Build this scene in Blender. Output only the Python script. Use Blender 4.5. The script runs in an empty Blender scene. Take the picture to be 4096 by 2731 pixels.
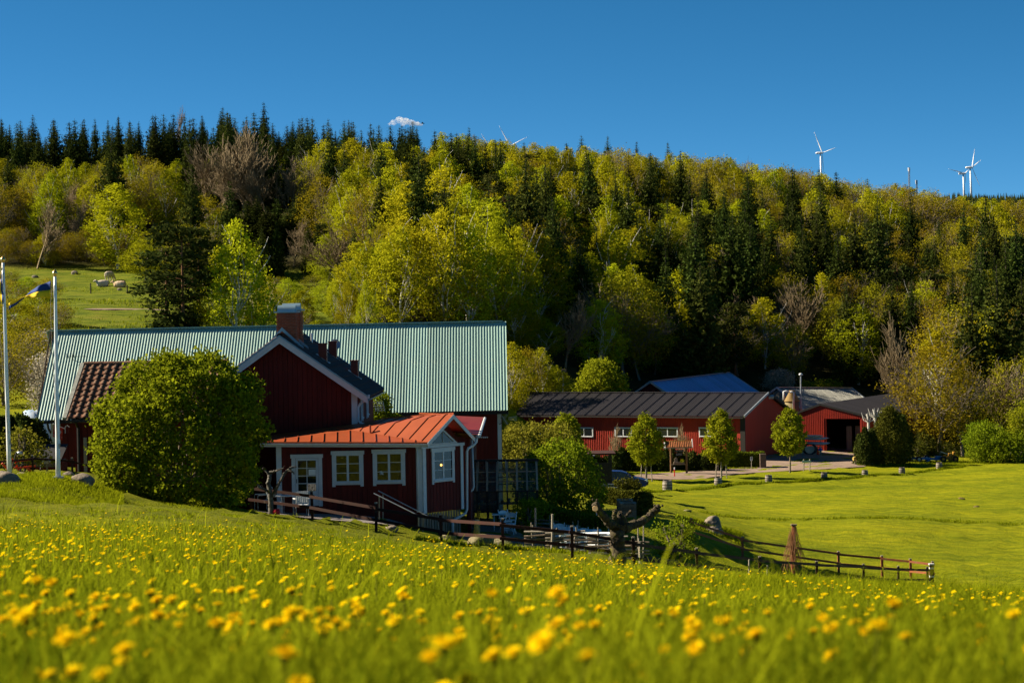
import bpy, math, random
import numpy as np
from mathutils import Vector, Matrix

# ------------------------------------------------------------------ camera, sky, sun, exposure
F, CX, CY = 8000.0, 2048.0, 1365.5          # focal length and centre in photograph pixels (4096 x 2731)
PITCH = math.atan((CY - 1310.0) / F)
ROLL = math.radians(1.0)
CAMZ = 14.0                                  # the camera stands 14 m above the valley field
_f = np.array([0, math.cos(PITCH), -math.sin(PITCH)])
_u0 = np.array([0, math.sin(PITCH), math.cos(PITCH)])
_r0 = np.array([1.0, 0, 0])
_r = _r0 * math.cos(ROLL) - _u0 * math.sin(ROLL)
_u = _u0 * math.cos(ROLL) + _r0 * math.sin(ROLL)

scene = bpy.context.scene
COL = scene.collection
cam_d = bpy.data.cameras.new('camera')
cam_d.sensor_width = 36.0
cam_d.lens = 36.0 * F / 4096.0
cam_d.clip_start = 0.05
cam_d.clip_end = 20000
cam_d.dof.use_dof = True
cam_d.dof.focus_distance = 84.0
cam_d.dof.aperture_fstop = 4.5
cam_o = bpy.data.objects.new('camera', cam_d)
cam_o.matrix_world = Matrix(((_r[0], _u[0], -_f[0], 0), (_r[1], _u[1], -_f[1], 0), (_r[2], _u[2], -_f[2], CAMZ), (0, 0, 0, 1)))
COL.objects.link(cam_o)
scene.camera = cam_o

SUN_EL = math.radians(32.0)
SUN_AZ = math.radians(-12.0)                   # negative: the sun stands a little beyond due left
SUN_DIR = Vector((-math.cos(SUN_EL) * math.cos(SUN_AZ), -math.cos(SUN_EL) * math.sin(SUN_AZ), math.sin(SUN_EL)))
sun_d = bpy.data.lights.new('sun', 'SUN')
sun_d.energy = 5.0
sun_d.angle = math.radians(0.5)
sun_d.color = (1.0, 0.87, 0.66)
sun_o = bpy.data.objects.new('sun', sun_d)
sun_o.rotation_euler = (-SUN_DIR).to_track_quat('-Z', 'Y').to_euler()
COL.objects.link(sun_o)

world = bpy.data.worlds.new('World')
scene.world = world
world.use_nodes = True
_nt = world.node_tree
_nt.nodes.clear()
_sky = _nt.nodes.new('ShaderNodeTexSky')
_sky.sky_type = 'NISHITA'
_sky.sun_disc = False
_sky.sun_elevation = SUN_EL
_sky.sun_rotation = math.atan2(SUN_DIR.x, SUN_DIR.y)
_sky.altitude = 1500
_sky.air_density = 0.38
_sky.dust_density = 0.3
_sky.ozone_density = 4.0
_hsv = _nt.nodes.new('ShaderNodeHueSaturation')
_hsv.inputs['Saturation'].default_value = 1.22
_hsv.inputs['Hue'].default_value = 0.484
_bg = _nt.nodes.new('ShaderNodeBackground')
_bg.inputs['Strength'].default_value = 0.05
_wo = _nt.nodes.new('ShaderNodeOutputWorld')
_nt.links.new(_sky.outputs[0], _hsv.inputs['Color'])
_nt.links.new(_hsv.outputs[0], _bg.inputs['Color'])
_nt.links.new(_bg.outputs[0], _wo.inputs['Surface'])

scene.view_settings.view_transform = 'Standard'
scene.view_settings.look = 'None'
scene.view_settings.gamma = 1.0
scene.view_settings.use_curve_mapping = False
scene.view_settings.exposure = 1.4
scene.render.engine = 'CYCLES'
scene.cycles.use_denoising = True
scene.cycles.max_bounces = 6
scene.cycles.diffuse_bounces = 2
scene.cycles.glossy_bounces = 2
scene.cycles.transmission_bounces = 4
scene.cycles.transparent_max_bounces = 8
scene.cycles.volume_bounces = 1
scene.cycles.caustics_reflective = False
scene.cycles.caustics_refractive = False

# ------------------------------------------------------------------ measuring helpers
def ray(px, py):
    d = _f + (px - CX) / F * _r - (py - CY) / F * _u
    return d / d[1]
def at(px, py, Y):                           # the world point seen at a pixel, Y metres ahead
    d = ray(px, py) * Y
    return Vector((d[0], d[1], d[2] + CAMZ))
def proj(p):
    q = np.array([p[0], p[1], p[2] - CAMZ])
    z = q @ _f
    return CX + F * (q @ _r) / z, CY - F * (q @ _u) / z
def hit_plane(px, py, p, n):                 # where the sight line meets a plane
    d = Vector(ray(px, py)); o = Vector((0, 0, CAMZ))
    t = (Vector(p) - o).dot(n) / d.dot(n)
    return o + d * t
def along(o, d, px):                         # how far along a line from o until it reaches column px
    lo, hi = -55.0, 110.0
    f = lambda t: proj(Vector(o) + Vector(d) * t)[0] - px
    if f(lo) > f(hi): lo, hi = hi, lo
    for _ in range(60):
        m = (lo + hi) / 2
        if f(m) < 0: lo = m
        else: hi = m
    return (lo + hi) / 2

# ------------------------------------------------------------------ object helpers
def tag(o, label=None, cat=None, group=None, kind=None):
    if label: o['label'] = label
    if cat: o['category'] = cat
    if group: o['group'] = group
    if kind: o['kind'] = kind
    return o
def thing(name, label, cat, loc=(0, 0, 0), group=None, rz=0.0):
    o = bpy.data.objects.new(name, None)
    o.empty_display_size = 0.2
    o.location = loc
    o.rotation_euler = (0, 0, rz)
    COL.objects.link(o)
    return tag(o, label, cat, group)
def wloc(o):
    v = Vector((0, 0, 0))
    while o is not None:
        v += o.location
        o = o.parent
    return v
def np_mesh(name, V, quads=None, tris=None, tint=None, smooth=False):
    V = np.asarray(V, dtype=np.float32).reshape(-1, 3)
    me = bpy.data.meshes.new(name)
    me.vertices.add(len(V)); me.vertices.foreach_set('co', V.ravel())
    idx, starts, totals, base = [], [], [], 0
    if quads is not None and len(quads):
        q = np.asarray(quads, dtype=np.int32).reshape(-1, 4)
        idx.append(q.ravel()); starts.append(np.arange(len(q)) * 4); totals.append(np.full(len(q), 4)); base = q.size
    if tris is not None and len(tris):
        t = np.asarray(tris, dtype=np.int32).reshape(-1, 3)
        idx.append(t.ravel()); starts.append(base + np.arange(len(t)) * 3); totals.append(np.full(len(t), 3))
    idx = np.concatenate(idx).astype(np.int32); st = np.concatenate(starts).astype(np.int32); to = np.concatenate(totals).astype(np.int32)
    me.loops.add(len(idx)); me.loops.foreach_set('vertex_index', idx)
    me.polygons.add(len(st)); me.polygons.foreach_set('loop_start', st); me.polygons.foreach_set('loop_total', to)
    if smooth: me.polygons.foreach_set('use_smooth', np.ones(len(st), dtype=bool))
    if tint is not None:
        a = me.attributes.new('tint', 'FLOAT', 'POINT')
        a.data.foreach_set('value', np.asarray(tint, dtype=np.float32))
    me.update(calc_edges=True)
    return me
def link(name, me, mat=None, parent=None, M=None):
    if mat is not None and len(me.materials) == 0: me.materials.append(mat)
    o = bpy.data.objects.new(name, me)
    if parent is not None: o.parent = parent
    if M is not None: o.matrix_basis = M
    COL.objects.link(o)
    return o
def inst(name, me, parent, M, mat=None):     # a copy of a shared mesh placed in world space under an unrotated parent
    return link(name, me, mat, parent, Matrix.Translation(-wloc(parent)) @ M)
def copy_tree(o, parent=None):
    c = o.copy(); COL.objects.link(c); c.parent = parent
    for ch in o.children: copy_tree(ch, c)
    return c

class MB:                                    # collects shapes, links them as ONE mesh
    def __init__(s): s.v = []; s.f = []
    def add(s, V, Fs):
        b = len(s.v); s.v += [tuple(p) for p in V]; s.f += [tuple(i + b for i in f) for f in Fs]; return s
    def poly(s, pts): return s.add(pts, [tuple(range(len(pts)))])
    def box(s, c, size, R=None):
        c = Vector(c); h = [x / 2 for x in size]
        V = [Vector((sx * h[0], sy * h[1], sz * h[2])) for sz in (-1, 1) for sy in (-1, 1) for sx in (-1, 1)]
        if R is not None: V = [R @ p for p in V]
        return s.add([p + c for p in V], [(0, 2, 3, 1), (4, 5, 7, 6), (0, 1, 5, 4), (2, 6, 7, 3), (0, 4, 6, 2), (1, 3, 7, 5)])
    def beam(s, p0, p1, w, h, up=(0, 0, 1)):  # w across, h along up
        p0, p1 = Vector(p0), Vector(p1); d = p1 - p0; L = d.length; x = d / L
        y = Vector(up).cross(x)
        if y.length < 1e-4: y = Vector((1, 0, 0)).cross(x)
        y.normalize(); z = x.cross(y)
        return s.box((p0 + p1) / 2, (L, w, h), Matrix((x, y, z)).transposed())
    def prism(s, pts, ex):                   # a flat outline pushed along ex
        n = len(pts); ex = Vector(ex)
        V = [Vector(p) for p in pts] + [Vector(p) + ex for p in pts]
        Fs = [tuple(range(n))[::-1], tuple(range(n, 2 * n))] + [(i, (i + 1) % n, n + (i + 1) % n, n + i) for i in range(n)]
        return s.add(V, Fs)
    def tube(s, pts, r, n=8, cap=True):
        pts = [Vector(p) for p in pts]; m = len(pts)
        rs = r if isinstance(r, (list, tuple)) else [r] * m
        V = []; ref = None
        for i, p in enumerate(pts):
            d = (pts[min(i + 1, m - 1)] - pts[max(i - 1, 0)]).normalized()
            if ref is None: ref = Vector((0, 0, 1)) if abs(d.z) < 0.9 else Vector((1, 0, 0))
            a = (ref - d * ref.dot(d)).normalized(); ref = a; b = d.cross(a)
            for k in range(n):
                t = 2 * math.pi * k / n
                V.append(p + (a * math.cos(t) + b * math.sin(t)) * rs[i])
        Fs = [(i * n + k, i * n + (k + 1) % n, (i + 1) * n + (k + 1) % n, (i + 1) * n + k) for i in range(m - 1) for k in range(n)]
        if cap: Fs += [tuple(range(n))[::-1], tuple(range((m - 1) * n, m * n))]
        return s.add(V, Fs)
    def lathe(s, prof, n=16, c=(0, 0, 0)):
        c = Vector(c); m = len(prof)
        V = [c + Vector((r * math.cos(2 * math.pi * k / n), r * math.sin(2 * math.pi * k / n), z)) for r, z in prof for k in range(n)]
        Fs = [(i * n + k, i * n + (k + 1) % n, (i + 1) * n + (k + 1) % n, (i + 1) * n + k) for i in range(m - 1) for k in range(n)]
        Fs += [tuple(range(n))[::-1], tuple(range((m - 1) * n, m * n))]
        return s.add(V, Fs)
    def mesh(s, name, off=None, smooth=False):
        me = bpy.data.meshes.new(name)
        o = Vector(off) if off is not None else Vector((0, 0, 0))
        me.from_pydata([(p[0] - o.x, p[1] - o.y, p[2] - o.z) for p in s.v], [], s.f)
        if smooth: me.polygons.foreach_set('use_smooth', np.ones(len(s.f), dtype=bool))
        me.update(); return me
    def build(s, name, mat, parent=None, smooth=False):   # vertices are given in world space
        return link(name, s.mesh(name, wloc(parent) if parent else None, smooth), mat, parent)
    def top(s, name, mat, label, cat, group=None, origin=None, smooth=False):   # a top-level thing that is one mesh
        org = Vector(origin) if origin is not None else Vector(np.array(s.v).min(0) * [0, 0, 1] + np.array(s.v).mean(0) * [1, 1, 0])
        o = link(name, s.mesh(name, org, smooth), mat)
        o.location = org
        return tag(o, label, cat, group)

# ------------------------------------------------------------------ materials (all procedural)
MATS = {}
def mat(name, c1, c2=None, scale=3.0, rough=0.75, spec=0.25, metal=0.0, bump=0.0, bscale=None, stretch=(1, 1, 1), c3=None, s3=0.6, t3=0.62, objrand=0.0, detail=6.0, coord='Object'):
    if name in MATS: return MATS[name]
    m = bpy.data.materials.new(name); m.use_nodes = True
    nt = m.node_tree; N = nt.nodes; L = nt.links
    b = N['Principled BSDF']
    b.inputs['Roughness'].default_value = rough
    b.inputs['Specular IOR Level'].default_value = spec
    b.inputs['Metallic'].default_value = metal
    c2 = c2 or tuple(x * 0.75 for x in c1)
    tc = N.new('ShaderNodeTexCoord'); mp = N.new('ShaderNodeMapping'); mp.inputs['Scale'].default_value = stretch
    L.new(tc.outputs[coord], mp.inputs['Vector'])
    nz = N.new('ShaderNodeTexNoise'); nz.inputs['Scale'].default_value = scale; nz.inputs['Detail'].default_value = detail; nz.inputs['Roughness'].default_value = 0.65
    L.new(mp.outputs[0], nz.inputs['Vector'])
    rp = N.new('ShaderNodeValToRGB'); rp.color_ramp.elements[0].position = 0.33; rp.color_ramp.elements[1].position = 0.67
    rp.color_ramp.elements[0].color = (*c1, 1); rp.color_ramp.elements[1].color = (*c2, 1)
    L.new(nz.outputs['Fac'], rp.inputs[0]); col = rp.outputs[0]
    if c3:
        n3 = N.new('ShaderNodeTexNoise'); n3.inputs['Scale'].default_value = s3; n3.inputs['Detail'].default_value = 8; n3.inputs['Roughness'].default_value = 0.7
        L.new(tc.outputs[coord], n3.inputs['Vector'])
        r3 = N.new('ShaderNodeValToRGB'); r3.color_ramp.elements[0].position = t3 - 0.06; r3.color_ramp.elements[1].position = t3 + 0.06
        L.new(n3.outputs['Fac'], r3.inputs[0])
        mx = N.new('ShaderNodeMixRGB'); mx.inputs['Color2'].default_value = (*c3, 1)
        L.new(r3.outputs[0], mx.inputs['Fac']); L.new(col, mx.inputs['Color1']); col = mx.outputs[0]
    if objrand:
        oi = N.new('ShaderNodeObjectInfo'); mr = N.new('ShaderNodeMapRange')
        mr.inputs['To Min'].default_value = 1 - objrand; mr.inputs['To Max'].default_value = 1 + objrand
        L.new(oi.outputs['Random'], mr.inputs[0])
        hs = N.new('ShaderNodeHueSaturation'); L.new(mr.outputs[0], hs.inputs['Value']); L.new(col, hs.inputs['Color']); col = hs.outputs[0]
    L.new(col, b.inputs['Base Color'])
    if bump:
        bn = N.new('ShaderNodeTexNoise'); bn.inputs['Scale'].default_value = bscale or scale * 4; bn.inputs['Detail'].default_value = 5
        L.new(mp.outputs[0], bn.inputs['Vector'])
        bp = N.new('ShaderNodeBump'); bp.inputs['Strength'].default_value = bump; bp.inputs['Distance'].default_value = 0.05
        L.new(bn.outputs['Fac'], bp.inputs['Height']); L.new(bp.outputs[0], b.inputs['Normal'])
    MATS[name] = m
    return m
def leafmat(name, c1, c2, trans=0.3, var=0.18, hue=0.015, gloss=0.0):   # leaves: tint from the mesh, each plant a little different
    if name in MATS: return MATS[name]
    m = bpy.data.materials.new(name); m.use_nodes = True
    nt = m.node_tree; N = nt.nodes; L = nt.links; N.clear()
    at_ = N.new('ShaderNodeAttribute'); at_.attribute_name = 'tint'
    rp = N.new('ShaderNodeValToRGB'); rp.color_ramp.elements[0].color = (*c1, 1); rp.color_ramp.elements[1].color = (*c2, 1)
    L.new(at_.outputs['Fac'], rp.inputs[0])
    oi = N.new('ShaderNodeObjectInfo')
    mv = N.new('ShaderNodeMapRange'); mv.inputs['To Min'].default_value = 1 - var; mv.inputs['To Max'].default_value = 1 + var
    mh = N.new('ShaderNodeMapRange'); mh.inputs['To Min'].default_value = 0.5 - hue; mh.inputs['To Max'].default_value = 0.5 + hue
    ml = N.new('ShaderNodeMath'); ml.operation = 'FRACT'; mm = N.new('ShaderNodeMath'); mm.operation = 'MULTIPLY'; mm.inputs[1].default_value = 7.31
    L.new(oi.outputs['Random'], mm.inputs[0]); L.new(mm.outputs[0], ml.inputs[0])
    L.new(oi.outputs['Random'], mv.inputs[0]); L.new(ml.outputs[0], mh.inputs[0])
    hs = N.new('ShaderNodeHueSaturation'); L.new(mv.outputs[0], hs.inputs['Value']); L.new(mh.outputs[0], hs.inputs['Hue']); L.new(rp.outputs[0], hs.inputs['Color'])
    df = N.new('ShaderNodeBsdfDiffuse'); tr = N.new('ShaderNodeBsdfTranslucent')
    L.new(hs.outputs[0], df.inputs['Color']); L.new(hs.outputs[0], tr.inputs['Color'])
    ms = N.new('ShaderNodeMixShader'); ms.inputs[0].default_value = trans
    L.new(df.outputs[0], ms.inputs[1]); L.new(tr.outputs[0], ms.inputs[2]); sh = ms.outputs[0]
    if gloss:
        gl = N.new('ShaderNodeBsdfGlossy'); gl.inputs['Roughness'].default_value = 0.45; gl.inputs['Color'].default_value = (1, 1, 1, 1)
        m2 = N.new('ShaderNodeMixShader'); m2.inputs[0].default_value = gloss
        L.new(sh, m2.inputs[1]); L.new(gl.outputs[0], m2.inputs[2]); sh = m2.outputs[0]
    o = N.new('ShaderNodeOutputMaterial'); L.new(sh, o.inputs['Surface'])
    MATS[name] = m
    return m
def glassmat(name, tint=(0.02, 0.025, 0.03), alpha=0.35, rough=0.03):
    if name in MATS: return MATS[name]
    m = bpy.data.materials.new(name); m.use_nodes = True
    nt = m.node_tree; N = nt.nodes; L = nt.links; N.clear()
    tr = N.new('ShaderNodeBsdfTransparent'); tr.inputs['Color'].default_value = (0.75, 0.78, 0.76, 1)
    df = N.new('ShaderNodeBsdfDiffuse'); df.inputs['Color'].default_value = (*tint, 1)
    gl = N.new('ShaderNodeBsdfGlossy'); gl.inputs['Roughness'].default_value = rough
    fr = N.new('ShaderNodeFresnel'); fr.inputs['IOR'].default_value = 1.5
    m1 = N.new('ShaderNodeMixShader'); m1.inputs[0].default_value = 1 - alpha
    L.new(df.outputs[0], m1.inputs[1]); L.new(tr.outputs[0], m1.inputs[2])
    m2 = N.new('ShaderNodeMixShader'); ad = N.new('ShaderNodeMath'); ad.operation = 'ADD'; ad.inputs[1].default_value = 0.06
    L.new(fr.outputs[0], ad.inputs[0]); L.new(ad.outputs[0], m2.inputs[0])
    L.new(m1.outputs[0], m2.inputs[1]); L.new(gl.outputs[0], m2.inputs[2])
    o = N.new('ShaderNodeOutputMaterial'); L.new(m2.outputs[0], o.inputs['Surface'])
    MATS[name] = m
    return m

RED = (0.115, 0.011, 0.007)
M_red = mat('red_paint_boards', RED, (0.08, 0.008, 0.005), scale=2.5, rough=0.8, stretch=(6, 6, 0.5), c3=(0.05, 0.009, 0.007), s3=1.3, t3=0.66, objrand=0.14, bump=0.15)
M_redsteel = mat('red_steel_cladding', (0.34, 0.028, 0.012), (0.28, 0.022, 0.010), scale=0.8, rough=0.6, stretch=(3, 3, 0.4), objrand=0.08)
M_white = mat('white_paint', (0.55, 0.57, 0.59), (0.48, 0.50, 0.52), scale=4, rough=0.55, c3=(0.36, 0.37, 0.36), s3=2.5, t3=0.7)
M_cream = mat('cream_paint', (0.60, 0.55, 0.40), (0.5, 0.45, 0.32), scale=4, rough=0.6)
M_black = mat('black_paint', (0.012, 0.011, 0.011), (0.02, 0.018, 0.016), scale=5, rough=0.6)
M_galv = mat('galvanised_steel', (0.42, 0.46, 0.50), (0.30, 0.33, 0.36), scale=6, rough=0.42, metal=0.6)
M_blueplate = mat('blue_grey_sheet_metal', (0.26, 0.38, 0.46), (0.19, 0.29, 0.36), scale=9, rough=0.4, metal=0.5, stretch=(1, 1, 6))
M_wood = mat('weathered_wood', (0.22, 0.17, 0.12), (0.12, 0.09, 0.065), scale=3, rough=0.85, stretch=(8, 8, 1), objrand=0.25, bump=0.3)
M_greywood = mat('silver_grey_wood', (0.33, 0.29, 0.23), (0.20, 0.17, 0.13), scale=4, rough=0.85, stretch=(6, 6, 6), objrand=0.25, bump=0.3)
M_brownfence = mat('old_red_stain_timber', (0.040, 0.011, 0.007), (0.026, 0.010, 0.007), scale=5, rough=0.85, c3=(0.09, 0.07, 0.05), s3=3.0, t3=0.66, objrand=0.2)
M_roomshade = mat('painted_room_shade', (0.03, 0.028, 0.025), (0.015, 0.014, 0.013), scale=1.0, rough=0.9)  # dark paint on a flat panel stands in for the unlit room behind glass
M_glass = glassmat('window_glass', alpha=0.55)

# ------------------------------------------------------------------ the lie of the land
_ctl = []
def cp(px, py, d, dz=0.0):
    p = at(px, py, d); _ctl.append((p.x, p.y, p.z + dz))
for d, yl, yc, yr in ((0.5, None, None, None), (3, 2700, 2731, 2745), (6, 2440, 2500, 2520), (10, 2270, 2375, 2440), (20, 2140, 2262, 2370), (28, 2088, 2222, 2350), (36, 2058, 2196, 2336)):
    if yl is None:
        for x in (-12, -4, 0, 4, 12): _ctl.append((x, 0.5, CAMZ - 0.70 - 0.05 * x)); _ctl.append((x, -18, CAMZ + 0.9 - 0.05 * x))
    else:
        dz = -0.21 if d < 8 else -0.26 if d < 15 else -0.30
        cp(0, yl, d, dz); cp(2048, yc, d, dz); cp(4096, yr, d, dz); cp(1024, (yl + yc) / 2 - 6, d, dz); cp(3072, (yc + yr) / 2 + 4, d, dz)
# lawn, house and garden terrace
for a in ((600, 2052, 46), (1200, 2118, 46), (1750, 2190, 46), (-300, 2040, 46), (100, 2030, 56), (-400, 2030, 58),
          (600, 2040, 58), (1000, 2066, 60), (1400, 2118, 62), (1750, 2180, 64), (2000, 2240, 62), (2205, 2258, 63), (2540, 2325, 68),
          (2048, 2285, 50), (2700, 2350, 54), (3300, 2385, 56), (4096, 2400, 56), (4096, 2400, 80), (3500, 2380, 72),
          (600, 2026, 68), (850, 2040, 70), (1000, 2048, 74), (1250, 2085, 77), (1505, 2150, 73),
          (230, 1915, 70), (120, 1905, 72), (0, 1935, 69), (330, 1925, 72), (430, 1975, 72), (60, 1960, 66), (250, 2000, 66), (450, 2045, 66), (-200, 1940, 72),
          (200, 1890, 80), (0, 1885, 82), (400, 1900, 82), (-300, 1890, 84),
          (1150, 2052, 81), (1300, 2056, 81), (1550, 2075, 80.5), (1690, 2130, 80), (1850, 2150, 81), (1100, 2040, 88), (700, 1990, 84), (1300, 2010, 95), (600, 1930, 95),
          (1950, 2105, 88), (2060, 2110, 88), (1950, 2170, 80), (2100, 2180, 80), (2350, 2228, 79), (2250, 2180, 86), (2450, 2235, 76), (2600, 2250, 78), (2470, 2245, 70),
          (3040, 2325, 80), (3270, 2337, 86), (3455, 2342, 92), (3595, 2345, 97), (3710, 2347, 101), (2780, 2285, 84), (2970, 2245, 104), (3355, 2297, 104), (4096, 2345, 100), (4500, 2345, 100), (4600, 2000, 140),
          (2500, 2060, 104), (2600, 2090, 104), (2700, 2180, 95), (2850, 2105, 112), (2800, 2085, 117), (2950, 2150, 112), (2490, 2022, 118), (2400, 1990, 128), (2250, 2020, 118), (2380, 1965, 140), (2500, 1957, 152), (2200, 1985, 130), (2000, 2010, 115),
          (3000, 2100, 125), (3500, 2100, 125), (4096, 2100, 130), (3000, 2000, 148), (3500, 1990, 148), (4096, 1970, 150), (3250, 2050, 136),
          (2670, 1965, 156), (2873, 1943, 161), (3075, 1930, 165), (3297, 1917, 170), (3460, 1906, 174), (3608, 1896, 178), (3757, 1877, 185), (4096, 1856, 188), (4500, 1856, 190),
          (2585, 1926, 167), (2885, 1911, 171), (3160, 1888, 178), (2690, 1890, 177), (2500, 1893, 172), (3050, 1868, 186), (3400, 1850, 191), (3300, 1812, 203), (3500, 1860, 189), (3700, 1835, 197), (4000, 1838, 198), (3450, 1810, 206),
          (2300, 1880, 170), (2975, 1835, 194), (2300, 1822, 205), (1500, 1760, 170), (800, 1720, 170), (1900, 1850, 140), (100, 1850, 105), (1000, 1850, 112), (2000, 1900, 120), (-300, 1800, 110),
          (150, 1520, 165), (500, 1500, 165), (-400, 1540, 165), (350, 1400, 190), (0, 1420, 190), (300, 1300, 215), (650, 1290, 220), (0, 1300, 215), (300, 1210, 240), (700, 1190, 250), (400, 1140, 270), (100, 1120, 275), (-400, 1160, 270),
          (1150, 1200, 250), (1300, 1150, 265), (1000, 1130, 270), (1500, 1400, 215), (2048, 1490, 215), (2600, 1590, 235), (3200, 1650, 240), (3700, 1690, 240), (4096, 1700, 240), (4600, 1720, 240), (2600, 1700, 215), (3200, 1720, 222)): cp(*a)
SKX = [-600, 0, 500, 1000, 1500, 2048, 2500, 2900, 3200, 3500, 3800, 4200, 4700]; SKY = [530, 480, 470, 450, 500, 560, 590, 620, 665, 715, 772, 800, 830]
for px in (-600, 0, 500, 1000, 1500, 2048, 2500, 2900, 3200, 3500, 3800, 4200, 4700):   # the wooded hill: from its foot to the ridge
    ys = np.interp(px, SKX, SKY)
    fy, fd = np.interp(px, [-600, 700, 1000, 1450, 1500, 2048, 2600, 3200, 3700, 4700], [1110, 1105, 1110, 1160, 1400, 1490, 1590, 1650, 1690, 1720]), np.interp(px, [-600, 700, 1000, 1450, 1500, 2048, 2600, 3200, 4700], [285, 280, 275, 262, 215, 215, 235, 240, 240])
    zf, zc = at(px, fy, fd).z, at(px, ys, 380).z - 9.5
    for f in (.25, .5, .75, 1.0):
        d_ = fd + (380 - fd) * f; q = at(px, 1000, d_); _ctl.append((q.x, d_, zf + (zc - zf) * (f ** .92)))
    q = at(px, 1000, 425); _ctl.append((q.x, 425, zc + 1.0))
for px in (-500, 500, 1500, 2500, 3500, 4500): q = at(px, 900, 500); _ctl.append((q.x, 500, at(px, np.interp(px, SKX, SKY) + 190, 500).z - 4))
_C = np.array(_ctl)
_S = 60.0
def _U(r2): return np.where(r2 > 1e-12, r2 * np.log(r2 + 1e-12), 0.0)
def _warp(x, y):                              # nearer ground is finer ground: work in stretched coordinates
    yy = np.sign(y + 20) * np.log1p(np.abs(y + 20) / 25.0) * 2.0
    return x / (12.0 + 0.22 * np.abs(y)), yy
_cx, _cy = _warp(_C[:, 0], _C[:, 1])
_n = len(_C)
_K = _U((_cx[:, None] - _cx[None]) ** 2 + (_cy[:, None] - _cy[None]) ** 2) + np.eye(_n) * 0.002
_P = np.stack([np.ones(_n), _cx, _cy], 1)
_A = np.zeros((_n + 3, _n + 3)); _A[:_n, :_n] = _K; _A[:_n, _n:] = _P; _A[_n:, :_n] = _P.T
_w = np.linalg.solve(_A, np.concatenate([_C[:, 2], np.zeros(3)]))
def _tps(x, y):
    wx, wy = _warp(x, y)
    out = np.zeros(x.size)
    for i in range(0, x.size, 20000):
        a, b = wx[i:i + 20000], wy[i:i + 20000]
        k = _U((a[:, None] - _cx[None]) ** 2 + (b[:, None] - _cy[None]) ** 2)
        out[i:i + 20000] = k @ _w[:_n] + _w[_n] + _w[_n + 1] * a + _w[_n + 2] * b
    return out
def Gv(x, y):
    x = np.asarray(x, float).ravel(); y = np.asarray(y, float).ravel()
    yc = np.minimum(y, 430.0); xc = np.where(y > 430, x * 430 / np.maximum(y, 1), x)
    lim = 14 + 0.33 * np.abs(yc); xc = np.clip(xc, -lim, lim)
    z = _tps(xc, yc)
    far = CAMZ + (1310 - 845) / F * y
    t = np.clip((y - 430) / 1500.0, 0, 1); t = t * t * (3 - 2 * t)
    return z * (1 - t) + far * t
def G(x, y): return float(Gv([x], [y])[0])
def gp(px, d, dz=0.0):                        # ground point in column px, d metres ahead
    x = (px - CX) / F * d
    for _ in range(3):
        z = G(x, d)
        x += (px - proj((x, d, z))[0]) * d / F
    return Vector((x, d, G(x, d) + dz))

# ground sheet: rows grow with distance
_rows = np.concatenate([np.linspace(-20, 0, 9), np.linspace(0.8, 45, 75), np.linspace(46, 215, 150), np.linspace(218, 430, 70), np.geomspace(440, 9000, 30)])
_ncol = 181
_tt = np.linspace(-1, 1, _ncol)
_X = (_tt[None, :] * (16 + 0.40 * np.abs(_rows))[:, None]); _Y = np.repeat(_rows[:, None], _ncol, 1)
_Z = Gv(_X, _Y).reshape(_X.shape)
def pxof(x, y): return CX + F * x / np.maximum(y, 1.0)
def forestmask(x, y):                         # 1 where the wood grows
    x = np.asarray(x, float); y = np.asarray(y, float); px = pxof(x, y)
    edge = np.interp(px, [-800, 560, 660, 800, 1000, 1340, 1430, 1560, 2030, 2100, 2500, 3100, 3300, 3590, 3640, 4096, 5000], [283, 283, 262, 262, 276, 276, 224, 217, 216, 222, 234, 248, 252, 251, 215, 212, 212])
    return np.clip((y - edge) / 4.0, 0, 1)
_rng = np.random.default_rng(3)
_near = _Y < 45
_Z = _Z + np.where(_near, 0.03, 0.06) * _rng.standard_normal(_Z.shape) * (_Y > 1) * (_Y < 300)
_q = (np.arange(len(_rows) - 1)[:, None] * _ncol + np.arange(_ncol - 1)[None]).ravel()
_quads = np.stack([_q, _q + 1, _q + _ncol + 1, _q + _ncol], 1)
_me = np_mesh('ground', np.stack([_X, _Y, _Z], -1), quads=_quads, smooth=True)
def attr(me, name, vals):
    a = me.attributes.new(name, 'FLOAT', 'POINT'); a.data.foreach_set('value', np.asarray(vals, np.float32).ravel())
_pxx = pxof(_X, _Y)
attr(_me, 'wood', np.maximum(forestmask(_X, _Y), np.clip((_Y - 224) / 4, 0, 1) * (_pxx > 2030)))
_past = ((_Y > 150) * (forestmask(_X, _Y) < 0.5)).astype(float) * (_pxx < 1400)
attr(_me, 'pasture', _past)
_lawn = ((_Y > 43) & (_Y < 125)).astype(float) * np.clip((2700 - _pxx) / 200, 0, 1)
attr(_me, 'lawn', _lawn)
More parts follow.
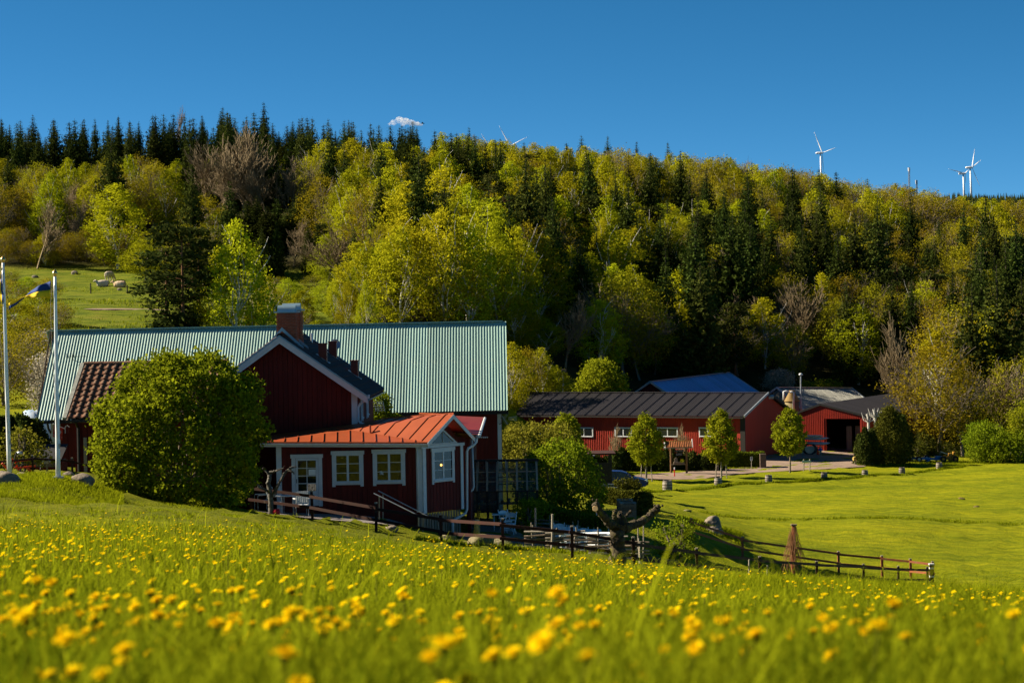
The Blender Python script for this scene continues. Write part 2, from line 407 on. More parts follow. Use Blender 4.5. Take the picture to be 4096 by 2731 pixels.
def groundmat():
    m = bpy.data.materials.new('grass_ground'); m.use_nodes = True
    nt = m.node_tree; N = nt.nodes; L = nt.links; b = N['Principled BSDF']
    b.inputs['Roughness'].default_value = 0.9; b.inputs['Specular IOR Level'].default_value = 0.05
    tc = N.new('ShaderNodeTexCoord')
    def noise(scale, detail=5, stretch=(1, 1, 1), rough=0.6):
        mp = N.new('ShaderNodeMapping'); mp.inputs['Scale'].default_value = stretch; L.new(tc.outputs['Object'], mp.inputs[0])
        n = N.new('ShaderNodeTexNoise'); n.inputs['Scale'].default_value = scale; n.inputs['Detail'].default_value = detail; n.inputs['Roughness'].default_value = rough
        L.new(mp.outputs[0], n.inputs['Vector']); return n.outputs['Fac']
    def ramp(src, stops):
        r = N.new('ShaderNodeValToRGB'); e = r.color_ramp.elements
        while len(e) < len(stops): e.new(0.5)
        for k, (p, c) in enumerate(stops): e[k].position = p; e[k].color = (*c, 1)
        L.new(src, r.inputs[0]); return r.outputs[0]
    def mix(fac, a, c, mode='MIX'):
        x = N.new('ShaderNodeMixRGB'); x.blend_type = mode
        if isinstance(fac, float): x.inputs[0].default_value = fac
        else: L.new(fac, x.inputs[0])
        for s, v in ((x.inputs[1], a), (x.inputs[2], c)):
            if isinstance(v, tuple): s.default_value = (*v, 1)
            else: L.new(v, s)
        return x.outputs[0]
    def att(n):
        a = N.new('ShaderNodeAttribute'); a.attribute_name = n; return a.outputs['Fac']
    field = ramp(noise(0.11, 8, (0.5, 1.4, 1), 0.7), [(0.28, (0.095, 0.125, 0.003)), (0.5, (0.175, 0.190, 0.004)), (0.72, (0.26, 0.25, 0.006))])
    fine = ramp(noise(2.2, 8, (0.35, 1.0, 1), 0.8), [(0.28, (0.42, 0.50, 0.4)), (0.5, (0.95, 0.96, 0.9)), (0.72, (1.45, 1.32, 1.2))])
    field = mix(1.0, field, fine, 'MULTIPLY')
    mow = N.new('ShaderNodeTexWave'); mow.inputs['Scale'].default_value = .22; mow.inputs['Distortion'].default_value = 3.0; mow.inputs['Detail'].default_value = 3; mow.bands_direction = 'Y'; L.new(tc.outputs['Object'], mow.inputs['Vector'])
    field = mix(1.0, field, ramp(mow.outputs['Fac'], [(0.2, (0.86, 0.90, 0.9)), (0.8, (1.06, 1.04, 1.0))]), 'MULTIPLY')
    speck = ramp(noise(9.0, 2), [(0.66, (0, 0, 0)), (0.72, (1, 1, 1))])
    patch = ramp(noise(0.06, 4), [(0.48, (0, 0, 0)), (0.6, (0.5, 0.5, 0.5))])
    field = mix(mix(1.0, speck, patch, 'MULTIPLY'), field, (0.42, 0.30, 0.006))
    lawn = ramp(noise(0.5, 8, (1, 1, 1), 0.7), [(0.3, (0.095, 0.115, 0.005)), (0.7, (0.155, 0.155, 0.006))])
    lawn = mix(1.0, lawn, fine, 'MULTIPLY')
    field = mix(att('lawn'), field, lawn)
    past = ramp(noise(0.35, 8, (0.6, 1.5, 1), 0.75), [(0.30, (0.030, 0.048, 0.004)), (0.44, (0.075, 0.105, 0.006)), (0.56, (0.135, 0.155, 0.010)), (0.70, (0.15, 0.11, 0.03))])  # grass tones; contrast raised to paint in the shade of bumps
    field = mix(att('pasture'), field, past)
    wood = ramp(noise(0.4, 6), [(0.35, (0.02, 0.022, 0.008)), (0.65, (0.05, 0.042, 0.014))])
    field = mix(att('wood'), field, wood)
    L.new(field, b.inputs['Base Color'])
    bp = N.new('ShaderNodeBump'); bp.inputs['Strength'].default_value = 0.9; bp.inputs['Distance'].default_value = 0.12
    L.new(noise(3.5, 6, (1, 1, 1), 0.75), bp.inputs['Height']); L.new(bp.outputs[0], b.inputs['Normal'])
    return m
M_ground = groundmat()
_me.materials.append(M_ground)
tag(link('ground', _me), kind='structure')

def drape(name, outline_px, step, mt, lift=0.02, label=None):   # a sheet laid over the ground: rows of (px_left, px_right, depth)
    V, Fq = [], []; nc = 14
    R = outline_px
    rows = []
    for i in range(len(R) - 1):
        k = max(2, int(abs(R[i + 1][2] - R[i][2]) / step))
        for j in range(k):
            t = j / k; rows.append([R[i][a] * (1 - t) + R[i + 1][a] * t for a in range(3)])
    rows.append(list(R[-1]))
    xs, ys = [], []
    for i, (a, b, d) in enumerate(rows):
        wob = 0.12 * math.sin(i * 1.7) + 0.09 * math.sin(i * 0.63)
        for c in range(nc + 1):
            s = c / nc
            xs.append((a + (b - a) * s - CX) / F * d + wob * (1 if s in (0, 1) else 0)); ys.append(d)
    z = Gv(xs, ys) + lift
    V = np.stack([xs, ys, z], 1)
    for i in range(len(rows) - 1):
        for c in range(nc):
            p = i * (nc + 1) + c; Fq.append((p, p + 1, p + nc + 2, p + nc + 1))
    o = link(name, np_mesh(name, V, quads=Fq, smooth=True), mt)
    return tag(o, label, kind='structure')
M_gravel = mat('gravel', (0.30, 0.22, 0.17), (0.20, 0.15, 0.12), scale=0.6, rough=0.95, spec=0.05, bump=0.6, bscale=14, c3=(0.13, 0.10, 0.085), s3=0.35, t3=0.6)
M_greygravel = mat('grey_gravel', (0.26, 0.23, 0.22), (0.19, 0.17, 0.165), scale=5, rough=0.95, spec=0.05, bump=0.6, bscale=30)
drape('driveway', [(2395, 2790, 169), (2545, 2870, 173), (2690, 3010, 177.5), (2850, 3290, 182), (3000, 3440, 186), (2990, 3470, 190), (3020, 3500, 194), (3080, 3520, 198), (3270, 3480, 203), (3300, 3470, 209)], 0.7, M_gravel, 0.05)
drape('patio', [(1060, 1420, 78.0), (1010, 1560, 79.0), (1000, 1600, 80.2), (1000, 1640, 81.2)], 0.4, M_greygravel, 0.03)
drape('garden_path', [(1800, 2420, 78.2), (1830, 2420, 80.5), (1880, 2140, 84), (1880, 2110, 88)], 0.4, M_gravel, 0.03)
drape('cow_track', [(380, 400, 230.2), (330, 480, 230.8), (370, 600, 231.6), (520, 660, 232.4), (640, 690, 233)], 0.4, M_gravel, 0.04)

# ------------------------------------------------------------------ building helpers
Zv = Vector((0, 0, 1))
def clad(parent, a, b, zb, zt, n, mt, bw=0.205, gap=0.018, th=0.028, rng=random.Random(5)):
    """upright boards from a to b (ground-plan points), each one a board of its own; zb, zt give the foot and the top at a fraction of the way"""
    a, b = Vector((a[0], a[1], 0)), Vector((b[0], b[1], 0)); L = (b - a).length; ex = (b - a) / L; n = Vector(n)
    k = max(1, round(L / bw)); w = L / k
    for i in range(k):
        s0, s1 = i * w + gap / 2, (i + 1) * w - gap / 2
        p0, p1 = a + ex * s0, a + ex * s1
        j = rng.uniform(-0.012, 0.012)
        pts = [p0 + Zv * (zb(s0 / L) + j), p1 + Zv * (zb(s1 / L) + j), p1 + Zv * zt(s1 / L), p0 + Zv * zt(s0 / L)]
        if zt(s0 / L) - zb(s0 / L) < 0.03 and zt(s1 / L) - zb(s1 / L) < 0.03: continue
        off = n * 0.004
        MB().prism([p + off for p in pts], n * (th + rng.uniform(0, 0.006))).build('board', mt, parent)
def slab(pts, n, th): return MB().prism(pts, Vector(n) * th)
M_glass2 = None
def window(parent, o, ex, n, w, h, cols=2, rows=3, case=0.13, name='window', mt=None, glass=None):
    """a casement window with its casing; o is the lower left corner of the casing"""
    mt = mt or M_white; ex = Vector(ex).normalized(); n = Vector(n).normalized(); o = Vector(o)
    P = lambda x, z, d=0.0: o + ex * x + Zv * z + n * d
    def bar(mb, x0, z0, x1, z1, d0, d1): return mb.prism([P(x0, z0, d0), P(x1, z0, d0), P(x1, z1, d0), P(x0, z1, d0)], n * (d1 - d0))
    c = MB()
    bar(c, 0, 0, case, h - case, 0.03, 0.07); bar(c, w - case, 0, w, h - case, 0.03, 0.07)
    bar(c, -0.04, h - case, w + 0.04, h + 0.02, 0.032, 0.085); bar(c, case, 0.07, w - case, 0.07 + case * 0.7, 0.032, 0.062)
    win = c.build(name, mt, parent)
    bar(MB(), case - 0.01, 0.07 + case * .7 - 0.03, w - case + 0.01, 0.07 + case * .7 + 0.02, 0.05, 0.12).build('sill', mt, win)
    x0, x1, z0, z1 = case, w - case, 0.07 + case * 0.7 + 0.02, h - case
    bar(MB(), x0, z0, x1, z1, 0.0362, 0.038).build('backing', M_roomshade, win)
    f = MB(); ft = 0.045; sw = (x1 - x0) / cols
    for i in range(cols):
        a, b = x0 + i * sw, x0 + (i + 1) * sw
        bar(f, a, z0, a + ft, z1, 0.045, 0.072); bar(f, b - ft, z0, b, z1, 0.045, 0.072)
        bar(f, a + ft, z0, b - ft, z0 + ft, 0.045, 0.0715); bar(f, a + ft, z1 - ft, b - ft, z1, 0.045, 0.0715)
        for r in range(1, rows):
            z = z0 + (z1 - z0) * r / rows; bar(f, a + ft, z - 0.012, b - ft, z + 0.012, 0.046, 0.066)
    f.build('frame', mt, win)
    for i in range(cols):
        a, b = x0 + i * sw + ft, x0 + (i + 1) * sw - ft
        for r in range(rows):
            za, zb_ = z0 + (z1 - z0) * r / rows + 0.012, z0 + (z1 - z0) * (r + 1) / rows - 0.012
            MB().prism([P(a - .005, za - .01, 0.0525), P(b + .005, za - .01, 0.0525), P(b + .005, zb_ + .01, 0.0525), P(a - .005, zb_ + .01, 0.0525)], n * 0.004).build('pane', glass or M_pane, win)
    return win
M_pane = glassmat('reflecting_glass', tint=(0.012, 0.012, 0.012), alpha=0.55)
for nd in M_pane.node_tree.nodes:
    if nd.type == 'MATH': nd.inputs[1].default_value = 0.035
M_tile = mat('clay_pantile', (0.20, 0.075, 0.035), (0.10, 0.05, 0.032), scale=5, rough=0.85, c3=(0.10, 0.09, 0.06), s3=3.0, t3=0.55, objrand=0.35, bump=0.3)
M_darktile = mat('dark_concrete_tile', (0.055, 0.038, 0.035), (0.035, 0.026, 0.026), scale=6, rough=0.8, c3=(0.30, 0.28, 0.26), s3=5.5, t3=0.72, objrand=0.15, bump=0.3)
M_brick = mat('chimney_brick', (0.40, 0.10, 0.045), (0.27, 0.065, 0.03), scale=7, rough=0.85, objrand=0.25, bump=0.25)
M_mortar = mat('mortar', (0.30, 0.26, 0.22), scale=10, rough=0.95)
M_orange = mat('orange_red_sheet_roof', (0.32, 0.068, 0.020), (0.26, 0.054, 0.016), scale=1.2, rough=0.45, spec=0.35, objrand=0.03, c3=(0.25, 0.065, 0.025), s3=1.1, t3=0.66)
M_stack = mat('red_brown_vent', (0.20, 0.035, 0.02), (0.16, 0.03, 0.018), scale=3, rough=0.5)

# ------------------------------------------------------------------ main red house
Yg = 84.0
apex = at(1117, 1343, Yg); rake_r = at(1471, 1585, Yg)
hw = rake_r.x - apex.x; rise = apex.z - rake_r.z
eave_z = rake_r.z
ov = 0.48
wall_hw = hw - ov
LEN = 10.0
gx = apex.x
base = Vector((gx, Yg, G(gx, Yg)))
house = thing('red_house', 'dark red board house with white gable boards and brick chimney behind the big bush', 'house', base)
pitch_v = Vector((hw, 0, -rise)); slope_len = pitch_v.length; sdir = pitch_v / slope_len
zroof = lambda x: apex.z - abs(x - gx) / hw * rise
zb0 = base.z - 0.6
yw = Yg + 0.45                                # gable wall stands back under the rake
MB().prism([(gx - wall_hw, yw, zb0), (gx + wall_hw, yw, zb0), (gx + wall_hw, yw, zroof(gx + wall_hw) - .1), (gx, yw, apex.z - .1), (gx - wall_hw, yw, zroof(gx + wall_hw) - .1)], (0, LEN - 0.9, 0)).build('wall', M_red, house)
clad(house, (gx - wall_hw, yw), (gx + wall_hw - 0.25, yw), lambda s: at(1200, 1720, yw).z - 0.9, lambda s: zroof(gx - wall_hw + s * (2 * wall_hw - 0.25)) - 0.14, (0, -1, 0), M_red)
# corner board, rake boards
xc = gx + wall_hw
MB().box((xc - 0.115, yw - 0.03, (zb0 + zroof(xc) - .2) / 2 + .3), (0.25, 0.05, zroof(xc) - .2 - zb0 - .6)).build('corner_board', M_white, house)
for sx in (-1, 1):
    d = Vector((sx * hw, 0, -rise)); dn = d.normalized(); dz = Vector((0, 0, -1))
    a = Vector((gx, Yg, apex.z - 0.03)); b_ = a + d
    MB().prism([a, b_, b_ + dz * 0.29, a + dz * 0.29], (0, 0.04, 0)).build('rake_board', M_white, house)
    MB().prism([a + dz * .02 - Vector((0, .03, 0)), b_ + dz * .02 - Vector((0, .03, 0)), b_ + dz * 0.14 - Vector((0, .03, 0)), a + dz * 0.14 - Vector((0, .03, 0))], (0, 0.029, 0)).build('rake_moulding', M_white, house)
    MB().prism([a + Vector((0, -.05, .0)), b_ + Vector((0, -.05, 0)), b_ + Vector((0, -.05, .06)), a + Vector((0, -.05, .06))], (0, 0.14, 0)).build('verge_flashing', M_blueplate, house)
    # soffit slab under the tiles
    MB().prism([a + Vector((0, .05, -.02)), b_ + Vector((0, .05, -.02)), b_ + Vector((0, LEN, -.02)), a + Vector((0, LEN, -.02))], (0, 0, -0.10)).build('roof_deck', M_red, house)
# tile courses, each laid on the one below
nrow = 13
for sx in (-1, 1):
    up = Vector((sx * rise, 0, hw)).normalized()
    for i in range(nrow):
        s0, s1 = i / nrow, (i + 1) / nrow + 0.012
        e = MB()
        p = lambda s, y, h: Vector((gx, 0, apex.z)) + Vector((sx * hw * s, 0, -rise * s)) + Vector((0, y, 0)) + up * h
        ny = 26
        V, Fq = [], []
        for j in range(ny * 2 + 1):
            y = Yg + 0.06 + (LEN - 0.1) * j / (ny * 2); hgt = 0.035 * (j % 2)
            V += [p(s0, y, 0.015 + hgt), p(s1, y, 0.055 + hgt), p(s1, y, 0.0)]
        for j in range(ny * 2):
            q = j * 3; Fq += [(q, q + 3, q + 4, q + 1), (q + 1, q + 4, q + 5, q + 2)]
        e.add(V, Fq); e.build('tile_course', M_darktile, house)
for i in range(26):
    y = Yg + 0.1 + i * 0.38
    if y > Yg + LEN: break
    r = MB(); r.tube([(gx, y, apex.z - .03), (gx, y + .40, apex.z - .05)], [0.14, 0.12], 8, False); r.build('ridge_tile', M_tile if i < 3 else M_darktile, house)
MB().prism([(gx + hw + .01, Yg + LEN - .06, eave_z), (gx, Yg + LEN - .06, apex.z), (gx, Yg + LEN - .06, apex.z + .1), (gx + hw + .01, Yg + LEN - .06, eave_z + .1)], (0, .12, 0)).build('verge_flashing', M_blueplate, house)
# gutter and downpipe
gut = MB(); gz = eave_z - 0.10; gxx = gx + hw + 0.05
prof = [(gxx + 0.075 * math.cos(t), gz + 0.075 * math.sin(t)) for t in np.linspace(math.pi, 2 * math.pi, 7)]
gut.add([(x, Yg - .05, z) for x, z in prof] + [(x, Yg + LEN, z) for x, z in prof], [(i, i + 1, i + 8, i + 7) for i in range(6)])
gut.build('gutter', M_blueplate, house)
dp = [at(1475, 1578, Yg + .1), at(1474, 1592, Yg + .1), at(1440, 1615, Yg + .4), at(1433, 1630, Yg + .4), at(1434, 1682, Yg + .4), at(1445, 1694, Yg + .2), at(1472, 1700, Yg - .1)]
MB().tube(dp, 0.052, 8).build('downpipe', M_white, house, True)
# right side wall: boards and two tall windows
clad(house, (xc, yw), (xc, yw + LEN - 0.9), lambda s: zb0 + 1.2, lambda s: eave_z + 0.28, (1, 0, 0), M_red)
for y in (yw + 1.3, yw + 4.6):
    window(house, (xc + 0.005, y, eave_z - 1.15), (0, 1, 0), (1, 0, 0), 1.0, 1.25)
# chimney: two flues of brick, each brick laid, with barrel caps of sheet metal
bl, bh, bd = 0.24, 0.065, 0.11
def brick_mesh():
    return MB().box((0, 0, 0), (bl - 0.012, bd, bh - 0.012)).mesh('brick')
_bm = brick_mesh(); _bm.materials.append(M_brick)
_bs = MB().box((0, 0, 0), (bd, bl / 2 - 0.012, bh - 0.012)).mesh('brick'); _bs.materials.append(M_brick)
def chimney(cx, y0, w, dpt, z0, z1, cap_px):
    core = MB().box((cx, y0 + dpt / 2, (z0 + z1) / 2), (w - 0.05, dpt - 0.05, z1 - z0)).build('chimney', M_mortar, house)
    rows = int((z1 - z0) / bh)
    for r in range(rows):
        z = z0 + (r + 0.5) * bh; off = (r % 2) * bl / 2; x = cx - w / 2
        for k in range(int(w / bl) + 2):
            a = max(x + k * bl - off, cx - w / 2); b2 = min(x + (k + 1) * bl - off, cx + w / 2)
            if b2 - a < 0.05: continue
            M_ = Matrix.Translation(((a + b2) / 2, y0 + 0.02, z)) @ Matrix.Diagonal(((b2 - a - .012) / (bl - .012), 1, 1, 1))
            inst('brick', _bm, core, M_)
        for sx in (-1, 1):
            for k in range(3):
                inst('brick', _bs, core, Matrix.Translation((cx + sx * (w / 2 - 0.035), y0 + 0.14 + k * bl + (r % 2) * .06, z)))
    pl = MB().box((cx, y0 + dpt / 2, z1 + 0.035), (w + 0.22, dpt + 0.2, 0.06)).build('cap_plate', M_blueplate, core)
    c = MB(); R = 0.26
    V = [(cx + s * w * 0.46, y0 + dpt / 2 - R * math.cos(t), z1 + 0.065 + R * 1.0 * math.sin(t)) for s in (-1, 1) for t in np.linspace(0, math.pi, 13)]
    c.add(V, [(i, i + 1, i + 14, i + 13) for i in range(12)] + [tuple(range(13)), tuple(range(13, 26))[::-1]])
    c.build('cap', M_blueplate, core, False)
    return core
y1 = Yg + 1.1
c1a, c1b = at(1106, 1251, y1), at(1184, 1251, y1)
chimney((c1a.x + c1b.x) / 2, y1, c1b.x - c1a.x, 0.62, apex.z - 0.35, (c1a.z + c1b.z) / 2, None)
y2 = Yg + 2.6
c2a, c2b = at(1124, 1243, y2), at(1203, 1243, y2)
chimney((c2a.x + c2b.x) / 2, y2, c2b.x - c2a.x, 0.62, apex.z - 0.4, (c2a.z + c2b.z) / 2, None)
for (ya, xa, xb) in ((y1, c1a.x, c1b.x), (y2, c2a.x, c2b.x)):
    for sx, xe in ((-1, xa), (1, xb)):
        MB().prism([(gx, ya - .08, apex.z + .20), (xe + sx * .3, ya - .08, zroof(xe + sx * .3) + .03), (xe + sx * .3, ya - .08, zroof(xe + sx * .3) + .16), (gx, ya - .08, apex.z + .36)], (0, .06, 0)).build('flashing', M_blueplate, house)
# vents on the right slope
nrm = Vector((rise, 0, hw)).normalized()
pl_p = Vector((gx, Yg, apex.z + 0.05))
for (pxa, pxb, ptop, pbot) in ((1276, 1308, 1376, 1436), (1316, 1347, 1368, 1424), (1405, 1433, 1444, 1500)):
    b_ = hit_plane((pxa + pxb) / 2, pbot, pl_p, nrm); w = (pxb - pxa) / F * b_.y; h = (pbot - ptop) / F * b_.y
    v = MB().box((b_.x, b_.y, b_.z + h / 2 - .15), (w, w, h + .3)).build('vent_stack', M_stack, house)
    MB().box((b_.x, b_.y, b_.z + h + .02), (w + .07, w + .07, .045)).build('cap', M_stack, v)
    MB().prism([Vector((b_.x - .28, b_.y - .25, zroof(b_.x - .28) + .07)), Vector((b_.x + .3, b_.y - .25, zroof(b_.x + .3) + .07)), Vector((b_.x + .3, b_.y + .25, zroof(b_.x + .3) + .07)), Vector((b_.x - .28, b_.y + .25, zroof(b_.x - .28) + .07))], (0, 0, .02)).build('flashing', M_galv, v)
b_ = hit_plane(1247, 1372, pl_p, nrm)
MB().tube([b_ - Zv * .2, b_ + Zv * 0.45], 0.055, 8).build('vent_pipe', M_galv, house)
dc = at(1339, 1378, Yg + LEN - .4)
dish = MB(); dish.lathe([(0.0, 0.0), (0.10, 0.008), (0.19, 0.03), (0.25, 0.065), (0.255, 0.065), (0.19, 0.022), (0.1, -0.005), (0.0, -0.012)], 20)
R_ = Matrix.Rotation(math.radians(80), 3, 'X') @ Matrix.Rotation(0.3, 3, 'Y')
dish.v = [tuple(R_ @ Vector(p) + dc) for p in dish.v]
dd = dish.build('satellite_dish', M_galv, house, True)
MB().tube([dc + Vector((0, .03, 0)), dc + Vector((-.05, .1, -.3)), dc + Vector((-.05, .1, -.75))], 0.02, 6).build('bracket', M_galv, dd)
for k in range(2):
    p = at(1112 + k * 22, 1433, yw)
    MB().box((p.x, yw - .045, p.z), (0.14, 0.03, 0.14)).build('wall_vent', M_red, house)

# ------------------------------------------------------------------ veranda in front of the gable, with its own little gable to the right
vz = G(at(1400, 2050, 81).x, 81)
ver = thing('veranda', 'low white-trimmed veranda with orange sheet roof in front of red house', 'veranda', Vector((at(1400, 2050, 81).x, 81, vz)))
Yf = 81.0
A_ = at(1032, 1766, 80.55); B_ = at(1712, 1768, 80.45); C_ = at(1815, 1655, 81.55); D_ = at(1903, 1752, 82.75)
E_ = at(1526, 1676, 84.3); V_ = at(1405, 1719, 82.9); G_ = at(1428, 1694, 84.4); H_ = at(1048, 1743, 84.4)
def sheet(pts, name='roof_sheet', th=0.05, mt=None): return MB().prism([Vector(p) for p in pts], (0, 0, -th)).build(name, mt or M_orange, ver)
lo = sheet([A_, B_, V_]); hi = sheet([V_, B_, C_]); sheet([V_, C_, E_]); sheet([V_, E_, G_]); sheet([A_, V_, G_, H_])
K_ = at(1860, 1668, 90.0)
back_r = D_ + Vector((-1.4, 1.7, 0.12)); back_c = C_ + Vector((-1.5, 1.8, 0.0))
sheet([C_, D_, back_r, back_c])
def seam(a, b, parent): return MB().beam(Vector(a) + Zv * .022, Vector(b) + Zv * .022, 0.022, 0.04).build('seam', M_orange, parent)
lerp = lambda a, b, t: Vector(a) + (Vector(b) - Vector(a)) * t
for i in range(1, 13):
    t = i / 13.0; p = lerp(A_, B_, t)
    fold = at(1405, 1719, 82.9)
    tv = 0.55
    q = lerp(A_, V_, t / tv) if t < tv else lerp(V_, B_, (t - tv) / (1 - tv))
    p2 = lerp(A_, B_, min(1, t + 0.03)); seam(lerp(p, q, 0.02), lerp(p, q, 0.98) + Vector((.0, 0, 0)), lo)
for i in range(0, 6):
    t = (i + 0.5) / 6.2
    a, b = lerp(C_, E_, t), lerp(B_, V_, t)
    pts = [lerp(a, b, s / 10) for s in range(11)]
    for q in pts:
        zz = []
        for (u, v, w) in ((V_, B_, C_), (V_, C_, E_)):
            n_ = (v - u).cross(w - u); zz.append(u.z - (n_.x * (q.x - u.x) + n_.y * (q.y - u.y)) / n_.z)
        side = (C_ - V_).cross(q - V_).z; sb = (C_ - V_).cross(B_ - V_).z
        q.z = (zz[0] if side * sb > 0 else zz[1]) + .012
    MB().tube(pts, .022, 4).build('seam', M_orange, hi)
seam(C_ + Vector((0, 0, .01)), E_ + Vector((0, 0, .01)), hi)
b_ = hit_plane(1481, 1733, V_, Vector((0, -.2, 1)).normalized())
MB().tube([b_ - Zv * .1, b_ + Zv * .34], 0.045, 8).build('vent_pipe', M_orange, ver)
# eave gutter and fascia
gut = MB()
for (a, b) in ((A_, B_),):
    a = a - Zv * .075 + Vector((0, -.05, 0)); b = b - Zv * .075 + Vector((0, -.05, 0))
    ring = [(0.065 * math.cos(t), 0.065 * math.sin(t)) for t in np.linspace(math.pi, 2 * math.pi, 7)]
    gut.add([(a.x, a.y + y, a.z + z) for y, z in ring] + [(b.x, b.y + y, b.z + z) for y, z in ring], [(i, i + 1, i + 8, i + 7) for i in range(6)])
gut.build('gutter', M_white, ver)
MB().beam(A_ + Vector((.1, .04, -.14)), B_ + Vector((0, .04, -.14)), 0.03, 0.14).build('fascia', M_white, ver)
# front wall
xl, xr = at(1107, 1900, Yf).x, at(1690, 1900, Yf).x
topz = lambda x: A_.z + (B_.z - A_.z) * (x - A_.x) / (B_.x - A_.x) - 0.12
zfl = at(1300, 2026, Yf).z
MB().prism([(xl, Yf, zfl - 1.4), (xr, Yf, zfl - 1.4), (xr, Yf, topz(xr)), (xl, Yf, topz(xl))], (0, 3.3, 0)).build('wall', M_red, ver)
clad(ver, (xl + .2, Yf), (xr - .2, Yf), lambda s: zfl - 0.35 - 0.1 * s, lambda s: topz(xl + s * (xr - xl)), (0, -1, 0), M_red)
MB().box((xl + .10, Yf - .03, (zfl + topz(xl)) / 2 - .1), (0.21, 0.06, topz(xl) - zfl + .2)).build('corner_board', M_white, ver)
zcb = at(1680, 2047, Yf).z
MB().box((xr - .13, Yf - .03, (zcb + topz(xr)) / 2), (0.24, 0.06, topz(xr) - zcb)).build('corner_board', M_white, ver)
def pxwin(pxa, pxb, pya, pyb, **k):
    a, b = at(pxa, pyb, Yf), at(pxb, pya, Yf)
    return window(ver, (a.x, Yf, at((pxa + pxb) / 2, pyb, Yf).z), (1, 0, 0), (0, -1, 0), b.x - a.x, at((pxa + pxb) / 2, pya, Yf).z - at((pxa + pxb) / 2, pyb, Yf).z, **k)
w1 = pxwin(1330, 1453, 1804, 1945); w2 = pxwin(1493, 1620, 1798, 1941)
# plant pot and orchid inside the second window (seen through the panes)
pp = at(1530, 1926, Yf - .05)
MB().lathe([(0.03, 0), (0.045, 0.09), (0.04, 0.09), (0.0, 0.085)], 10, (pp.x, Yf - .06, pp.z - .04)).build('flower_pot', M_cream, w2)
fl = MB()
for k in range(9):
    fl.box((pp.x + 0.06 * math.sin(k * 2.1) - .03, Yf - .06, pp.z + 0.36 + 0.05 * math.cos(k * 1.3)), (0.05, 0.006, 0.05), Matrix.Rotation(k * .7, 3, 'Y'))
fl.build('flower', M_white, w2)
# door
da, db = at(1170, 2024, Yf), at(1288, 1816, Yf)
dw, dh = db.x - da.x, db.z - at(1230, 2024, Yf).z
dz0 = at(1230, 2024, Yf).z
P = lambda x, z, d=0.0: Vector((da.x + x, Yf - d, dz0 + z))
def bar(mb, x0, z0, x1, z1, d0, d1): return mb.prism([P(x0, z0, d0), P(x1, z0, d0), P(x1, z1, d0), P(x0, z1, d0)], (0, -(d1 - d0), 0))
door = bar(MB(), 0.16, 0.02, dw - 0.16, dh - 0.15, 0.034, 0.045).build('door', M_white, ver)
c = MB(); bar(c, 0, 0, 0.15, dh - .14, .03, .075); bar(c, dw - .15, 0, dw, dh - .14, .03, .075); bar(c, -.04, dh - .14, dw + .04, dh + .01, .032, .09); c.build('door_casing', M_white, door)
gx0, gx1, gz0, gz1 = 0.25, dw - 0.25, 0.62, dh - 0.24
f = MB(); bar(f, gx0 - .08, gz0 - .1, gx0, gz1 + .08, .045, .07); bar(f, gx1, gz0 - .1, gx1 + .08, gz1 + .08, .045, .07); bar(f, gx0, gz1, gx1, gz1 + .08, .045, .069); bar(f, gx0, gz0 - .1, gx1, gz0, .045, .069)
bar(f, (gx0 + gx1) / 2 - .015, gz0, (gx0 + gx1) / 2 + .015, gz1, .05, .068)
for r in (1, 2, 3): z = gz0 + (gz1 - gz0) * r / 4; bar(f, gx0, z - .014, gx1, z + .014, .051, .067)
bar(f, gx0 - .04, .08, gx1 + .04, gz0 - .16, .045, .058)
f.build('door_frame', M_white, door)
bar(MB(), gx0, gz0, gx1, gz1, .0455, .047).build('backing', M_roomshade, door)
for i in range(2):
    for r in range(4):
        a, b = gx0 + (gx1 - gx0) * i / 2 + .01, gx0 + (gx1 - gx0) * (i + 1) / 2 - .01; z0, z1 = gz0 + (gz1 - gz0) * r / 4 + .01, gz0 + (gz1 - gz0) * (r + 1) / 4 - .01
        bar(MB(), a, z0, b, z1, .0535, .057).build('pane', M_pane, door)
note = bar(MB(), gx1 - .30, gz0 + (gz1 - gz0) * .52, gx1 - .01, gz0 + (gz1 - gz0) * .71, .0585, .061).build('paper_notice', mat('paper', (0.75, 0.75, 0.72), rough=0.8), door)
bar(MB(), gx0 - .065, 0.95, gx0 - .035, 1.12, .071, .09).build('handle', M_black, door)
# turned gable face to the right
ang = math.radians(50)
fd = Vector((math.cos(ang), math.sin(ang), 0)); fn = Vector((math.sin(ang), -math.cos(ang), 0))
f0 = Vector((xr, Yf, 0)); fw = along(f0 + Zv * B_.z, fd, 1846)
f1 = f0 + fd * fw
zbase = at(1690, 2052, Yf).z
ztf = lambda s: B_.z - 0.18 + (C_.z - B_.z - 0.0) * (1 - abs(s - 0.5) * 2)
MB().prism([f0 + Zv * (zbase - 0.02), f1 + Zv * (zbase - .02), f1 + Zv * ztf(1), (f0 + f1) / 2 + Zv * ztf(.5), f0 + Zv * ztf(0)], -fn * 1.6).build('wall', M_red, ver)
clad(ver, f0 + fd * .2, f1 - fd * .02, lambda s: zbase, lambda s: ztf(0.06 + s * .94) - .02, fn, M_red)
for s in (0.07, fw - .06):
    p = f0 + fd * s
    MB().box(p + fn * .03 + Zv * ((zbase + ztf(0)) / 2), (0.19 if s < 1 else .16, .06, ztf(0) - zbase + .02), Matrix.Rotation(ang, 3, 'Z')).build('corner_board', M_white, ver)
